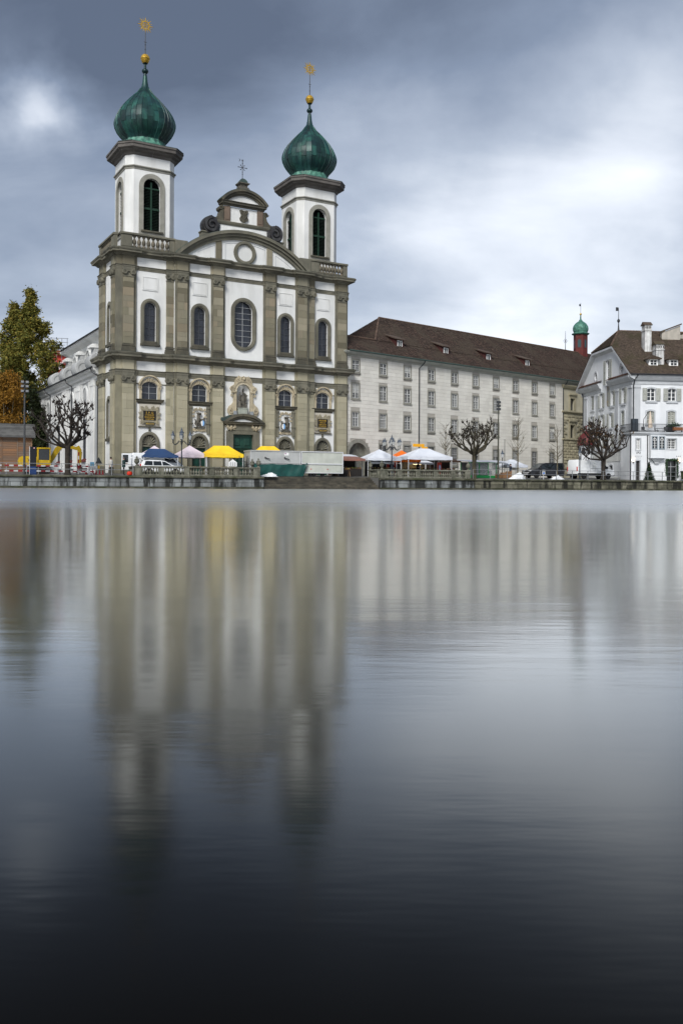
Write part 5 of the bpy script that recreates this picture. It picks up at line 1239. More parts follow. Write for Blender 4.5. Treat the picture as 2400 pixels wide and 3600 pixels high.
# --- rusticated wing continuing the range
PW = thing('rusticated_palace_wing', 'olive sandstone palace wing with rusticated blocks behind the red domed oriel', 'building', (0.476 + .7584 * 43.55, 105.5 + .6518 * 43.55, 0.0), R(40.674))
olive = mat('olive_sandstone', (0.34, 0.31, 0.215), (0.27, 0.245, 0.17), scale=.9, rough=.9, rnd=.22, bump=.02, bscale=6)
olive_w = mat('olive_render', (0.42, 0.39, 0.29), (0.36, 0.335, 0.25), scale=.8, rough=.9)
pc = (2.36, 6.4, 10.4)
hs = []
for c in pc: hs += [rect(c - .54, c + .54, 12.1, 13.95), rect(c - .54, c + .54, 7.9, 9.9), rect(c - .5, c + .5, 1.4, 3.85)]
MB().panel(rect(0, 16, .8, 15.9), hs, 0, .5).build('wall', olive_w, PW)
MB().box(.1, 15.9, .6, 9, .8, 16.2).build('inner_core', black, PW)
for r in range(24):
    z0 = 1.3 + r * .44; z1 = z0 + .42
    if z0 > 11.3: break
    off = .5 if r % 2 else 0
    x = -off
    while x < 12:
        a, b = max(0, x), min(12, x + 1.0); x += 1.0
        if any(b > c - .95 and a < c + .95 and ((7.6 < z1 and z0 < 10.4) or z0 < 4.2) for c in pc): 
            continue
        if 7.3 < z0 < 7.8 or b - a < .15: continue
        MB().bbox(a + .02, b - .02, -.14, .02, z0, z1, .08).build('stone_block', olive, PW)
for z0, z1, o_ in ((7.35, 7.75, .3), (11.55, 11.95, .35), (15.3, 15.9, .4)):
    MB().course([(0, .3), (0, 0), (16, 0)], [(0, z0), (o_ * .5, z0 + .1), (o_, z1 - .15), (o_, z1), (0, z1 + .02)]).build('cornice', olive, PW)
for c in pc:
    for z0, z1 in ((12.1, 13.95), (7.9, 9.9)):
        w = part('window', PW)
        MB().frame(rect(c - .85, c + .85, z0 - .2, z1 + .25), rect(c - .54, c + .54, z0, z1), -.12, .1).bbox(c - 1.0, c + 1.0, -.3, .05, z1 + .45, z1 + .75, .04).bbox(c - .9, c + .9, -.16, .05, z1 + .252, z1 + .448, .02).build('frame', olive, w)
        MB().box(c - .56, c + .56, .3, .34, z0 - .05, z1 + .05).build('glass', glass2, w)
        MB().box(c - .03, c + .03, .25, .31, z0, z1).box(c - .54, c + .54, .25, .309, z1 - .7, z1 - .64).build('casement', mat('dark_wood', (.03, .025, .02), rough=.7), w)
    MB().box(c - .52, c + .52, .3, .34, 1.3, 3.9).build('door', black, PW)

# --- red stair turret rising behind the roofs
TU = thing('roof_turret', 'dark red stair turret with small green copper dome above the roofs', 'turret', (40.45, 150.0, 16.0), R(35))
MB().lathe([(1.18, 0), (1.18, 10.2)], 6).build('shaft', red_pl, TU)
for i in range(6):
    a = 2 * PI * (i + .5) / 6; w = part('window', TU, (1.03 * math.cos(a), 1.03 * math.sin(a), 8.0), a + PI / 2)
    MB().frame(archpoly(0, .36, -.1, 1.1, 8), archpoly(0, .28, 0, 1.1, 8), -.04, .05).build('frame', red_sheet, w)
    MB().prism(archpoly(0, .3, 0, 1.1, 8), .0, .03).build('shutter', mat('blue_green_glass', (.03, .07, .075), rough=.3), w)
MB().lathe([(1.2, 10.2), (1.45, 10.32), (1.5, 10.42), (1.2, 10.55), (1.1, 10.7)], 12).build('copper_eave', copper_l, TU)
for s in range(12):
    mb = MB(); pr_ = [(1.12, 10.66), (1.26, 11.0), (1.28, 11.35), (1.2, 11.7), (.95, 12.1), (.6, 12.4), (.3, 12.6), (.26, 12.75), (.12, 12.9), (.09, 13.6)]
    vs = []
    for r, z in pr_:
        for k in range(3): a = 2 * PI * (s + k / 2) / 12; rr = r * (1 + (.02 if k == 1 else 0)); vs.append((rr * math.cos(a), rr * math.sin(a), z))
    mb.add(vs, [(j * 3 + k, j * 3 + k + 1, j * 3 + k + 4, j * 3 + k + 3) for j in range(len(pr_) - 1) for k in range(2)]); mb.build('copper_strip', copper_l, TU, True)
MB().sphere((0, 0, 13.75), .2, 10, 7).build('gilt_ball', gold, TU, True)
MB().tube([(0, 0, 13.9), (0, 0, 15.7)], .03, 5).build('rod', iron, TU)
MB().box(-.38, -.02, -.015, .015, 15.1, 15.45).build('weather_flag', iron, TU)
RC = thing('roof_cross', 'thin dark wrought cross on the convent ridge left of the red turret', 'cross', (37.9, 150.0, 22.0))
mb = MB().tube([(0, 0, 0), (0, 0, 2.0), (0, 0, 4.9)], [.1, .06, .025], 5).tube([(-.4, 0, 3.2), (.4, 0, 3.2)], .03, 5)
for k in range(6): a = 2 * PI * k / 6; mb.tube([(0, 0, 3.2), (.3 * math.cos(a), 0, 3.2 + .3 * math.sin(a))], .02, 4).sphere((.34 * math.cos(a), 0, 3.2 + .34 * math.sin(a)), .05, 5, 4)
mb.sphere((0, 0, 1.6), .14, 8, 6); mb.build('iron_cross', iron, RC)

# --- cross wing roof between convent and white house
CW = thing('rear_roof_wing', 'brown tiled cross wing roof between the turret and white gable', 'roof', (41.5, 143.0, 0), R(4))
tiles((-5.5, 0, 15.4), (14, 0, 15.4), (14, 8, 23.2), (2.5, 8, 23.2), .28, .26).build('tile_field', tile_m, CW, kind='stuff')
MB().add([(-5.5, 0.05, 15.35), (14, 0.05, 15.35), (14, 8, 23.15), (2.5, 8, 23.15), (14, 16, 15.35), (-5.5, 16, 15.35)], [(0, 1, 2, 3), (3, 2, 4, 5), (0, 3, 5)]).build('roof_deck', tile_m, CW)
MB().box(-5, 13.9, .6, 15.5, 1, 15.3).build('wall', olive_w, CW)

# ================================================================== white corner house
WH = thing('white_corner_house', 'white corner house with grey shutters, gable and mossy tiled roof at right', 'house', (37.2055, 113.0, 0.0), R(6.2))
LX, LY = 15.0, 16.6
WC = [2.45, 5.25, 8.05, 10.85]
def seg(c, hw, z0, z1, rise=.14): return [(c - hw, z0), (c + hw, z0), (c + hw, z1 - rise), (c + hw * .5, z1 - rise * .25), (c, z1), (c - hw * .5, z1 - rise * .25), (c - hw, z1 - rise)]
hr = []
for c in WC: hr += [seg(c, .56, 11.5, 13.1), seg(c - .1, .5, 8.6, 10.2)]
MB().panel(rect(0, LX, .9, 14.8), hr, 0, .35).build('front_wall', white_w, WH)
LW = {1: [(13.1, 0), (9.9, 1), (6.25, 1), (2.8, 1)], 2: [(13.3, 1), (9.75, 1), (6.8, 1), (2.9, 0)], 3: [(13.3, 1), (9.75, 1), (6.8, 1), (2.9, 1)]}
LZ = {1: (11.4, 13.4), 2: (8.5, 10.4), 3: (5.75, 7.5)}
hl = []
for r in LW:
    for c, op in LW[r]: hl.append(seg(c, .5, LZ[r][0], LZ[r][1]))
hl += [seg(6.55, .5, 2.6, 3.35), seg(2.9, .5, 2.55, 3.33)]
SL = 7.2 / 9.7
gab = [(0, .9), (LY, .9), (LY, 14.8), (18.0, 14.9), (12.9, 18.9), (5.5, 18.9), (.4, 14.9), (0, 14.8)]
gab = [(0, .9), (LY, .9), (LY, 15.6), (12.6, 18.75), (5.8, 18.75), (0, 14.9)]
def mirror(mb): mb.v = [(b, a, z) for a, b, z in mb.v]; return mb
mirror(MB().panel(gab, hl + [seg(7.8, .62, 14.45, 17.75), oval(12.0, 16.0, .5, .6, 16), oval(3.5, 15.95, .5, .6, 16)], 0, .35)).build('gable_wall', white_w, WH)
MB().box(.4, LX - .1, .4, LY - .1, .9, 14.9).build('inner_core', mat('dim_room', (.03, .032, .035), rough=.9), WH)
MB().box(LX - .1, LX, 0, LY, .9, 14.8).box(0, LX, LY - .08, LY, .9, 14.8).build('rear_wall', white_w, WH)
def shutter_mesh(w, h):
    mb = MB().frame(rect(-w / 2, w / 2, 0, h), rect(-w / 2 + .06, w / 2 - .06, .08, h - .08), -.03, .03).box(-w / 2 + .06, w / 2 - .06, -.025, .025, h * .48, h * .54)
    n_ = int(h / .12)
    for k in range(n_):
        z = .1 + k * (h - .2) / n_
        mb.add([(-w / 2 + .06, -.02, z), (w / 2 - .06, -.02, z), (w / 2 - .06, .02, z + .07), (-w / 2 + .06, .02, z + .07)], [(0, 1, 2, 3)])
    return mb.mesh('shutter', shut_m)
SHM = {}
def house_window(par, c, z0, z1, hw, state, flip=False):
    # state: 1 open shutters, 0 closed shutters, 2 none
    w = part('window', par); h = z1 - z0
    def B(mb, nm, m):
        if flip: mirror(mb)
        return mb.build(nm, m, w)
    B(MB().frame(seg(c, hw + .17, z0 - .16, z1 + .2, .16), seg(c, hw, z0, z1), -.08, .05), 'frame', grey_w)
    B(MB().bbox(c - hw - .24, c + hw + .24, -.16, .03, z0 - .28, z0 - .165, .02), 'sill', grey_w)
    B(MB().box(c - hw, c + hw, .24, .27, z0, z1), 'glass', glass2)
    b = MB().frame(rect(c - hw, c + hw, z0, z1), rect(c - hw + .07, c + hw - .07, z0 + .07, z1 - .07), .15, .23).box(c - .05, c + .05, .145, .225, z0, z1)
    for k in (1, 2): b.box(c - hw, c + hw, .16, .224, z0 + h * k / 3 - .025, z0 + h * k / 3 + .025)
    B(b, 'casement', white_p)
    if state < 2:
        sw = hw if state == 1 else hw; key = (round(sw, 2), round(h, 2))
        if key not in SHM: SHM[key] = shutter_mesh(sw, h)
        for sg in (-1, 1):
            x = c + sg * ((hw + .17 + sw / 2 - .1) if state == 1 else hw / 2); d = -.12 if state == 1 else .06
            if flip: put(SHM[key], 'shutter', w, (d, x, z0), -PI / 2)
            else: put(SHM[key], 'shutter', w, (x, d, z0))
for i, c in enumerate(WC):
    house_window(WH, c, 11.5, 13.1, .56, 1); house_window(WH, c - .1, 8.6, 10.2, .5, 0)
for r in LW:
    for c, op in LW[r]: house_window(WH, c, *LZ[r], .5, op, True)
house_window(WH, 7.8, 14.45, 17.75, .62, 1, True)
for c in (12.0, 3.5):
    z = 16.0; w = part('oval_window', WH)
    mirror(MB().frame(oval(c, z, .68, .8, 18), oval(c, z, .48, .58, 18), -.08, .05)).build('frame', grey_w, w)
    mirror(MB().prism(oval(c, z, .5, .6, 16), .2, .24)).build('glass', glass2, w)
    mirror(MB().box(c - .03, c + .03, .14, .19, z - .58, z + .58).box(c - .48, c + .48, .14, .188, z - .03, z + .03)).build('glazing_bar', white_p, w)
for c, z0, z1 in ((6.55, 2.6, 3.35), (2.9, 2.55, 3.33)):
    w = part('cellar_window', WH)
    mirror(MB().frame(seg(c, .64, z0 - .12, z1 + .16), seg(c, .5, z0, z1), -.08, .04)).build('frame', grey_w, w)
    mirror(MB().box(c - .5, c + .5, .2, .24, z0, z1)).build('glass', black, w)
    g_ = MB()
    for k in range(4): g_.box(c - .36 + k * .24 - .015, c - .36 + k * .24 + .015, .02, .05, z0, z1)
    mirror(g_).build('iron_grille', iron, w)
# grey pilasters with small caps
for y0 in (.05, 4.25, 10.75, 15.0):
    mirror(MB().bbox(y0, y0 + .95, -.12, .03, 5.2, 13.1, .02).bbox(y0 - .06, y0 + 1.01, -.2, .03, 13.1, 13.5, .04)).build('pilaster', grey_w, WH)
MB().bbox(.02, .95, -.12, .03, 7.0, 13.1, .02).bbox(-.04, 1.0, -.2, .03, 13.1, 13.5, .04).build('pilaster', grey_w, WH)
# scored ground floor blocks on the gable side
for r in range(6):
    z0 = 1.1 + r * .68; x = 0.0
    while x < LY:
        e = min(LY, x + (1.9 if (r + int(x)) % 2 else 2.3))
        if LY - e < .5: e = LY
        if not any(e > c - .7 and x < c + .7 and z0 < 3.5 and z0 + .67 > 2.4 for c in (6.55, 2.9)):
            mirror(MB().bbox(x + .012, e - .012, -.05, .02, z0 + .012, z0 + .668, .015)).build('stone_block', mat('pale_grey_render', (.56, .57, .55), (.5, .51, .5), scale=.8, rough=.9, rnd=.05), WH)
        x = e
mirror(MB().course([(LY, 0), (0, 0)], [(0, 5.2), (-.15, 5.22), (-.15, 5.38), (0, 5.4)])).build('string_course', grey_w, WH)
# painted figure panel with rounded foot
mirror(MB().prism([(7.75 + .42 * math.cos(PI + PI * k / 10), 11.9 + .5 * math.sin(PI + PI * k / 10)) for k in range(11)] + [(8.17, 14.2), (7.33, 14.2)], -.035, .01)).build('painted_panel', mat('faded_mural', (.30, .25, .16), (.20, .22, .25), scale=2.2, rough=.9, detail=6), WH)
# main cornice, broken on the gable
prc = [(0, 13.55), (.08, 13.6), (.12, 14.0), (.3, 14.1), (.55, 14.45), (.62, 14.6), (.62, 14.8), (0, 14.84)]
MB().course([(0, 0.0), (LX, 0)], prc).build('eaves_cornice', grey_w, WH)
for a, b in ((7.1, 0.0), (LY + .6, 9.9)):
    MB().course([(0, a), (0, b)], [(0, 13.55), (.08, 13.6), (.12, 14.0), (.3, 14.1), (.55, 14.45), (.62, 14.6), (.62, 14.8), (0, 14.84)]).build('eaves_cornice', grey_w, WH)
    tiles((-.72, max(a, b), 14.82), (-.72, min(a, b), 14.82), (0.0, min(a, b), 15.25), (0.0, max(a, b), 15.25), .26, .24).build('cornice_tile_row', mat('orange_tile', (.16, .075, .045), (.10, .05, .035), scale=2, rough=.9, isl=.3), WH, kind='stuff')
# roof
EZ, RZ, RY = 14.85, 22.0, 8.85
x0 = -.6
E1 = (x0, -.6, EZ - .05); E2 = (LX, -.6, EZ - .05); S1 = (x0, 5.45, 19.41); S2 = (x0, 12.25, 19.36); T = (1.9, RY, RZ); T2 = (LX, RY, RZ); B1 = (x0, 18.1, EZ - .05); B2 = (LX, 18.1, EZ - .05)
MB().add([E1, E2, T2, T, S1, S2, B1, B2], [(0, 1, 2, 3, 4), (4, 3, 5), (6, 5, 3, 2, 7)]).build('roof_deck', tile_moss, WH)
rt = part('roof', WH)
def up(p, d=.03): return (p[0], p[1], p[2] + d)
tiles(up(E1), up(E2), (LX, 5.45, 19.44), (x0, 5.45, 19.44), .24, .22).build('lower_tile_field', tile_moss, rt, kind='stuff')
tiles((x0, 5.42, 19.41), (LX, 5.42, 19.41), up(T2), up(T), .24, .22).build('upper_tile_field', tile_moss, rt, kind='stuff')
tiles(up(S2), up(S1), (1.88, RY - .02, RZ + .03), (1.88, RY + .02, RZ + .03), .24, .22).build('hip_tile_field', tile_moss, rt, kind='stuff')
rm = MB(); ridge(rm, T, T2); ridge(rm, S1, T); ridge(rm, S2, T); rm.build('ridge_tile_row', ridge_m, rt, kind='stuff')
# raking barge cornices
for (a, b) in ((E1, S1), (S1, S2), (S2, B1)):
    A, B_ = Vector(a), Vector(b); dn = Vector((0, 0, -.12))
    q = [A + dn, B_ + dn, B_ + dn + Vector((0, 0, -.26)), A + dn + Vector((0, 0, -.26))]
    o = Vector((.62, 0, -.3)); q2 = [p_ + Vector((.62, 0, 0)) for p_ in q[:2]] + [q[2] + o, q[3] + o]
    MB().add([*q, *q2], [(0, 1, 2, 3), (3, 2, 6, 7), (7, 6, 5, 4), (4, 5, 1, 0), (0, 3, 7, 4), (1, 5, 6, 2)]).build('barge_cornice', grey_w, WH)
MB().tube([(x0, -.75, 14.8), (LX, -.75, 14.8)], .1, 6).build('gutter', iron, WH)
MB().tube([(.4, -.7, 14.7), (.1, -.4, 14.2), (.0, -.2, 13.4), (.0, -.2, 1.5)], .075, 6).build('downpipe', iron, WH)
MB().tube([(-.3, LY + .2, 14.6), (-.2, LY - .3, 13.6), (-.2, LY - .3, 1.5)], .075, 6).build('downpipe', iron, WH)
fi = part('ridge_finial', WH, T)
MB().lathe([(.16, -.1), (.1, .5), (.06, 1.1), (.2, 1.3), (.2, 1.5), (.05, 1.65), (.03, 3.2)], 8).build('spike', iron, fi); MB().box(-.4, -.05, -.02, .02, 2.75, 3.25).build('weather_flag', iron, fi)
def hdormer(x):
    d = part('roof_dormer', WH, (x, 1.2, 15.8))
    MB().prism([(-.62, -.3), (.62, -.3), (.62, 1.25), (-.62, 1.25)], 0, 2.2).build('cheek', white_p, d)
    MB().frame(rect(-.5, .5, .05, 1.2), rect(-.4, .4, .14, 1.1), -.06, .02).box(-.04, .04, -.05, .02, .14, 1.1).box(-.4, .4, -.045, .019, .44, .49).box(-.4, .4, -.045, .019, .78, .83).build('casement', white_p, d)
    MB().box(-.41, .41, -.02, -.003, .12, 1.12).build('glass', glass2, d)
    MB().add([(-.95, -.45, 1.2), (.95, -.45, 1.2), (.95, 2.4, 1.2), (-.95, 2.4, 1.2), (0, .5, 1.85), (0, 2.8, 1.85), (-.95, -.45, 1.3), (.95, -.45, 1.3)], [(0, 1, 7, 6), (6, 7, 4), (7, 2, 5, 4), (6, 4, 5, 3), (0, 3, 2, 1), (0, 6, 3), (1, 2, 7)]).build('dormer_roof', tile_moss, d)
    dt = tiles((-.95, -.46, 1.3), (.95, -.46, 1.3), (.02, .5, 1.87), (-.02, .5, 1.87), .22, .2); dt.build('dormer_tile_field', tile_moss, d, kind='stuff')
for x in (3.3, 6.05, 8.9): hdormer(x)
wch = mat('streaked_white_chimney', (.66, .67, .66), (.5, .5, .49), scale=1.5, rough=.9, streak=.7, sscale=2.5, stc=(.09, .09, .09))
for x, y, z0, z1, w_ in ((3.95, 4.6, 17.5, 22.0, .45), (4.3, 1.9, 15.6, 19.0, .55)):
    c_ = part('chimney', WH, (x, y, 0))
    MB().box(-w_, w_, -.5, .5, z0, z1).build('stack', wch, c_); MB().box(-w_ - .08, w_ + .08, -.58, .58, z1 - .75, z1 - .62).build('band', wch, c_)
    for k in range(4): MB().box(-w_ + .12 + k * (2 * w_ - .24) / 3 - .05, -w_ + .12 + k * (2 * w_ - .24) / 3 + .05, -.52, -.49, z1 - .45, z1 - .15).build('vent_slot', black, c_)
    MB().prism([(-.62, z1), (.62, z1), (0, z1 + .5)], -w_ - .15, w_ + .15, 'x').build('cap', tile_moss, c_)
FW = part('party_wall', WH, (7.3, 7.0, 0)); 
MB().prism([(0, 18), (2.6, 18), (2.6, 22.6), (.0, 21.6)], 0, .5).prism([(2.61, 18), (7, 18), (7, 22.4), (2.61, 21.3)], .3, .8).build('rendered_wall', mat('tan_render', (.42, .39, .34), (.34, .32, .28), scale=1, rough=.9, streak=.4, sscale=1.5, stc=(.18, .17, .15)), FW)
MB().prism([(-.15, 21.6), (2.75, 22.7), (2.75, 22.9), (-.15, 21.8)], -.15, .65).build('coping', tile_moss, FW)

# --- red-domed oriel at the far corner of the house
OR = part('corner_oriel', WH, (-.9, 13.2, 0))
MB().lathe([(.35, 2.9), (.75, 3.6), (.95, 3.9), (.95, 6.45)], 8, ph=PI / 8).build('bay_wall', white_w, OR)
tm = mat('grey_timber', (.10, .11, .12), rough=.8)
for i in range(8):
    a = 2 * PI * i / 8 + PI / 8
    MB().tube([(.97 * math.cos(a), .97 * math.sin(a), 3.9), (.97 * math.cos(a), .97 * math.sin(a), 6.4)], .05, 4).build('timber_post', tm, OR)
    a2_ = a + PI / 4
    MB().tube([(.96 * math.cos(a), .96 * math.sin(a), 3.95), (.96 * math.cos(a2_), .96 * math.sin(a2_), 4.75)], .04, 4).build('timber_brace', tm, OR)
    am = a + PI / 8; g_ = MB().box(-.26, .26, -.02, .02, 0, 1.0); put(g_.mesh('pane', glass2), 'pane', OR, (.9 * math.cos(am), .9 * math.sin(am), 5.0), am + PI / 2)
for i in range(8):
    mb = MB(); pr_ = [(1.22, 6.4), (1.24, 6.55), (1.2, 7.0), (1.05, 7.45), (.7, 7.85), (.32, 8.15), (.14, 8.45), (.08, 8.8)]; vs = []
    for r, z in pr_:
        for k in range(3): a = 2 * PI * (i + k / 2) / 8 + PI / 8; vs.append((r * (1.03 if k == 1 else 1) * math.cos(a), r * (1.03 if k == 1 else 1) * math.sin(a), z))
    mb.add(vs, [(j * 3 + k, j * 3 + k + 1, j * 3 + k + 4, j * 3 + k + 3) for j in range(len(pr_) - 1) for k in range(2)]); mb.build('dome_panel', red_sheet, OR, True)
MB().sphere((0, 0, 9.0), .17, 8, 6).build('ball', red_sheet, OR); MB().lathe([(1.22, 6.3), (1.26, 6.42), (.2, 6.43)], 8, ph=PI / 8).build('eave', red_sheet, OR)

# ================================================================== low bar annex on the quay
AN = thing('bar_annex', 'low white bar building with roof terrace and box bay window', 'building', (36.076, 110.0, 0.0), R(6.2))
AL = 16.0
ah = [rect(.62, 1.12, 5.05, 6.45), rect(.58, 1.1, .9, 3.68), rect(4.68, 5.8, 5.2, 6.48), rect(4.6, 5.95, .9, 3.8), rect(8.0, 9.2, 5.2, 6.48), rect(8.0, 9.4, .9, 3.7)]
MB().panel(rect(0, AL, .9, 7.0), ah, 0, .4).build('front_wall', white_w, AN)
MB().box(0, .3, .02, 3.2, .9, 6.95).build('side_wall', white_w, AN); MB().box(.35, AL, .45, 2.9, .9, 6.9).build('inner_core', black, AN)
MB().box(-.1, AL, -.1, 3.1, 6.96, 7.1).build('terrace_slab', grey_w, AN)
MB().course([(0, 3.0), (0, 0), (AL, 0)], [(0, 6.85), (.08, 6.88), (.15, 7.0), (.28, 7.1), (.28, 7.28), (0, 7.3)]).build('cornice', grey_w, AN)
MB().course([(0, 3.0), (0, 0), (AL, 0)], [(.0, 7.3), (.3, 7.3), (.3, 7.34), (0, 7.36)]).build('dark_edge', iron, AN)
for (a, b, z0, z1) in ((.62, 1.12, 5.05, 6.45), (4.68, 5.8, 5.2, 6.48), (8.0, 9.2, 5.2, 6.48)):
    w = part('window', AN); c = (a + b) / 2
    MB().frame(rect(a - .15, b + .15, z0 - .12, z1 + .12), rect(a, b, z0, z1), -.06, .05).build('frame', grey_w, w)
    MB().box(a, b, .25, .28, z0, z1).build('glass', glass2, w)
    m_ = MB().frame(rect(a, b, z0, z1), rect(a + .06, b - .06, z0 + .06, z1 - .06), .16, .24).box(c - .04, c + .04, .155, .235, z0, z1)
    for k in (1, 2, 3): m_.box(a, b, .17, .234, z0 + (z1 - z0) * k / 4 - .015, z0 + (z1 - z0) * k / 4 + .015)
    for x in (a + (b - a) * .25, a + (b - a) * .75): m_.box(x - .015, x + .015, .171, .233, z0, z1)
    m_.build('casement', white_p, w)
# box bay
bv = part('box_bay', AN)
MB().box(2.25, 4.15, -.62, .02, 4.05, 6.84).build('bay_wall', white_w, bv)
MB().loft([[(2.25, -.62, 4.04), (4.15, -.62, 4.04), (4.15, 0, 4.04), (2.25, 0, 4.04)], [(2.9, -.25, 3.5), (3.5, -.25, 3.5), (3.5, 0, 3.5), (2.9, 0, 3.5)], [(2.9, -.25, 3.36), (3.5, -.25, 3.36), (3.5, 0, 3.36), (2.9, 0, 3.36)]]).build('corbel', grey_w, bv)
MB().bbox(2.2, 4.2, -.68, .02, 3.99, 4.06, .01).build('sill_band', grey_w, bv)
for c in (2.72, 3.66):
    w = part('window', bv) if False else None
    MB().frame(rect(c - .4, c + .4, 5.1, 6.75), rect(c - .29, c + .29, 5.22, 6.65), -.68, -.6).build('window_frame', mat('blue_grey_paint', (.22, .26, .29), rough=.7), bv)
    MB().box(c - .3, c + .3, -.64, -.625, 5.2, 6.66).build('pane', glass2, bv)
    m_ = MB().box(c - .03, c + .03, -.66, -.642, 5.22, 6.65)
    for k in (1, 2, 3): m_.box(c - .29, c + .29, -.658, -.643, 5.22 + k * .33 - .013, 5.22 + k * .33 + .013)
    m_.archband(c, 6.25, .22, .26, 0, PI, -.662, -.644, 8); m_.build('glazing_bar', white_p, bv)
# doors
d = part('side_door', AN)
MB().frame(rect(.42, 1.22, .9, 3.84), rect(.58, 1.1, .9, 3.68), -.06, .05).build('frame', grey_w, d); MB().box(.58, .98, .25, .3, .9, 3.68).box(.98, 1.1, .2, .28, .9, 3.68).build('door_leaf', mat('dark_door_glass', (.03, .028, .025), rough=.2), d)
d = part('bar_door', AN)
MB().box(4.6, 5.95, .28, .32, .9, 3.8).build('door_glass', mat('black_door_glass', (.008, .01, .009), rough=.12, spec=.6), d)
MB().box(5.24, 5.30, .24, .275, .9, 3.8).box(4.6, 5.95, .235, .274, 2.95, 3.02).build('door_frame', bar_m, d)
lf = MB(); rnd = random.Random(4)
for k in range(900):      # evergreen garland round the door
    t_ = rnd.random()
    if t_ < .36: x, z = 4.55, 1.9 + 1.95 * t_ / .36
    elif t_ < .62: x, z = 4.55 + 1.45 * (t_ - .36) / .26, 3.85
    else: x, z = 6.0, 3.85 - 2.2 * (t_ - .62) / .38
    a, b_ = rnd.uniform(0, 6.28), rnd.uniform(-1, 1)
    p_ = Vector((x + rnd.gauss(0, .07), -.08 + rnd.gauss(0, .05), z + rnd.gauss(0, .07))); u_ = Vector((math.cos(a), b_ * .5, math.sin(a))) * .07; v_ = Vector((-math.sin(a), rnd.uniform(-.5, .5), math.cos(a))) * .03
    lf.add([p_ - u_, p_ + v_, p_ + u_, p_ - v_], [(0, 1, 2, 3)])
lf.build('garland', mat('dark_evergreen', (.012, .035, .012), (.02, .05, .018), scale=5, rough=.8), AN)['kind'] = 'stuff'
for x in (.2, 6.25):
    l = part('wall_light', AN, (x, -.12, 3.55)); MB().lathe([(.05, -.12), (.09, -.1), (.09, .06), (.07, .08)], 8).box(-.03, .03, 0, .12, -.03, .03).build('housing', dark_st, l)
    MB().lathe([(.07, .085), (.03, .1)], 8).build('lens', mat('warm_lamp', (1, .8, .5), emit=((1, .68, .34), 30)), l)
ink = mat('black_lettering', (.02, .02, .022), rough=.7)
ink_g = mat('grey_lettering', (.35, .36, .37), rough=.7)
text_on('OPUS', .40, .92, -.012, 4.66, ink, AN, 'lettering', .008, sx=.62)
text_on('RESTAURANT BAR', .15, .92, -.012, 4.25, ink_g, AN, 'lettering', .006, sx=.75)
text_on('VINOTHEK', .15, .92, -.012, 4.03, ink_g, AN, 'lettering', .006, sx=.85)
text_on('B  A  R', .2, 6.15, -.012, 4.28, ink, AN, 'lettering', .008)
MB().tube([(2.06, -.08, 6.9), (2.06, -.08, 1.2)], .06, 6).build('downpipe', iron, AN); MB().tube([(-.06, .1, 6.9), (-.06, .1, 1.2)], .07, 6).build('downpipe', iron, AN)
# terrace railing and things on the terrace
tr_ = part('terrace_railing', AN)
MB().tube([(-.2, 2.9, 8.28), (-.2, -.2, 8.28), (AL, -.2, 8.28)], .03, 5).tube([(-.2, 2.9, 7.45), (-.2, -.2, 7.45), (AL, -.2, 7.45)], .025, 5).build('rail', iron, tr_)
bme = MB().box(-.012, .012, -.012, .012, 7.36, 8.27).mesh('baluster', iron)
for k in range(110): put(bme, 'baluster', tr_, (-.2 + .13 * k + .0, -.2, 0))
for k in range(20): put(bme, 'baluster', tr_, (-.2, -.05 + .15 * k, 0))
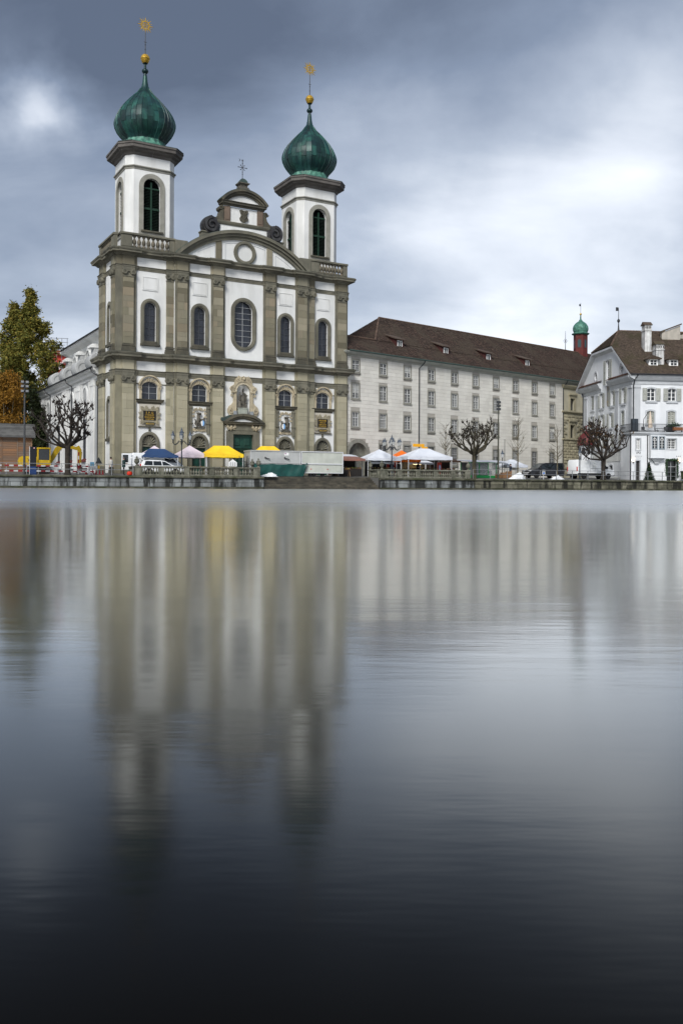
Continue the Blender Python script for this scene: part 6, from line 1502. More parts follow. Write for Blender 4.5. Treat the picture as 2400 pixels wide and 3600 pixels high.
# ================================================================== market and street furniture
def qthing(name, label, cat, q, b, rz=0.0, group=None, dz=0.0):
    return thing(name, label, cat, qw(q, b, gz(b) + dz), QR + rz, group)
leg_m = mat('white_aluminium', (.62, .63, .64), rough=.4, metal=.3)
def cloth(name, c, c2=None): return mat(name, c, c2 or tuple(x * .86 for x in c), scale=1.2, rough=.75, bump=.02, bscale=1.5)
def canopy(label, q, b, w, d, ez, pz, m, ridge_len=0.0, val=.28, off=0.0, rz=0.0):
    g = gz(b); e, p = ez - g, pz - g
    t = qthing('market_canopy', label, 'canopy', q, b, rz, 'pop-up canopies of the market')
    N = 12; rf = MB()
    h = ridge_len / 2
    A = [(-w / 2, -d / 2), (w / 2, -d / 2), (w / 2, d / 2), (-w / 2, d / 2)]
    P = [(-h + off, 0), (h + off, 0), (h + off, 0), (-h + off, 0)]
    # roof as a sagging tent surface: rings from eave to peak
    rings = []
    for k in range(7):
        s = k / 6; z = e + (p - e) * (s ** 1.18)
        ring = []
        for i in range(4):
            j = (i + 1) % 4
            for u in range(6):
                f = u / 6
                ax = A[i][0] + (A[j][0] - A[i][0]) * f; ay = A[i][1] + (A[j][1] - A[i][1]) * f
                px = P[i][0] + (P[j][0] - P[i][0]) * f; py = 0
                sag = -.05 * math.sin(PI * f) * math.sin(PI * s) - .03 * math.sin(PI * f) * (1 - s)
                ring.append((ax + (px - ax) * s, ay + (py - ay) * s, z + sag))
        rings.append(ring)
    rf.loft(rings, False); rf.add(rings[-1], [tuple(range(24))])
    rf.build('roof_cloth', m, t, True)
    vl = MB(); top = [(x * 1.004, y * 1.004, z) for x, y, z in rings[0]]; bot = []
    for k, (x, y, z) in enumerate(top): bot.append((x, y, z - val - .03 * (k % 2)))
    vl.loft([top, bot], False); vl.build('valance', m, t)
    for x, y in A: MB().box(x * .97 - .03, x * .97 + .03, y * .97 - .03, y * .97 + .03, 0, e - .02).build('leg', leg_m, t)
    for y in (-d / 2, d / 2):
        mb = MB()
        for k in range(4):
            x0, x1 = -w / 2 + w * k / 4, -w / 2 + w * (k + 1) / 4
            mb.tube([(x0, y * .97, e - .12), (x1, y * .97, e - .35)], .014, 4).tube([(x0, y * .97, e - .35), (x1, y * .97, e - .12)], .014, 4)
        mb.build('truss', leg_m, t)
    return t
pinkc = cloth('pale_pink_canvas', (.66, .57, .63)); bluec = cloth('navy_canvas', (.022, .055, .14)); yelc = cloth('yellow_canvas', (.86, .60, .025), (.80, .50, .02)); whc = cloth('white_canvas', (.64, .67, .72), (.57, .60, .66)); orc = cloth('orange_canvas', (.82, .17, .015))
canopy('pale pink canopy with pointed roof behind the navy canopy', 15.0, 6.2, 3.2, 3.0, 3.42, 4.42, pinkc)
canopy('navy blue canopy above the white estate car', 15.1, 4.2, 3.5, 2.4, 3.30, 4.02, bluec, 1.6, .18, -.2)
canopy('pale pink canopy with pointed roof beside the yellow canopy', 18.55, 5.6, 3.1, 3.0, 3.5, 4.5, pinkc)
canopy('large yellow canopy in front of the church portal', 21.75, 4.9, 4.0, 3.0, 3.6, 4.5, yelc, 1.6, .34)
canopy('yellow canopy mostly hidden behind the grey trailer', 27.9, 8.2, 3.9, 2.4, 3.75, 4.72, yelc, 1.6, .3)
canopy('white canopy with pointed roof right of the steps', 40.3, 5.6, 4.2, 3.0, 3.5, 4.55, whc, 0, .25)
canopy('orange canopy between the two white canopies', 44.3, 8.0, 3.5, 3.0, 3.5, 4.6, orc, 0, .3)
canopy('big white canopy with long ridge before the drainpipe', 45.7, 5.0, 5.7, 3.2, 3.75, 4.72, whc, 1.3, .34)
canopy('small white canopy behind the bare young tree near the black van', 59.0, 7.2, 3.0, 2.6, 3.0, 3.72, whc, .6, .25)

# --- trailers
alu = mat('dull_aluminium_panel', (.44, .45, .44), (.37, .38, .375), scale=.7, rough=.5, metal=.15, streak=.2, sscale=1.5, stc=(.22, .23, .22))
alu2 = mat('pale_grey_green_panel', (.48, .50, .45), (.40, .42, .38), scale=.8, rough=.55, streak=.35, sscale=1.2, stc=(.26, .28, .24))
def wheel(par, x, y, r, w=.2, rimc=None):
    p = part('wheel', par, (x, y, r))
    mb = MB().lathe([(r * .6, -w / 2), (r * .95, -w / 2), (r, -w / 2 + .03), (r, w / 2 - .03), (r * .95, w / 2), (r * .6, w / 2)], 18); mb.v = [(a, c, b) for a, b, c in mb.v]; mb.build('tyre', mat('tyre_rubber', (.012, .012, .013), rough=.8), p, True)
    mb = MB().lathe([(r * .12, -w * .5), (r * .5, -w * .42), (r * .62, -w * .5), (r * .62, w * .5), (r * .1, w * .45)], 14); mb.v = [(a, c, b) for a, b, c in mb.v]; mb.build('rim', rimc or steel, p, True)
t = qthing('market_trailer', 'closed silver market trailer behind the hanging green tarpaulin', 'trailer', 24.4, 3.1)
MB().box(.02, 5.5, .02, 2.4, .28, 2.62).build('body', alu, t); MB().bbox(-.04, 5.56, -.04, 2.45, 2.60, 2.74, .03).build('roof', alu, t)
for x in (-.02, 5.46): MB().box(x, x + .07, -.03, .05, .28, 2.6).build('corner_trim', leg_m, t)
MB().box(.02, 5.5, -.035, .0, 1.28, 1.36).build('rail', leg_m, t)
for x in (1.6, 3.75):
    mb = MB(); mb.tube([(x, -.1, 1.95), (x + .5, -.14, 1.8)], .05, 6).box(x - .04, x + .06, -.12, 0.02, 1.88, 2.05); mb.build('strut', dark_st, t)
MB().box(3.72, 4.22, -.015, .018, 2.22, 2.52).build('poster', white_p, t); MB().box(3.74, 3.95, -.02, -.0155, 2.34, 2.5).build('poster_print', mat('purple_print', (.2, .08, .2), (.6, .5, .55), scale=9, rough=.7), t)
for x in (1.2, 4.2): wheel(t, x, .3, .3)
mb = MB().box(-.06, .0, .5, 1.6, 1.0, 2.3); mb.build('end_hatch', alu, t)
t2 = qthing('market_trailer', 'closed grey-green market trailer with red marker lights beside the steps', 'trailer', 30.0, 3.0)
MB().box(.02, 4.78, .02, 2.3, .42, 2.62).build('body', alu2, t2)
MB().bbox(-.03, 4.83, -.05, 2.34, 2.6, 2.72, .03).bbox(-.03, 4.83, -.06, .02, 1.30, 1.44, .02).bbox(-.03, 4.83, -.05, .02, .36, .44, .02).build('frame_rail', leg_m, t2)
for x in (-.03, 4.73): MB().bbox(x, x + .1, -.055, .05, .44, 2.6, .02).build('corner_trim', leg_m, t2)
for x in (1.05, 2.95): MB().bbox(x, x + .12, -.03, .01, .78, .86, .01).build('marker_light', mat('red_lens', (.5, .02, .015), rough=.3), t2)
for x in (1.1, 1.55, 2.5): wheel(t2, x, .25, .22)
MB().bbox(4.0, 4.7, -.02, .015, .55, 1.2, .01).build('flap', alu2, t2)
tp = qthing('green_tarpaulin', 'dark green tarpaulin hanging in front of the silver trailer', 'tarpaulin', 24.7, 2.75)
mb = MB(); nx, nz = 60, 10; L = 5.9
for side in (0, 1):
    vs = []
    for k in range(nz + 1):
        for i in range(nx + 1):
            u = i / nx; v = k / nz
            z = 1.32 - .08 * math.sin(PI * u * 3) ** 2 + (.16 if u > .97 else 0) - v * (1.26 - .1 * math.sin(u * 7))
            y = -.05 * math.sin(u * 15 + v * 2.2) * (.3 + v) - .1 * v + .012 * math.sin(u * 47 + v * 5) + side * .02 + .03 * math.sin(v * 6 + u * 9)
            vs.append((u * L - .35 * v * (u > .9) * (u - .9) * 10, y, max(.02, z)))
    mb.add(vs, [(k * (nx + 1) + i, k * (nx + 1) + i + 1, (k + 1) * (nx + 1) + i + 1, (k + 1) * (nx + 1) + i) for k in range(nz) for i in range(nx)])
mb.build('cloth', mat('dark_green_tarp', (.008, .065, .055), (.006, .045, .04), scale=1.5, rough=.5), tp, True)
MB().tube([(-.1, .05, 1.35), (6.0, .05, 1.35)], .025, 5).build('rope', dark_st, tp)
rk = qthing('metal_rack', 'dark metal shelf rack left of the silver trailer', 'rack', 23.3, 3.4)
for x in (0, .95):
    for y in (0, .6): MB().box(x - .025, x + .025, y - .025, y + .025, 0, 2.1).build('post', dark_st, rk)
for z in (.5, 1.05, 1.6): MB().prism([(0, z), (.95, z - .18), (.95, z - .15), (0, z + .03)], 0, .6).build('shelf', dark_st, rk)

# --- stalls under the canopies
brown_b = mat('brown_boards', (.06, .035, .025), (.045, .028, .02), scale=2, rough=.85)
gsh = mat('green_crate', (.02, .13, .05), rough=.6); veg = mat('greens_and_flowers', (.05, .11, .03), (.16, .05, .03), scale=9, rough=.8, isl=.6, rcol=[(.03, .09, .02), (.09, .16, .03), (.30, .18, .03), (.25, .04, .05), (.5, .45, .4)])
def goods(par, x0, x1, y0, y1, z, n, r=.09, name='produce', m=veg):
    mb = MB()
    for _ in range(n): mb.sphere((random.uniform(x0, x1), random.uniform(y0, y1), z + random.uniform(0, r)), random.uniform(r * .6, r), 6, 4)
    o = mb.build(name, m, par); o['kind'] = 'stuff'; return o
def stall(label, q, b, w, d, col, roofcol, h=1.95, shelves=True, back=True, goods_n=40, curved=False):
    t = qthing('market_stall', label, 'market stall', q, b)
    for x in (-w / 2, w / 2):
        for y in (0, d): MB().box(x - .03, x + .03, y - .03, y + .03, 0, h).build('post', steel, t)
    if curved:
        pr_ = [(-w / 2 - .1, h)] + [(-w / 2 - .1 + (w + .2) * k / 10, h + .32 * math.sin(PI * k / 10) ** .6) for k in range(1, 10)] + [(w / 2 + .1, h)]
        MB().prism(pr_, -.5, d + .2).build('awning', roofcol, t)
    else: MB().prism([(-.55, h - .12), (d + .1, h + .25), (d + .1, h + .29), (-.55, h - .08)], -w / 2 - .12, w / 2 + .12, 'x').build('awning', roofcol, t)
    MB().box(-w / 2 - .12, w / 2 + .12, -.57, -.54, h - .3, h - .1).build('valance', roofcol, t)
    MB().bbox(-w / 2, w / 2, 0, .8, .82, .9, .02).build('counter', brown_b, t); MB().box(-w / 2 + .02, w / 2 - .02, .04, .08, .05, .8).build('counter_front', col, t)
    if back: MB().box(-w / 2, w / 2, d - .03, d, 0, h).build('back_wall', col, t)
    goods(t, -w / 2 + .1, w / 2 - .1, .1, .7, .94, goods_n)
    return t
stall('flower stall with red-brown awning and metal shelves right of the trailers', 36.6, 5.2, 2.9, 2.0, mat('dark_stall_back', (.02, .018, .017), rough=.9), mat('brown_red_awning', (.26, .12, .09), (.2, .1, .08), scale=2, rough=.8), 2.05, goods_n=70)
stall('white arched stall roof in front of the arched gate', 37.2, 8.3, 2.9, 1.6, brown_b, whc, 2.15, curved=True)
stall('stall with dark goods under the pointed white canopy', 40.6, 6.0, 2.7, 1.2, mat('black_sheet', (.015, .015, .018), rough=.8), whc, 1.75, goods_n=60)
stall('red walled stall under the orange canopy', 43.6, 8.9, 2.4, 1.2, mat('red_banner', (.55, .03, .015), rough=.6), mat('red_awning', (.5, .03, .015), rough=.6), 1.95)
stall('stall with lit counter under the big white canopy', 46.4, 7.6, 3.0, 1.4, mat('tan_board', (.26, .23, .18), rough=.8), whc, 1.75)
stall('dark brown wooden hut stall behind the right balustrade end', 50.0, 7.5, 3.2, 2.0, brown_b, brown_b, 2.05)
li = qthing('tube_light', 'lit warm tube light hanging in the stall under the big white canopy', 'light', 46.3, 7.9, dz=1.45)
MB().box(-.5, .5, -.03, .03, 0, .06).build('tube', mat('lit_tube', (1, .85, .5), emit=((1, .75, .35), 6)), li)
bn = qthing('red_banner', 'red banner with white and blue print beside the big white canopy', 'banner', 48.2, 5.9)
MB().box(-.3, .3, -.02, .02, .2, 1.75).build('cloth', mat('red_print_cloth', (.42, .05, .03), rough=.7), bn); MB().prism(oval(.05, 1.15, .14, .32, 12), -.03, -.021).build('print', mat('blue_white_print', (.65, .7, .75), (.08, .2, .5), scale=8, rough=.7), bn); MB().box(-.34, -.3, -.02, .02, 0, 1.8).build('pole', steel, bn)
gs = qthing('market_stall', 'green framed stall with clear plastic sheets and flat white roof', 'market stall', 53.1, 4.2)
gfr = mat('bright_green_frame', (.015, .24, .06), rough=.5); film = mat('clear_plastic_film', (.35, .38, .38), rough=.25, alpha=.35, spec=.6)
for x in (-1.85, -.5, .7, 1.85):
    for y in (0, 2.0): MB().box(x - .035, x + .035, y - .035, y + .035, 0, 1.95).build('post', gfr, gs)
MB().prism([(-.5, 1.86), (2.3, 2.12), (2.3, 2.2), (-.5, 1.94)], -2.2, 3.2, 'x').build('roof', whc, gs)
MB().box(-2.0, 2.0, -.05, .0, 1.80, 1.92).build('green_valance', gfr, gs)
for x0, x1 in ((-1.8, -.55), (-.45, .65), (.75, 1.8)): MB().box(x0, x1, .0, .01, .35, 1.8).build('plastic_sheet', film, gs)
MB().box(-1.85, 1.85, -.03, .03, .02, .32).build('green_base', gfr, gs); MB().box(-1.8, 1.8, 1.95, 2.0, 0, 1.9).build('back_wall', mat('dim_grey_sheet', (.12, .12, .12), rough=.8), gs)
for i in range(4): MB().bbox(-1.5 + i * .8, -.9 + i * .8, .5, 1.1, .4, .75 + .1 * (i % 2), .02).build('crate', brown_b if i % 2 else gsh, gs)
aw = qthing('market_awning', 'white sloping awning right of the green framed stall', 'awning', 56.2, 4.6)
MB().prism([(-.6, 1.75), (1.8, 2.05), (1.8, 2.1), (-.6, 1.8)], -1.5, 1.5, 'x').build('cloth', whc, aw)
for x in (-1.4, 1.4): MB().box(x - .03, x + .03, -.5, -.44, 0, 1.76).build('post', steel, aw)
for i in range(3): tag(MB().bbox(-.3, .3, 0, .5, 0, .55 + .15 * i, .02).build('wooden_crate', mat('pine_crate', (.24, .13, .06), (.18, .1, .05), scale=3, rough=.8), None, loc=qw(55.0 + i * .7, 3.6, gz(3.6)), rz=QR), ('low', 'middle', 'tall')[i] + ' wooden crate of the three beside the green framed stall', 'crate', 'crates by the green stall')
for i, (q_, b_, l_) in enumerate(((35.2, 3.9, 'trestle table by the flower stall beside the steps'), (22.0, 3.2, 'display table under the yellow canopy'), (19.0, 4.2, 'trestle table under the pink canopy'))):
    tt = qthing('trestle_table', l_, 'table', q_, b_); MB().bbox(-.9, .9, -.35, .35, .72, .78, .01).build('top', brown_b, tt)
    for x in (-.7, .7):
        for s in (-.25, .25): MB().tube([(x, s * 1.2, 0), (x, s * .3, .72)], .025, 5).build('leg', mat('pine_leg', (.3, .19, .1), rough=.8), tt)
    goods(tt, -.8, .8, -.25, .25, .82, 26)
hs_ = qthing('paper_house_sign', 'white house-shaped board under the yellow canopy', 'sign', 22.6, 3.4, dz=.78)
MB().prism([(-.45, .2), (.45, .2), (.45, .62), (0, .95), (-.45, .62)], 0, .03).build('board', white_p, hs_); MB().box(-.02, .02, .01, .04, -.78, .2).build('stand', dark_st, hs_)
g_ = MB()
for i in range(3):
    for j in range(2): g_.box(-.3 + i * .24, -.18 + i * .24, -.012, -.002, .28 + j * .2, .42 + j * .2)
g_.build('window_print', ink_g, hs_)

# --- vehicles
carglass = mat('vehicle_glass', (.012, .016, .018), rough=.06, spec=.7)
def vehicle(t, outline, w, belt, roof, paint, tumble=.16, wheels=(), r=.32, arches=True):
    L = max(p[0] for p in outline)
    def half(z): return w / 2 - tumble * max(0, min(1, (z - belt) / (roof - belt))) ** 1.2
    rings = []
    n = len(outline)
    cx_ = sum(p[0] for p in outline) / n; cz_ = sum(p[1] for p in outline) / n
    def ring(k, s): return [(cx_ + (x - cx_) * s, k * half(z) if abs(k) == 1 else k * half(z), cz_ + (z - cz_) * s) for x, z in outline]
    rings = [ring(-1, .965), ring(-.965, .992), ring(-.88, 1.0), ring(.88, 1.0), ring(.965, .992), ring(1, .965)]
    mb = MB(); vs = [p for rg in rings for p in rg]; fs = []
    for k in range(5):
        for i in range(n): fs.append((k * n + i, k * n + (i + 1) % n, (k + 1) * n + (i + 1) % n, (k + 1) * n + i))
    tri = tessellate_polygon([[Vector((a, b, 0)) for a, b in outline]])
    fs += [tuple(q) for q in tri] + [tuple(5 * n + i for i in q) for q in tri]
    mb.add(vs, fs); mb.build('body', paint, t, True)
    def side_panel(poly, nm, m, o=.012):
        for sg in (-1, 1):
            mb = MB(); k = len(poly); vs = [(x, sg * (half(z) + o), z) for x, z in poly] + [(x, sg * (half(z) - .05), z) for x, z in poly]
            tri = tessellate_polygon([[Vector((a, b, 0)) for a, b in poly]])
            mb.add(vs, [tuple(q) for q in tri] + [(i, (i + 1) % k, k + (i + 1) % k, k + i) for i in range(k)]); mb.build(nm, m, t)
    for x in wheels:
        for sg in (-1, 1):
            wheel(t, x, sg * (w / 2 - .11), r, .22)
            if arches: mb = MB().archband(x, r, .02, r + .07, 0, PI, sg * (w / 2 + .004) - .01, sg * (w / 2 + .004) + .01, 14); mb.build('wheel_arch', mat('arch_black', (.01, .01, .011), rough=.8), t)
    return side_panel, half
whp = mat('white_car_paint', (.74, .76, .77), rough=.25, spec=.5); blp = mat('black_car_paint', (.012, .012, .014), rough=.2, spec=.6); dkp = mat('dark_plastic', (.018, .018, .02), rough=.7)
# estate car with raised tailgate
c_ = qthing('estate_car', 'white estate car with raised tailgate behind the balustrade', 'car', 12.8, 2.3)
ol = [(.05, .3), (4.3, .3), (4.42, .5), (4.4, .72), (4.2, .86), (3.25, .98), (2.45, 1.42), (1.9, 1.5), (.9, 1.52), (.3, 1.46), (.08, 1.0), (.0, .7)]
sp_, hf = vehicle(c_, ol, 1.78, .92, 1.5, whp, .17, (.85, 3.45), .31)
sp_([(.38, 1.0), (1.2, .98), (1.2, 1.4), (.52, 1.42)], 'side_window', carglass); sp_([(1.27, .98), (2.1, .98), (2.02, 1.4), (1.27, 1.4)], 'side_window', carglass); sp_([(2.18, .98), (3.05, .98), (2.45, 1.34), (2.12, 1.39)], 'side_window', carglass)
MB().add([(3.2, -.72, 1.0), (3.2, .72, 1.0), (2.5, .62, 1.42), (2.5, -.62, 1.42)], [(0, 1, 2, 3)]).build('windscreen', carglass, c_)
for s in (-1, 1): MB().bbox(4.2, 4.42, s * .7 - .16, s * .7 + .16, .62, .78, .02).build('headlight', mat('clear_lens', (.7, .72, .74), rough=.1), c_); MB().bbox(-.02, .1, s * .78 - .07, s * .78 + .07, .7, 1.1, .02).build('tail_light', mat('red_lens', (.5, .02, .015), rough=.3), c_)
mb = MB(); rg = []
for x, z in ((.35, 1.50), (.0, 1.72), (-.35, 1.84), (-.62, 1.80), (-.72, 1.66)): rg.append([(x, -.72, z), (x, .72, z), (x - .01, .72, z - .05), (x - .01, -.72, z - .05)])
mb.loft(rg); mb.build('tailgate', whp, c_); MB().add([(.15, -.6, 1.575), (.15, .6, 1.575), (-.4, .6, 1.785), (-.4, -.6, 1.785)], [(0, 1, 2, 3)]).build('tailgate_glass', carglass, c_)
# van behind with open rear door
v = qthing('delivery_van', 'white delivery van behind the estate car with its rear door open', 'van', 12.35, 4.9)
ol = [(.0, .35), (5.0, .35), (5.25, .55), (5.22, .95), (4.9, 1.15), (4.15, 1.95), (3.8, 2.15), (.15, 2.18), (.0, 2.0)]
sp_, hf = vehicle(v, ol, 1.95, 1.15, 2.16, whp, .12, (.95, 4.2), .33)
sp_([(3.3, 1.25), (4.55, 1.22), (4.05, 1.8), (3.3, 1.85)], 'side_window', carglass)
MB().add([(4.95, -.8, 1.2), (4.95, .8, 1.2), (4.22, .74, 1.92), (4.22, -.74, 1.92)], [(0, 1, 2, 3)]).build('windscreen', carglass, v)
MB().bbox(-1.0, -.02, -1.06, -1.0, .4, 2.1, .02).build('rear_door', whp, v); MB().box(-.9, -.35, -1.07, -1.062, 1.2, 1.95).build('door_window', carglass, v)
# black van
v = qthing('black_van', 'black passenger van parked behind the snow heaps', 'van', 60.0, 5.6, .02)
ol = [(5.05, .3), (.12, .3), (.0, .55), (.05, .85), (.35, 1.0), (1.15, 1.15), (2.0, 1.78), (2.4, 1.9), (4.9, 1.92), (5.08, 1.8), (5.12, 1.0)]
ol = ol[::-1]
sp_, hf = vehicle(v, ol, 1.9, 1.1, 1.9, blp, .14, (.95, 4.1), .33)
sp_([(1.35, 1.17), (2.35, 1.17), (2.35, 1.72), (2.05, 1.68)], 'side_window', carglass); sp_([(2.45, 1.17), (3.6, 1.17), (3.6, 1.74), (2.45, 1.74)], 'side_window', carglass); sp_([(3.7, 1.17), (4.85, 1.17), (4.85, 1.72), (3.7, 1.74)], 'side_window', carglass)
MB().add([(1.16, -.76, 1.18), (1.16, .76, 1.18), (1.98, .7, 1.79), (1.98, -.7, 1.79)], [(0, 1, 2, 3)]).build('windscreen', mat('grey_glass', (.05, .06, .065), rough=.06, spec=.8), v)
for s in (-1, 1): MB().bbox(.06, .5, s * .68 - .2, s * .68 + .2, .78, 1.0, .03).build('headlight', mat('clear_lens', (.7, .72, .74), rough=.1), v)
MB().bbox(-.03, .05, -.4, .4, .42, .54, .01).build('number_plate', white_p, v); MB().box(1.3, 1.5, -1.15, -.93, 1.12, 1.32).build('mirror', blp, v); MB().bbox(-.02, .1, -.6, .6, .62, .74, .02).build('grille', leg_m, v)
# white high-roof van
v = qthing('white_van', 'white high-roof panel van with plant print parked behind the leafy pollard', 'van', 65.95, 4.4)
ol = [(.0, .42), (5.5, .42), (5.62, .6), (5.6, .95), (5.3, 1.15), (4.75, 1.28), (4.15, 2.1), (3.85, 2.3), (3.4, 2.36), (.12, 2.36), (.0, 2.2)]
sp_, hf = vehicle(v, ol, 2.05, 1.25, 2.36, whp, .12, (1.05, 4.7), .33)
sp_([(3.75, 1.28), (4.6, 1.28), (4.1, 1.98), (3.75, 2.0)], 'side_window', carglass); sp_([(.05, .45), (3.6, .45), (3.6, .72), (.05, .72)], 'sill_trim', dkp); sp_([(3.58, .5), (3.61, .5), (3.61, 2.15), (3.58, 2.15)], 'door_seam', ink_g); sp_([(1.95, .75), (1.98, .75), (1.98, 2.15), (1.95, 2.15)], 'door_seam', ink_g); sp_([(1.95, 1.28), (3.58, 1.28), (3.58, 1.33), (1.95, 1.33)], 'rub_strip', ink_g)
MB().add([(4.72, -.86, 1.32), (4.72, .86, 1.32), (4.16, .82, 2.08), (4.16, -.82, 2.08)], [(0, 1, 2, 3)]).build('windscreen', carglass, v)
MB().bbox(5.35, 5.68, -.95, .95, .38, .62, .04).build('bumper', dkp, v); MB().bbox(-.08, .06, -1.0, 1.0, .38, .62, .04).build('bumper', dkp, v)
for s in (-1, 1): MB().bbox(-.03, .05, s * .95 - .07, s * .95 + .07, .95, 1.5, .02).build('tail_light', mat('red_lens', (.5, .02, .015), rough=.3), v); MB().bbox(5.2, 5.56, s * .85 - .14, s * .85 + .14, .85, 1.15, .03).build('headlight', mat('clear_lens', (.7, .72, .74), rough=.1), v)
MB().box(4.2, 4.4, -1.3, -1.02, 1.25, 1.55).build('mirror', dkp, v)
pl_ = MB(); rnd = random.Random(3)
for cx0, cz0, n_ in ((2.35, 1.75, 26), (2.7, 1.55, 20), (3.0, 1.0, 8)):
    for _ in range(n_):
        a = rnd.uniform(0, 6.28); x, z = cx0 + rnd.gauss(0, .16), cz0 + rnd.gauss(0, .2); s = rnd.uniform(.03, .07)
        y = -(hf(z) + .018); pl_.add([(x, y, z), (x + s * math.cos(a), y - .002, z + s * math.sin(a)), (x + s * math.cos(a + .5), y - .002, z + s * math.sin(a + .5))], [(0, 1, 2)])
    pl_.add([(cx0 - .01, -(hf(cz0) + .016), cz0 - .5), (cx0 + .01, -(hf(cz0) + .016), cz0 - .5), (cx0 + .01, -(hf(cz0) + .016), cz0), (cx0 - .01, -(hf(cz0) + .016), cz0)], [(0, 1, 2, 3)])
o = pl_.build('plant_print', mat('plant_print_green', (.10, .17, .03), (.22, .2, .03), scale=6, rough=.6), v); o['kind'] = 'stuff'

# --- excavator
ex = qthing('excavator', 'yellow tracked excavator with folded boom beside the bare tree', 'excavator', 2.0, 5.2)
yel = mat('excavator_yellow', (.60, .40, .008), (.50, .32, .008), scale=2, rough=.45, streak=.3, sscale=3, stc=(.2, .13, .02)); trk = mat('track_rubber', (.02, .02, .02), rough=.9)
for y in (-.75, .75):
    tp_ = part('track', ex, (0, y, 0))
    MB().prism([(.1, .3), (.3, .05), (2.6, .05), (2.85, .3), (2.7, .55), (.3, .55)], -.2, .2).build('belt', trk, tp_)
    for k in range(5): mb = MB().lathe([(.05, -.22), (.16, -.22), (.16, .22), (.05, .22)], 10); mb.v = [(a + .5 + k * .5, c, b + .28) for a, b, c in mb.v]; mb.build('roller', dark_st, tp_)
MB().box(.6, 2.3, -.6, .6, .3, .62).build('undercarriage', dark_st, ex)
hs2 = MB(); pr_ = [(-.25, .75), (.0, .66), (2.6, .66), (2.7, .95), (1.7, 1.0), (1.45, 1.62), (.1, 1.66), (-.18, 1.55), (-.3, 1.2)]
hs2.prism(pr_, -.95, .95); hs2.build('house', yel, ex)
text_on('WA', .38, .86, -.956, 1.28, ink, ex, 'lettering', .006, bold=True)
cab = part('cab', ex, (1.5, -.5, .95))
for x, y in ((0, -.4), (1.1, -.4), (0, .42), (1.1, .42)): MB().box(x - .05, x + .05, y - .05, y + .05, 0, 1.45).build('pillar', yel, cab)
MB().bbox(-.08, 1.18, -.48, .5, 1.4, 1.56, .04).build('roof', yel, cab); MB().box(-.05, 1.15, -.45, .46, -.05, .35).build('lower_panel', yel, cab)
for a, b, y in ((.06, 1.04, -.42), (.06, 1.04, .43)): MB().box(a, b, y - .005, y + .005, .36, 1.38).build('pane', carglass, cab)
MB().box(1.1, 1.11, -.34, .36, .36, 1.38).build('pane', carglass, cab); MB().box(.3, .75, -.2, .25, .3, .95).build('seat', dkp, cab)
bm = part('boom', ex)
def arm(pts, w, nm, m=yel, th=.16, par=None):
    mb = MB(); rg = []
    for k, (x, z, hgt) in enumerate(pts):
        a = Vector((pts[min(k + 1, len(pts) - 1)][0] - pts[max(k - 1, 0)][0], pts[min(k + 1, len(pts) - 1)][1] - pts[max(k - 1, 0)][1])).normalized(); n_ = Vector((-a.y, a.x)) * hgt / 2
        rg.append([(x + n_.x, -th, z + n_.y), (x - n_.x, -th, z - n_.y), (x - n_.x, th, z - n_.y), (x + n_.x, th, z + n_.y)])
    return mb.loft(rg).build(nm, m, par or bm)
arm([(2.5, .9, .3), (2.95, 1.7, .42), (3.35, 2.4, .5), (3.7, 2.75, .5), (4.3, 2.72, .38), (5.0, 2.55, .3), (5.35, 2.42, .22)], .3, 'boom_arm')
arm([(5.25, 2.75, .3), (5.45, 2.35, .38), (5.4, 1.6, .3), (5.35, .85, .2)], .3, 'stick', th=.13)
arm([(2.7, .95, .12), (3.55, 2.35, .12)], .1, 'boom_cylinder', yel, .06); arm([(3.1, 1.6, .07), (3.75, 2.45, .07)], .1, 'cylinder_rod', leg_m, .04); arm([(4.0, 3.0, .1), (5.1, 2.85, .1)], .1, 'stick_cylinder', steel, .05); arm([(5.65, 2.2, .1), (5.55, 1.1, .1)], .1, 'bucket_cylinder', yel, .05)
MB().prism([(5.2, .95), (5.6, .9), (5.75, .5), (5.55, .15), (5.1, .05), (5.25, .4)], -.35, .35).build('bucket', mat('rusty_steel', (.12, .07, .05), (.07, .05, .04), scale=5, rough=.8), bm)

# --- timber shed at far left
sh = qthing('timber_shed', 'weathered timber shed with grey shingle roof left of the excavator', 'shed', -4.0, 9.2)
wood = mat('weathered_boards', (.22, .12, .065), (.13, .105, .085), scale=.9, rough=.9, rnd=.5, aniso=(.25, .25, 2.0), rcol=[(.12, .10, .085), (.26, .13, .06), (.17, .11, .075), (.20, .17, .14), (.32, .15, .06)])
MB().box(.05, 7.1, .06, 3.9, 0, 3.5).build('core', black, sh)
cols = [0, 1.5, 2.9, 4.3, 4.38, 5.75, 5.83, 7.15]
for r in range(15):
    for a, b in ((0, 1.5), (1.5, 2.9), (2.9, 4.3), (4.4, 5.75), (5.85, 7.15)):
        MB().bbox(a + .005, b - .005, -random.uniform(0, .02), .06, r * .235 + .005, r * .235 + .228, .012).build('board', wood, sh)
for x in (4.3, 5.75, 7.1): MB().box(x, x + .1, -.05, .06, 0, 3.5).build('post', wood, sh)
for r in range(14): MB().box(7.16, 7.2, .05, 3.9, r * .25 + .005, r * .25 + .243).build('side_board', mat('dark_side_board', (.05, .045, .04), (.035, .03, .028), scale=2, rough=.9), sh)
shg = mat('grey_shingle', (.10, .10, .095), (.07, .07, .068), scale=1.5, rough=.9, rnd=.2)
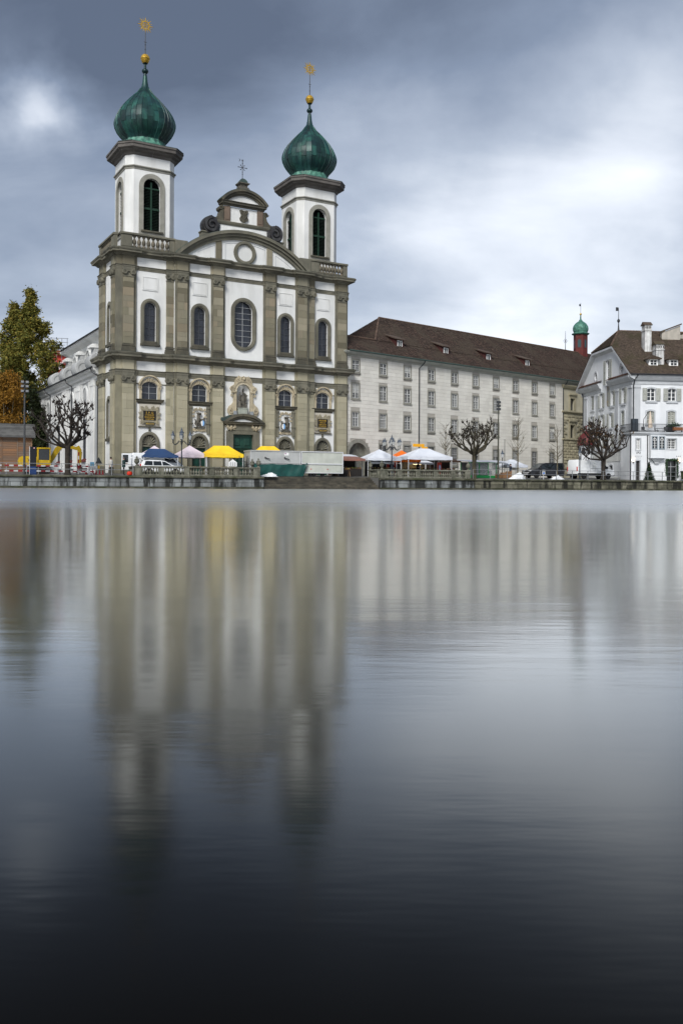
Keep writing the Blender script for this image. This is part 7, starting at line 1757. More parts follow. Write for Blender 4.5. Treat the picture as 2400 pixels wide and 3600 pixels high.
for r in range(7): MB().add([(-.5, -.45 + r * .28, 3.55 + r * .21), (7.5, -.45 + r * .28, 3.55 + r * .21), (7.5, -.15 + r * .28, 3.74 + r * .21), (-.5, -.15 + r * .28, 3.74 + r * .21), (-.5, -.45 + r * .28, 3.49 + r * .21), (7.5, -.45 + r * .28, 3.49 + r * .21)], [(0, 1, 2, 3), (4, 5, 1, 0)]).build('shingle_row', shg, sh)
MB().add([(-.5, 1.5, 5.02), (7.5, 1.5, 5.02), (7.5, 4.4, 3.5), (-.5, 4.4, 3.5), (7.5, -.45, 3.5), (-.5, -.45, 3.5)], [(0, 1, 2, 3), (1, 4, 2), (0, 3, 5), (3, 2, 4, 5)]).build('roof_back', shg, sh)

# --- masts, pylon, lamps
py_ = qthing('information_pylon', 'black information pylon with blue base on the quay', 'pylon', 2.6, 1.0)
MB().bbox(0, .56, -.1, .1, .75, 2.6, .01).build('panel', mat('gloss_black', (.008, .009, .012), rough=.2), py_); MB().bbox(-.01, .57, -.11, .11, 0, .745, .01).build('base', mat('deep_blue', (.012, .04, .14), rough=.5), py_); MB().box(-.06, -.015, -.05, .05, 0, 2.6).build('post', leg_m, py_); MB().box(.3, .42, -.104, -.1, 2.42, 2.52).build('emblem', mat('red_white_print', (.5, .1, .12), (.7, .7, .7), scale=20, rough=.5), py_)
ms = qthing('light_mast', 'tall dark mast with three tiers of floodlights by the excavator', 'light mast', 2.15, 2.0)
MB().lathe([(.12, 0), (.1, 3), (.06, 8.7)], 8).build('pole', dark_st, ms)
for k, z in enumerate((8.55, 8.15, 7.7)):
    MB().box(-.3, .3, -.03, .03, z - .04, z + .02).build('crossarm', dark_st, ms)
    for x in (-.2, .22): MB().bbox(x - .13, x + .13, -.22, .06, z - .02, z + .2, .03).build('floodlight', steel, ms)
ms = qthing('light_mast', 'tall slim mast with dark lamp heads in front of the cream building', 'light mast', 54.1, 2.5)
MB().lathe([(.12, 0), (.09, 3), (.05, 9.1)], 8).build('pole', mat('olive_pole', (.05, .05, .035), rough=.7), ms)
for z in (8.9, 8.5, 8.1): MB().bbox(-.25, .25, -.15, .12, z - .14, z + .14, .04).build('lamp_head', dark_st, ms)
lgl = mat('lantern_glass', (.75, .78, .78), rough=.1, alpha=.45, spec=.6); lir = mat('blue_black_iron', (.02, .027, .035), rough=.45); lcap = mat('zinc_cap', (.075, .095, .125), rough=.5, metal=.3)
def lantern(par, x, y, z, s=1.0):
    l = part('lantern', par, (x, y, z))
    MB().lathe([(.02, -.06 * s), (.09 * s, 0), (.1 * s, .03 * s)], 8).build('gallery', lir, l)
    MB().lathe([(.09 * s, .03 * s), (.185 * s, .46 * s)], 6).build('glass', lgl, l)
    MB().lathe([(.22 * s, .46 * s), (.2 * s, .5 * s), (.1 * s, .62 * s), (.08 * s, .7 * s), (.1 * s, .73 * s), (.03 * s, .8 * s), (.045 * s, .85 * s), (.01, .95 * s)], 8).build('cap', lcap, l)
    fm = MB()
    for k in range(6): a = 2 * PI * k / 6; fm.tube([(.092 * s * math.cos(a), .092 * s * math.sin(a), .03 * s), (.19 * s * math.cos(a), .19 * s * math.sin(a), .46 * s)], .011 * s, 4)
    fm.build('cage', lir, l)
    MB().lathe([(.015, .05 * s), (.04 * s, .12 * s), (.03 * s, .28 * s), (.01, .3 * s)], 6).build('mantle', white_p, l)
def candelabra(label, q, b, top, n=6):
    t = qthing('candelabra_lamp', label, 'street lamp', q, b, 0, 'candelabra lamps'); H = top - gz(b)
    MB().lathe([(.22, 0), (.2, .4), (.12, .55), (.09, .7), (.07, 1.8), (.09, 1.85), (.065, 1.95), (.055, H - 1.5), (.1, H - 1.45), (.11, H - 1.3), (.06, H - 1.2), (.05, H - .98)], 10).build('post', lir, t, True)
    for k in range(n):
        a = 2 * PI * (k + .25) / n; r = .98; ca, sa = math.cos(a), math.sin(a)
        MB().tube([(.05 * ca, .05 * sa, H - 1.35), (.3 * ca, .3 * sa, H - 1.22), (.5 * ca, .5 * sa, H - 1.5), (.78 * ca, .78 * sa, H - 1.62), (r * ca, r * sa, H - 1.42), (r * ca, r * sa, H - 1.2)], [.04, .04, .038, .036, .034, .03], 6).tube([(.3 * ca, .3 * sa, H - 1.22), (.42 * ca, .42 * sa, H - 1.32), (.34 * ca, .34 * sa, H - 1.42)], .02, 5).build('arm', lir, t)
        lantern(t, r * ca, r * sa, H - 1.14, .95)
    lantern(t, 0, 0, H - .95, 1.15)
candelabra('ornate multi-arm street lamp in front of the left shell doorways', 17.0, 2.2, 6.0)
candelabra('ornate multi-arm street lamp in front of the cream building', 40.65, 3.0, 5.95)
def lamp(label, q, b, top, m=lir):
    t = qthing('lantern_post', label, 'street lamp', q, b); H = top - gz(b)
    MB().lathe([(.1, 0), (.09, .5), (.05, .6), (.045, H - .98), (.07, H - .95)], 8).build('post', m, t); lantern(t, 0, 0, H - .92, 1.1)
lamp('single lantern post in front of the white van', 66.0, 3.0, 5.0)
lamp('single lantern post between slim mast and young tree', 56.9, 6.0, 4.75)
po = qthing('thin_pole', 'thin grey pole beside the single lantern near the slim mast', 'pole', 57.35, 6.2); MB().lathe([(.04, 0), (.035, 4.7)], 6).build('pole', dark_st, po)
sg_ = qthing('direction_sign', 'yellow direction sign boards above the big white canopy', 'sign', 46.9, 8.2)
MB().tube([(0, 0, 0), (0, 0, 3.9)], .04, 6).build('post', steel, sg_); ylw = mat('sign_yellow', (.75, .36, .01), rough=.5)
MB().bbox(-1.0, .5, -.03, .0, 3.55, 3.9, .01).build('arrow_board', ylw, sg_); MB().bbox(.15, .95, -.05, -.035, 3.1, 3.55, .01).build('arrow_board', ylw, sg_)

# --- road-works clutter on the left
rd = mat('barrier_red', (.26, .014, .018), (.18, .012, .015), scale=3, rough=.6); wt_ = mat('barrier_white', (.5, .51, .51), (.38, .39, .39), scale=3, rough=.6)
def barrier(label, q, b, L):
    t = qthing('road_barrier', label, 'barrier', q, b, 0, 'red and white barriers')
    for z in (.22, .72):
        n_ = 6
        for k in range(n_): MB().bbox(k * L / n_ + .002, (k + 1) * L / n_ - .002, -.02, .02, z, z + .15, .005).build('stripe_board', rd if (k + (z > .5)) % 2 else wt_, t)
    for x in (.15, L - .15): MB().box(x - .03, x + .03, .021, .07, 0, 1.0).box(x - .05, x + .05, -.3, .35, 0, .06).build('foot', steel, t)
for i, (q_, l_) in enumerate(((-2.2, 'red and white barrier left of the light mast'), (.45, 'red and white barrier in front of the excavator counterweight'), (3.3, 'red and white barrier between the blue pylon and the tree trunk'), (6.2, 'red and white barrier right of the tree trunk'))): barrier(l_, q_, 3.0, 2.4)
mk = qthing('marker_post', 'tall red and white banded marker post right of the excavator', 'post', 7.3, 4.5)
for k in range(6): MB().lathe([(.07, k * .36), (.07, k * .36 + .355)], 8).build('band', rd if k % 2 else wt_, mk)
sg_ = qthing('warning_sign', 'dark back of a triangular warning sign near the church corner', 'sign', 9.3, 5.2)
MB().tube([(0, .03, 0), (0, .03, 1.7)], .03, 6).build('post', steel, sg_); MB().prism([(-.34, 1.05), (.34, 1.05), (0, 1.72)], -.015, .015).build('plate', mat('sign_back_grey', (.06, .065, .065), rough=.6), sg_); MB().box(-.09, .09, -.02, .0, .55, .85).build('label_plate', mat('yellow_label', (.7, .42, .02), rough=.6), sg_)
sg_ = qthing('notice_board', 'small blue topped notice board behind the railing left of the sign', 'sign', 8.55, 4.2)
MB().box(-.02, .02, 0, .03, 0, 1.2).build('post', steel, sg_); MB().box(-.2, .2, -.02, .0, .85, 1.2).build('plate', mat('light_blue', (.10, .36, .55), rough=.5), sg_); MB().box(-.3, .5, -.02, .0, .45, .8).build('lower_plate', wt_, sg_)
for i in range(6): tag(MB().lathe([(.16, 0), (.16, .03), (.1, .04), (.03, .55), (.02, .56)], 8).build('traffic_cone', rd, None, loc=qw(7.9 + i * .32, 3.4 + .1 * (i % 2), gz(3.4))), ('leftmost', 'second', 'third', 'fourth', 'fifth', 'rightmost')[i] + ' small red cone from the left in the row near the church corner', 'cone', 'row of small red cones')
sg_ = qthing('quay_sign', 'small white sign with blue print on the railing beside the black van', 'sign', 58.9, .35)
MB().box(-.04, .04, 0, .06, 0, .6).build('post', leg_m, sg_); MB().bbox(-.22, .22, -.03, .0, .55, 1.12, .01).build('plate', wt_, sg_); MB().box(-.12, .12, -.034, -.031, .66, .82).build('print', mat('sign_blue', (.03, .15, .5), rough=.5), sg_)

# --- snow heaps
def heap(label, q, b, w, h, seed):
    rnd = random.Random(seed); mb = MB(); n = 22; rg = []
    ph = [rnd.uniform(0, 6) for _ in range(8)]
    for k in range(9):
        s = k / 8
        rg.append([(w / 2 * (1 - s) ** .8 * math.cos(2 * PI * i / n) * (1 + .12 * math.sin(3 * 2 * PI * i / n + ph[k % 8])) + .1 * w * s, .55 * (1 - s) ** .8 * math.sin(2 * PI * i / n), h * s * (1 - .15 * math.sin(2 * 2 * PI * i / n + ph[1])) + rnd.uniform(-.04, .05) * (k > 0)) for i in range(n)])
    o = mb.loft(rg).build('snow_heap', snow_m, None, False, qw(q, b, gz(b) - .01), QR); tag(o, label, 'snow heap', 'heaps of swept snow')
heap('low heap of dirty snow at the left end of the river steps', 26.0, 1.7, 2.0, .38, 1); heap('tall heap of dirty snow beside the green framed stall', 56.0, 1.3, 2.3, .72, 2); heap('wide heap of dirty snow in front of the black van', 61.4, 1.3, 2.0, .46, 3)

# --- people
skin_m = mat('skin', (.50, .32, .24), rough=.6)
def person(label, q, b, face, coat, trousers, hair, arms='down', H=1.72):
    o_root = qthing('person', label, 'person', q, b, face)
    k = H / 1.72
    V = []; E = []; Rr = []
    def vtx(p, r): V.append(tuple(a * k for a in p)); Rr.append(r * k); return len(V) - 1
    def chain(i, pts):
        for p, r in pts: j = vtx(p, r); E.append((i, j)); i = j
        return i
    pel = vtx((0, 0, .95), .15)
    ch = chain(pel, [((0, .0, 1.12), .135), ((0, 0, 1.3), .155), ((0, 0, 1.42), .11)])
    nk = chain(ch, [((0, 0, 1.5), .052), ((0, -.01, 1.56), .075), ((0, -.015, 1.63), .092), ((0, -.005, 1.69), .06)])
    for s in (-1, 1):
        chain(pel, [((.09 * s, 0, .86), .1), ((.1 * s, -.02 * s, .5), .065), ((.105 * s, .0, .1), .045), ((.11 * s, -.05, .045), .042), ((.115 * s, -.16, .03), .035)])
        if arms == 'down': pts = [((.19 * s, 0, 1.40), .062), ((.25 * s, .02, 1.14), .048), ((.24 * s, -.06, .9), .036)]
        else: pts = [((.19 * s, 0, 1.40), .062), ((.25 * s, -.02, 1.15), .048), ((.14 * s, -.24, 1.12), .036)]
        w = chain(ch, pts)
        hx, hy, hz = pts[-1][0]
        d = Vector((0, -.25, -1)).normalized() if arms == 'down' else Vector((-s * .5, -.85, .1)).normalized()
        pm = tuple(Vector((hx, hy, hz)) + d * .07); pmi = chain(w, [(pm, .03)])
        for f in range(4):
            off = Vector((0, (f - 1.5) * .018, 0)) if arms == 'down' else Vector((0, 0, (f - 1.5) * .018)); l = (.07, .08, .075, .06)[f]
            chain(pmi, [(tuple(Vector(pm) + d * .03 + off), .009), (tuple(Vector(pm) + d * (.03 + l * .6) + off * 1.1), .008), (tuple(Vector(pm) + d * (.03 + l) + off * 1.1 + Vector((-s * .01, 0, 0))), .007)])
        th = Vector((0, -.04, 0)) if arms == 'down' else Vector((0, 0, .04)); chain(w, [(tuple(Vector((hx, hy, hz)) + d * .03 + th), .011), (tuple(Vector((hx, hy, hz)) + d * .075 + th * 1.3), .009)])
    me = bpy.data.meshes.new('body'); me.from_pydata(V, E, []); ob = bpy.data.objects.new('body', me); COL.objects.link(ob)
    sk = ob.modifiers.new('skin', 'SKIN'); 
    lay = me.skin_vertices[0].data if me.skin_vertices else None
    if lay is None:
        bpy.context.view_layer.objects.active = ob
        lay = me.skin_vertices[0].data
    for i, r in enumerate(Rr): lay[i].radius = (r, r); lay[i].use_root = (i == 0)
    sb = ob.modifiers.new('sub', 'SUBSURF'); sb.levels = 1; sb.render_levels = 1
    dg = bpy.context.evaluated_depsgraph_get(); dg.update(); m2 = bpy.data.meshes.new_from_object(ob.evaluated_get(dg)); bpy.data.objects.remove(ob)
    m2.materials.clear()
    for m_ in (skin_m, coat, trousers, dkp): m2.materials.append(m_)
    for p_ in m2.polygons:
        c = p_.center / k; p_.use_smooth = True
        hand = (abs(c.x) > .17 and c.z < .93) if arms == 'down' else (c.y < -.19 and c.z > .9)
        p_.material_index = 0 if (c.z > 1.47 or hand) else (3 if c.z < .1 else (2 if c.z < .88 and abs(c.x) < .22 else 1))
    put(m2, 'body', o_root)
    MB().loft([[(r * 1.12 * k * math.cos(2 * PI * i / 14), r * .82 * k * math.sin(2 * PI * i / 14), z * k) for i in range(14)] for z, r in ((.78, .205), (.95, .19), (1.12, .18), (1.3, .2), (1.42, .17), (1.48, .09))]).build('coat', coat, o_root, True)
    MB().loft([[((.105 * f) * k * math.cos(2 * PI * i / 12), ((.115 * f) * math.sin(2 * PI * i / 12) + .015) * k, z * k) for i in range(12)] for z, f in ((1.58, .88), (1.64, 1.0), (1.70, .95), (1.745, .6), (1.76, .1))]).build('hair', hair, o_root, True)
    fc = MB()
    for s in (-1, 1): fc.sphere((.032 * s * k, -.095 * k, 1.63 * k), .011 * k, 6, 4)
    fc.build('eyes', black, o_root); MB().sphere((0, -.11 * k, 1.605 * k), .016 * k, 6, 4, .7, 1, 1.4).build('nose', skin_m, o_root); MB().box(-.022 * k, .022 * k, -.104 * k, -.09 * k, 1.565 * k, 1.573 * k).build('mouth', mat('lips', (.35, .14, .12), rough=.6), o_root)
    for s in (-1, 1): MB().sphere((.095 * s * k, .0, 1.62 * k), .022 * k, 6, 4, .5, 1, 1.3).build('ear', skin_m, o_root)
    return o_root
jw = mat('white_jacket', (.62, .60, .55), rough=.8); jg = mat('dark_teal_coat', (.012, .035, .035), rough=.8); jn = mat('navy_jacket', (.012, .016, .03), rough=.8); jk = mat('black_coat', (.01, .01, .011), rough=.85); tr1 = mat('grey_trousers', (.06, .06, .06), rough=.85); tr2 = mat('black_trousers', (.012, .012, .014), rough=.85); hr1 = mat('dark_hair', (.03, .022, .016), rough=.7); hr2 = mat('grey_hat', (.09, .085, .08), rough=.8)
person('person in white jacket standing by the church corner', 10.25, 3.4, .6, jw, tr1, hr1)
person('person in dark teal coat standing beside the left balustrade', 11.35, 2.4, PI / 2, jg, tr2, hr2, 'front', 1.75)
person('person in navy jacket browsing under the pointed white canopy', 41.6, 5.0, 2.6, jn, tr2, hr1, 'front')
person('person in black coat standing between the orange and big white canopy', 43.4, 6.9, 2.9, jk, tr2, hr1)
person('person in black coat serving under the big white canopy', 46.0, 7.0, .2, jk, tr2, hr1, 'front')
person('person in dark jacket beside the white awning near the mast', 56.7, 3.9, 1.2, jn, tr2, hr1)
rb_ = qthing('red_bag', 'bright red bag on the ground beside the person in teal coat', 'bag', 11.75, 1.3)
MB().lathe([(.12, 0), (.24, .06), (.27, .2), (.2, .36), (.08, .4)], 10, sx=1, sy=.7).build('sack', mat('bright_red', (.6, .03, .01), rough=.6), rb_, True); MB().tube([(-.08, 0, .38), (0, 0, .52), (.08, 0, .38)], .015, 5).build('handle', dkp, rb_)

# --- terrace and door-side pieces of the bar
def an(x, y, z): 
    a = R(6.2); return (36.076 + math.cos(a) * x - math.sin(a) * y, 110.0 + math.sin(a) * x + math.cos(a) * y, z)
ps = thing('closed_parasol', 'closed cream parasol hanging from dark arm on the roof terrace', 'parasol', an(2.6, 1.2, 7.12), R(6.2))
MB().tube([(-.6, 0, 0), (-.45, 0, 1.9), (.15, 0, 2.75), (.4, 0, 2.9)], .04, 6).build('arm', iron, ps); MB().box(-.9, -.3, -.3, .3, 0, .08).build('base', iron, ps)
rg = [[(.4 + r * math.cos(2 * PI * i / 12) * (1 + .25 * (i % 2)), r * math.sin(2 * PI * i / 12) * (1 + .25 * (i % 2)), z) for i in range(12)] for r, z in ((.03, 2.9), (.08, 2.5), (.14, 1.9), (.2, 1.2), (.22, .8))]
MB().loft(rg).build('cloth', mat('cream_canvas', (.62, .52, .42), rough=.8), ps)
def seat(label, x, y, rz):
    t = thing('terrace_chair', label, 'chair', an(x, y, 7.12), R(6.2) + rz, 'terrace chairs')
    MB().bbox(-.22, .22, -.22, .22, .42, .46, .01).build('seat', dark_st, t); MB().bbox(-.22, .22, .2, .24, .5, .9, .01).build('backrest', dark_st, t)
    for a in (-.2, .2):
        for b_ in (-.2, .2): MB().box(a - .015, a + .015, b_ - .015, b_ + .015, 0, .42).build('leg', dark_st, t)
for i, (x, l_) in enumerate(((2.0, 'black terrace chair left of the closed parasol'), (3.7, 'black terrace chair just right of the closed parasol'), (4.9, 'black terrace chair beside the glass topped table'), (6.0, 'black terrace chair nearest the wooden planter'))): seat(l_, x, .9, i * 1.3)
tb = thing('terrace_table', 'grey table on the roof terrace between the chairs', 'table', an(4.4, 1.4, 7.12), R(6.2)); MB().bbox(-.6, .6, -.35, .35, .7, .74, .01).build('top', steel, tb)
for a in (-.5, .5):
    for b_ in (-.28, .28): MB().box(a - .02, a + .02, b_ - .02, b_ + .02, 0, .7).build('leg', steel, tb)
bx_ = thing('terrace_cabinet', 'dark blue-grey cabinet at the left end of the roof terrace', 'cabinet', an(.6, 1.0, 7.12), R(6.2)); MB().bbox(0, .75, 0, .6, 0, 1.9, .02).build('body', mat('dark_slate_blue', (.03, .04, .05), rough=.6), bx_); MB().box(.36, .38, -.01, 0.001, .1, 1.8).build('door_gap', black, bx_)
pt = thing('wooden_planter', 'orange-brown wooden planter with dark shrub on the roof terrace', 'planter', an(6.2, .5, 7.12), R(6.2)); MB().bbox(-.5, .7, -.2, .25, .45, .85, .02).build('box', mat('orange_wood', (.36, .14, .05), rough=.7), pt); MB().box(-.45, -.4, -.1, .1, 0, .45).box(.6, .65, -.1, .1, 0, .45).build('stand', dark_st, pt)
gb = MB(); rnd = random.Random(9)
for _ in range(260):
    a, b_ = rnd.uniform(0, 6.28), rnd.uniform(-1, 1); p_ = Vector((-.3 + rnd.gauss(0, .4), .05 + rnd.gauss(0, .1), .95 + abs(rnd.gauss(0, .18)))); u_ = Vector((math.cos(a), .4 * b_, math.sin(a))) * .08; v_ = Vector((-math.sin(a), .5, math.cos(a))) * .04; gb.add([p_ - u_, p_ + v_, p_ + u_, p_ - v_], [(0, 1, 2, 3)])
o = gb.build('shrub', mat('dark_evergreen', (.012, .035, .012)), pt); o['kind'] = 'stuff'
gr = thing('covered_barbecue', 'black covered barbecue on the roof terrace', 'barbecue', an(5.5, 1.0, 7.12), R(6.2)); MB().lathe([(.4, .3), (.5, .5), (.52, .85), (.4, 1.1), (.1, 1.2)], 12, sx=1.2, sy=.6).build('cover', dkp, gr, True)
for a in (-.4, .4): MB().box(a - .03, a + .03, -.1, .1, 0, .4).build('leg', dkp, gr)
bn_ = thing('waste_container', 'dark green wheeled container at the right edge by the bar', 'bin', an(6.4, -1.2, gz(2)), R(6.2)); MB().prism([(-.3, .15), (.9, .15), (1.0, 1.05), (-.38, 1.05)], -.35, .35).build('tub', mat('bin_green', (.05, .07, .03), rough=.6), bn_); MB().bbox(-.42, 1.04, -.4, .4, 1.05, 1.15, .03).build('lid', dkp, bn_); MB().tube([(-.36, -.4, .3), (-.36, -.4, 1.35), (.9, -.4, 1.35)], .025, 5).build('handle', steel, bn_)
for x in (-.1, .7): MB().lathe([(.02, 0), (.1, .02), (.1, .1), (.02, .12)], 8).build('caster', dkp, bn_, loc=(x, 0, 0.02))
# ================================================================== trees
def leafmesh(pts, sizes, m, name, par, seed=1, flat=.6, droop=0.0, kind=True):
    rs = np.random.RandomState(seed); n = len(pts); P = np.asarray(pts, float)
    d = rs.normal(size=(n, 3)); d[:, 2] *= flat; d[:, 2] -= droop; d /= np.linalg.norm(d, axis=1)[:, None]
    e = rs.normal(size=(n, 3)); e -= d * (e * d).sum(1)[:, None]; e /= np.linalg.norm(e, axis=1)[:, None]
    S = np.asarray(sizes)[:, None]
    V = np.empty((n, 4, 3)); V[:, 0] = P - d * S; V[:, 1] = P + e * S * .5; V[:, 2] = P + d * S; V[:, 3] = P - e * S * .5
    me = bpy.data.meshes.new(name); me.vertices.add(4 * n); me.vertices.foreach_set('co', V.reshape(-1).astype(np.float32))
    me.loops.add(4 * n); me.loops.foreach_set('vertex_index', np.arange(4 * n, dtype=np.int32)); me.polygons.add(n)
    me.polygons.foreach_set('loop_start', np.arange(0, 4 * n, 4, dtype=np.int32)); me.polygons.foreach_set('loop_total', np.full(n, 4, dtype=np.int32)); me.update(calc_edges=True); me.materials.append(m)
    o = put(me, name, par)
    if kind: o['kind'] = 'stuff'
    return o
def leaf_mat(name, cols, w=.9):
    return mat(name, cols[0], cols[1], scale=.35, rough=.7, isl=w * .6, rcol=cols, spec=.25, lo=.35, hi=.65)

def crown_tree(name, label, loc, H, clumps, trunk_r, m, n, size, bk, seed, flat=.6, droop=0.0, cat='tree', base=0.0):
    t = thing(name, label, cat, loc); rs = np.random.RandomState(seed)
    tr = MB()
    for (cx, cy, cz, rx, rz) in clumps[:14]:
        mid = (cx * .35 + rs.normal() * .2, cy * .35, cz * .55)
        tr.tube([(0, 0, base), (cx * .08, cy * .08, cz * .25), mid, (cx, cy, cz), (cx, cy, cz + rz * .5)], [trunk_r, trunk_r * .75, trunk_r * .4, trunk_r * .18, .03], 6)
    tr.build('trunk', bk, t, True)
    wts = np.array([c[3] ** 2 * c[4] for c in clumps]); wts /= wts.sum(); pts = []
    sub = []
    for c in clumps:         # each clump is a cloud of small leaf bunches
        for _ in range(max(10, int(34 * c[3] * c[4] / 4))):
            v = rs.normal(size=3); v /= np.linalg.norm(v); r = rs.uniform(.25, 1.0) ** .5
            sub.append((c[0] + v[0] * r * c[3], c[1] + v[1] * r * c[3], c[2] + v[2] * r * c[4], rs.uniform(.22, .5)))
    sub = np.array(sub); idx = rs.randint(0, len(sub), n); P = sub[idx, :3] + rs.normal(size=(n, 3)) * sub[idx, 3:4] * .75
    leafmesh(P, rs.uniform(size * .6, size * 1.3, n), m, 'crown', t, seed, flat, droop)
    return t
gy = leaf_mat('green_gold_leaf', [(.08, .105, .022), (.14, .135, .025), (.24, .17, .022), (.09, .115, .028), (.32, .19, .02), (.055, .075, .02)])
dg_ = leaf_mat('dark_green_leaf', [(.016, .026, .009), (.028, .04, .012), (.02, .03, .01), (.05, .045, .012)])
yg = leaf_mat('birch_gold_leaf', [(.23, .105, .008), (.16, .08, .01), (.29, .16, .015), (.11, .06, .012), (.20, .11, .02)])
def W(px_, D, z): return ((px_ - 1200) / 3104 * D, D, z)
cl = []
rs = random.Random(5)
for k in range(26):
    z = 12 + k * .5; r = 4.6 * (1 - (k / 26) ** 2.2) * (.75 + .25 * min(1, k / 8)) + .5
    for s in (0, 1, 2): cl.append((1.6 + rs.uniform(-1, 1) * r * .85, rs.uniform(-1, 1) * r * .6, z + rs.uniform(-.4, .4), max(.45, r * .22), max(.6, r * .30)))
for k in range(10): cl.append((1.6 + rs.uniform(-.25, .25), 0, 24 + k * .35, .45, .6))
crown_tree('autumn_tree', 'tall green and gold autumn tree with pointed top left of the church', (-47.6, 130.0, 1.6), 26, cl, .45, gy, 34000, .19, bark, 3)
cl = []
for k in range(22):
    z = 12 + k * .55; r = 3.6 * (1 - (k / 22) ** 2.0) + .4
    for s in (0, 1): cl.append((rs.uniform(-1, 1) * r * .7, rs.uniform(-1, 1) * r * .6, z + rs.uniform(-.4, .4), max(.45, r * .33), max(.6, r * .42)))
for k in range(8): cl.append((rs.uniform(-.2, .2), 0, 23.3 + k * .3, .35, .5))
crown_tree('autumn_tree', 'gold tinged autumn tree at the left picture edge behind the shed', (-49.2, 132.5, 1.6), 25, cl, .4, gy, 27000, .19, bark, 8)
cl = [(rs.uniform(-4.5, 4.5), rs.uniform(-2, 2), rs.uniform(3, 11.5) , 1.5, 1.6) for _ in range(34)]
crown_tree('dark_shrubbery_tree', 'dense dark evergreen behind the shed and below the gold tree', (-40.8, 124.0, 1.6), 13, cl, .3, dg_, 22000, .2, bark, 11)
cl = [(rs.uniform(-5, 5), rs.uniform(-2, 2), rs.uniform(2.5, 13) , 1.6, 1.8) for _ in range(34)]
crown_tree('dark_shrubbery_tree', 'dense dark evergreen at the left edge behind the golden birch', (-49.0, 126.5, 1.6), 14, cl, .3, dg_, 20000, .2, bark, 12)
cl = []
for k in range(46):
    a = rs.uniform(0, 6.28); r = rs.uniform(.2, 2.6); z = rs.uniform(6.3, 12.2); f = 1 - max(0, (z - 9) / 5)
    cl.append((r * f * math.cos(a) + .3, r * f * math.sin(a), z, .55, 1.05))
crown_tree('golden_birch', 'golden yellow birch with drooping foliage above the shed roof', (-42.6, 112.0, 1.6), 13, cl, .16, yg, 15000, .15, bark_y, 21, .8, .9)

def pollard(label, q, b, H, Rc, fork, m, seed, leaves=None, tr=.24, dens=1.0):
    t = qthing('pollarded_tree', label, 'tree', q, b, 0, 'pollarded trees along the quay'); rnd = random.Random(seed)
    tk = MB(); tk.tube([(0, 0, -.05), (.02, 0, .25), (.0, .02, fork * .55), (.03, 0, fork)], [tr * 1.5, tr * 1.1, tr * .95, tr * 1.05], 10); tk.build('trunk', m, t, True)
    br = MB(); kn = MB(); tw = MB(); tips = []
    def grow(p, d, L, r, lev):
        pts = [p]; rr = [r]; n = 4
        for k in range(n):
            d = (d + Vector((rnd.uniform(-.32, .32), rnd.uniform(-.32, .32), rnd.uniform(-.12, .22)))).normalized()
            p = p + d * L / n; pts.append(p); rr.append(r * (1 - .3 * (k + 1) / n))
        br.tube(pts, rr, 6 if lev < 2 else 5)
        if lev >= 3 or (lev == 2 and rnd.random() < .15):
            tips.append((p, d)); return
        for k in range(2 if rnd.random() < .62 else 3):
            nd = (d * .75 + Vector((rnd.uniform(-.85, .85), rnd.uniform(-.85, .85), rnd.uniform(-.05, .75)))).normalized()
            grow(p, nd, L * rnd.uniform(.58, .85), r * .66, lev + 1)
        if lev > 0 and rnd.random() < .5: tips.append((pts[2], (d + Vector((rnd.uniform(-1, 1), rnd.uniform(-1, 1), .3))).normalized()))
    nl = int(7 * dens)
    L0 = Rc * .50
    for k in range(nl):
        a = 2 * PI * k / nl + rnd.uniform(-.25, .25); e = rnd.uniform(.1, .6) if k % 2 else rnd.uniform(.4, 1.1)
        grow(Vector((0, 0, fork - .1 + rnd.uniform(-.15, .1))), Vector((math.cos(a) * math.cos(e), math.sin(a) * math.cos(e), math.sin(e))), L0 * rnd.uniform(.85, 1.15), tr * .5, 0)
    for k in range(2): grow(Vector((0, 0, fork)), Vector((rnd.uniform(-.3, .3), rnd.uniform(-.3, .3), 1)).normalized(), L0, tr * .5, 0)
    for p, d in tips:
        for _ in range(2): kn.sphere(tuple(p + Vector((rnd.gauss(0, .045), rnd.gauss(0, .045), rnd.gauss(0, .045)))), rnd.uniform(.06, .105), 6, 4)
        for _ in range(5):
            q_ = p + (d * .5 + Vector((rnd.uniform(-.7, .7), rnd.uniform(-.7, .7), rnd.uniform(-.1, 1.0)))).normalized() * rnd.uniform(.15, .55)
            tw.tube([p, p.lerp(q_, .5) + Vector((rnd.gauss(0, .02),) * 3), q_], [.012, .009, .005], 3)
    br.build('limbs', m, t, True); kn.build('knuckles', mat('reddish_knuckle', (.026, .019, .016), (.015, .012, .010), scale=6, rough=.95), t, kind='stuff'); o = tw.build('twigs', m, t); o['kind'] = 'stuff'
    if leaves:
        P = []; S = []
        for _ in range(leaves):
            p, d = rnd.choice(tips); P.append((p.x + rnd.gauss(0, .16), p.y + rnd.gauss(0, .16), p.z - abs(rnd.gauss(0, .15)))); S.append(rnd.uniform(.05, .1))
        leafmesh(P, S, leaf_mat('brown_gold_leaf', [(.06, .03, .018), (.10, .05, .015), (.22, .12, .012), (.045, .025, .02), (.08, .035, .02)]), 'withered_leaves', t, seed)
    return t
pollard('bare pollarded tree with dark spreading limbs in front of the church flank', 5.95, 1.2, 6.9, 3.5, 2.75, bark, 31, None, .25, 1.3)
pollard('bare mossy pollarded tree beside the green framed stall', 50.3, 1.5, 6.4, 3.1, 2.8, bark_l, 34, None, .25, 1.5)
pollard('pollarded tree with brown and gold leaves in front of the white van', 68.1, 1.2, 6.4, 3.5, 2.5, bark, 37, 1500, .27, 1.6)
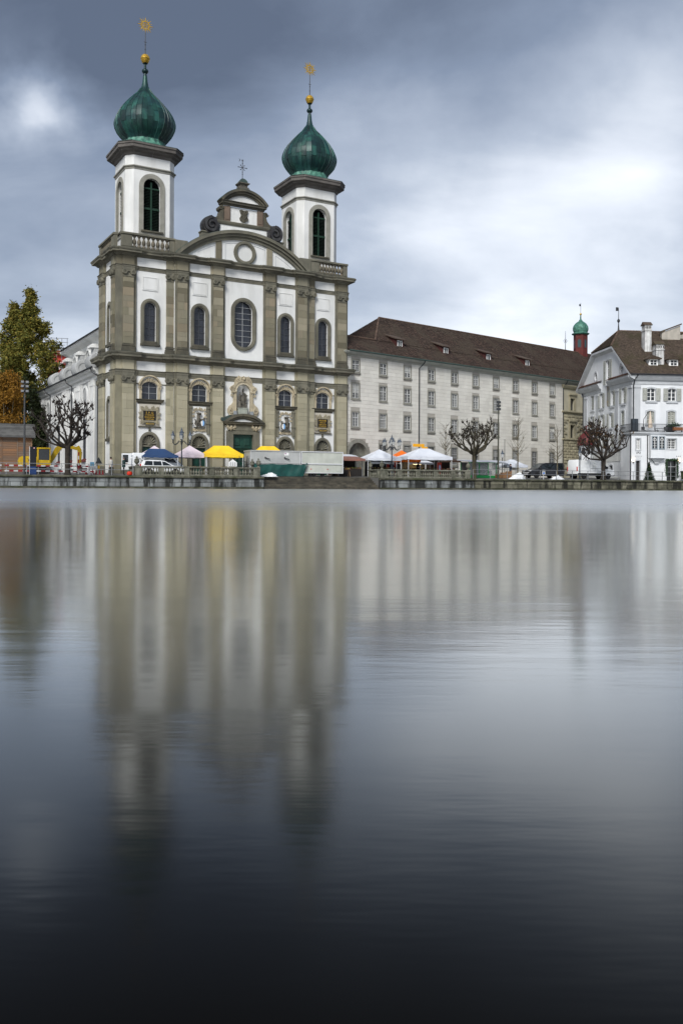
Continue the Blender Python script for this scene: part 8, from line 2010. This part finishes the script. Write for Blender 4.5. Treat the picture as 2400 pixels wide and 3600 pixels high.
def sapling(label, q, b, H, seed, w=1.8):
    t = qthing('young_bare_tree', label, 'tree', q, b, 0, 'young bare trees'); rnd = random.Random(seed)
    MB().tube([(0, 0, 0), (.03, 0, H * .35), (-.02, 0, H * .7), (.02, 0, H)], [.085, .07, .04, .008], 7).build('trunk', bark_y, t, True)
    br = MB(); tw = MB()
    for k in range(26):
        z = H * rnd.uniform(.3, .92); a = rnd.uniform(0, 2 * PI); L = w * (1.15 - z / H) * rnd.uniform(.7, 1.2) + .25; e = rnd.uniform(.45, .95)
        d = Vector((math.cos(a) * math.cos(e), math.sin(a) * math.cos(e), math.sin(e))); p = Vector((0, 0, z)); pts = [p]
        for j in range(3): d = (d + Vector((rnd.uniform(-.15, .15), rnd.uniform(-.15, .15), .1))).normalized(); p = p + d * L / 3; pts.append(p)
        br.tube(pts, [.026, .02, .014, .008], 4)
        for j in range(7):
            s = pts[rnd.randint(1, 3)]; dd = (d + Vector((rnd.uniform(-.9, .9), rnd.uniform(-.9, .9), rnd.uniform(-.2, .6)))).normalized(); tw.tube([s, s + dd * rnd.uniform(.2, .6)], [.010, .005], 3)
    br.build('branches', bark_y, t); o = tw.build('twigs', bark_y, t); o['kind'] = 'stuff'
sapling('slender bare young tree left of the mossy pollard by the big white canopy', 51.3, 10.0, 6.6, 41, 1.8)
sapling('slender bare young tree right of the slim mast behind the snow heap', 57.1, 3.0, 7.1, 42, 2.0)
sapling('slender bare young tree in front of the black van', 62.7, 3.0, 6.5, 43, 1.9)
fir = qthing('fir_tree', 'small dark decorated fir tree in front of the bar building', 'tree', 75.5, 1.7)
MB().lathe([(.05, 0), (.03, 2.1)], 6).build('trunk', bark, fir)
rs2 = np.random.RandomState(2); P = []
for _ in range(4200):
    z = 2.15 * rs2.uniform(0, 1) ** 1.3; r = .78 * (1 - z / 2.2) * (.55 + .45 * ((z * 5.2) % 1 < .55)) * rs2.uniform(.15, 1) ** .5; a = rs2.uniform(0, 6.28); P.append((r * math.cos(a), r * math.sin(a), .12 + z - .18 * r))
leafmesh(P, rs2.uniform(.04, .09, len(P)), leaf_mat('fir_needles', [(.010, .022, .010), (.018, .035, .014), (.012, .028, .012)]), 'crown', fir, 3, .4)
gb = MB()
for _ in range(14):
    i = rs2.randint(0, len(P)); gb.sphere(P[i], .035, 6, 4)
gb.build('bauble', mat('gold_bauble', (.5, .3, .08), rough=.3, metal=.6), fir)['kind'] = 'stuff'

# --- red building in scaffolding far behind the nave
rb2 = thing('scaffolded_building', 'red building wrapped in scaffolding on the hill behind the nave', 'building', (-57.0, 170.0, 1.6), R(8))
MB().box(.3, 3.6, 0, 8, 0, 23.6).build('wall', mat('red_wrap', (.55, .07, .05), (.42, .06, .05), scale=1.5, rough=.8), rb2); MB().prism([(.0, 23.6), (3.9, 23.6), (3.0, 24.6), (1.0, 24.6)], -.4, 8.4).build('roof', mat('orange_brown_roof', (.22, .09, .04), rough=.9), rb2)
for i in range(2): 
    w = MB().box(.8 + i * 1.5, 1.7 + i * 1.5, -.05, .02, 20.9, 22.3).build('window', white_p, rb2)
for i in range(5): MB().tube([(.1 + i * 1.0, -1.0, 14), (.1 + i * 1.0, -1.0, 26.8)], .05, 4).build('standard', steel, rb2)
for z in (18, 20, 22, 24, 25, 26, 26.8): MB().tube([(-.1, -1.0, z), (4.3, -1.0, z)], .045, 4).build('ledger', steel, rb2)
for z in (18, 20, 22, 24): MB().box(0, 4.2, -1.0, -.2, z - .05, z).build('scaffold_board', mat('scaffold_red', (.5, .05, .06), rough=.8), rb2)
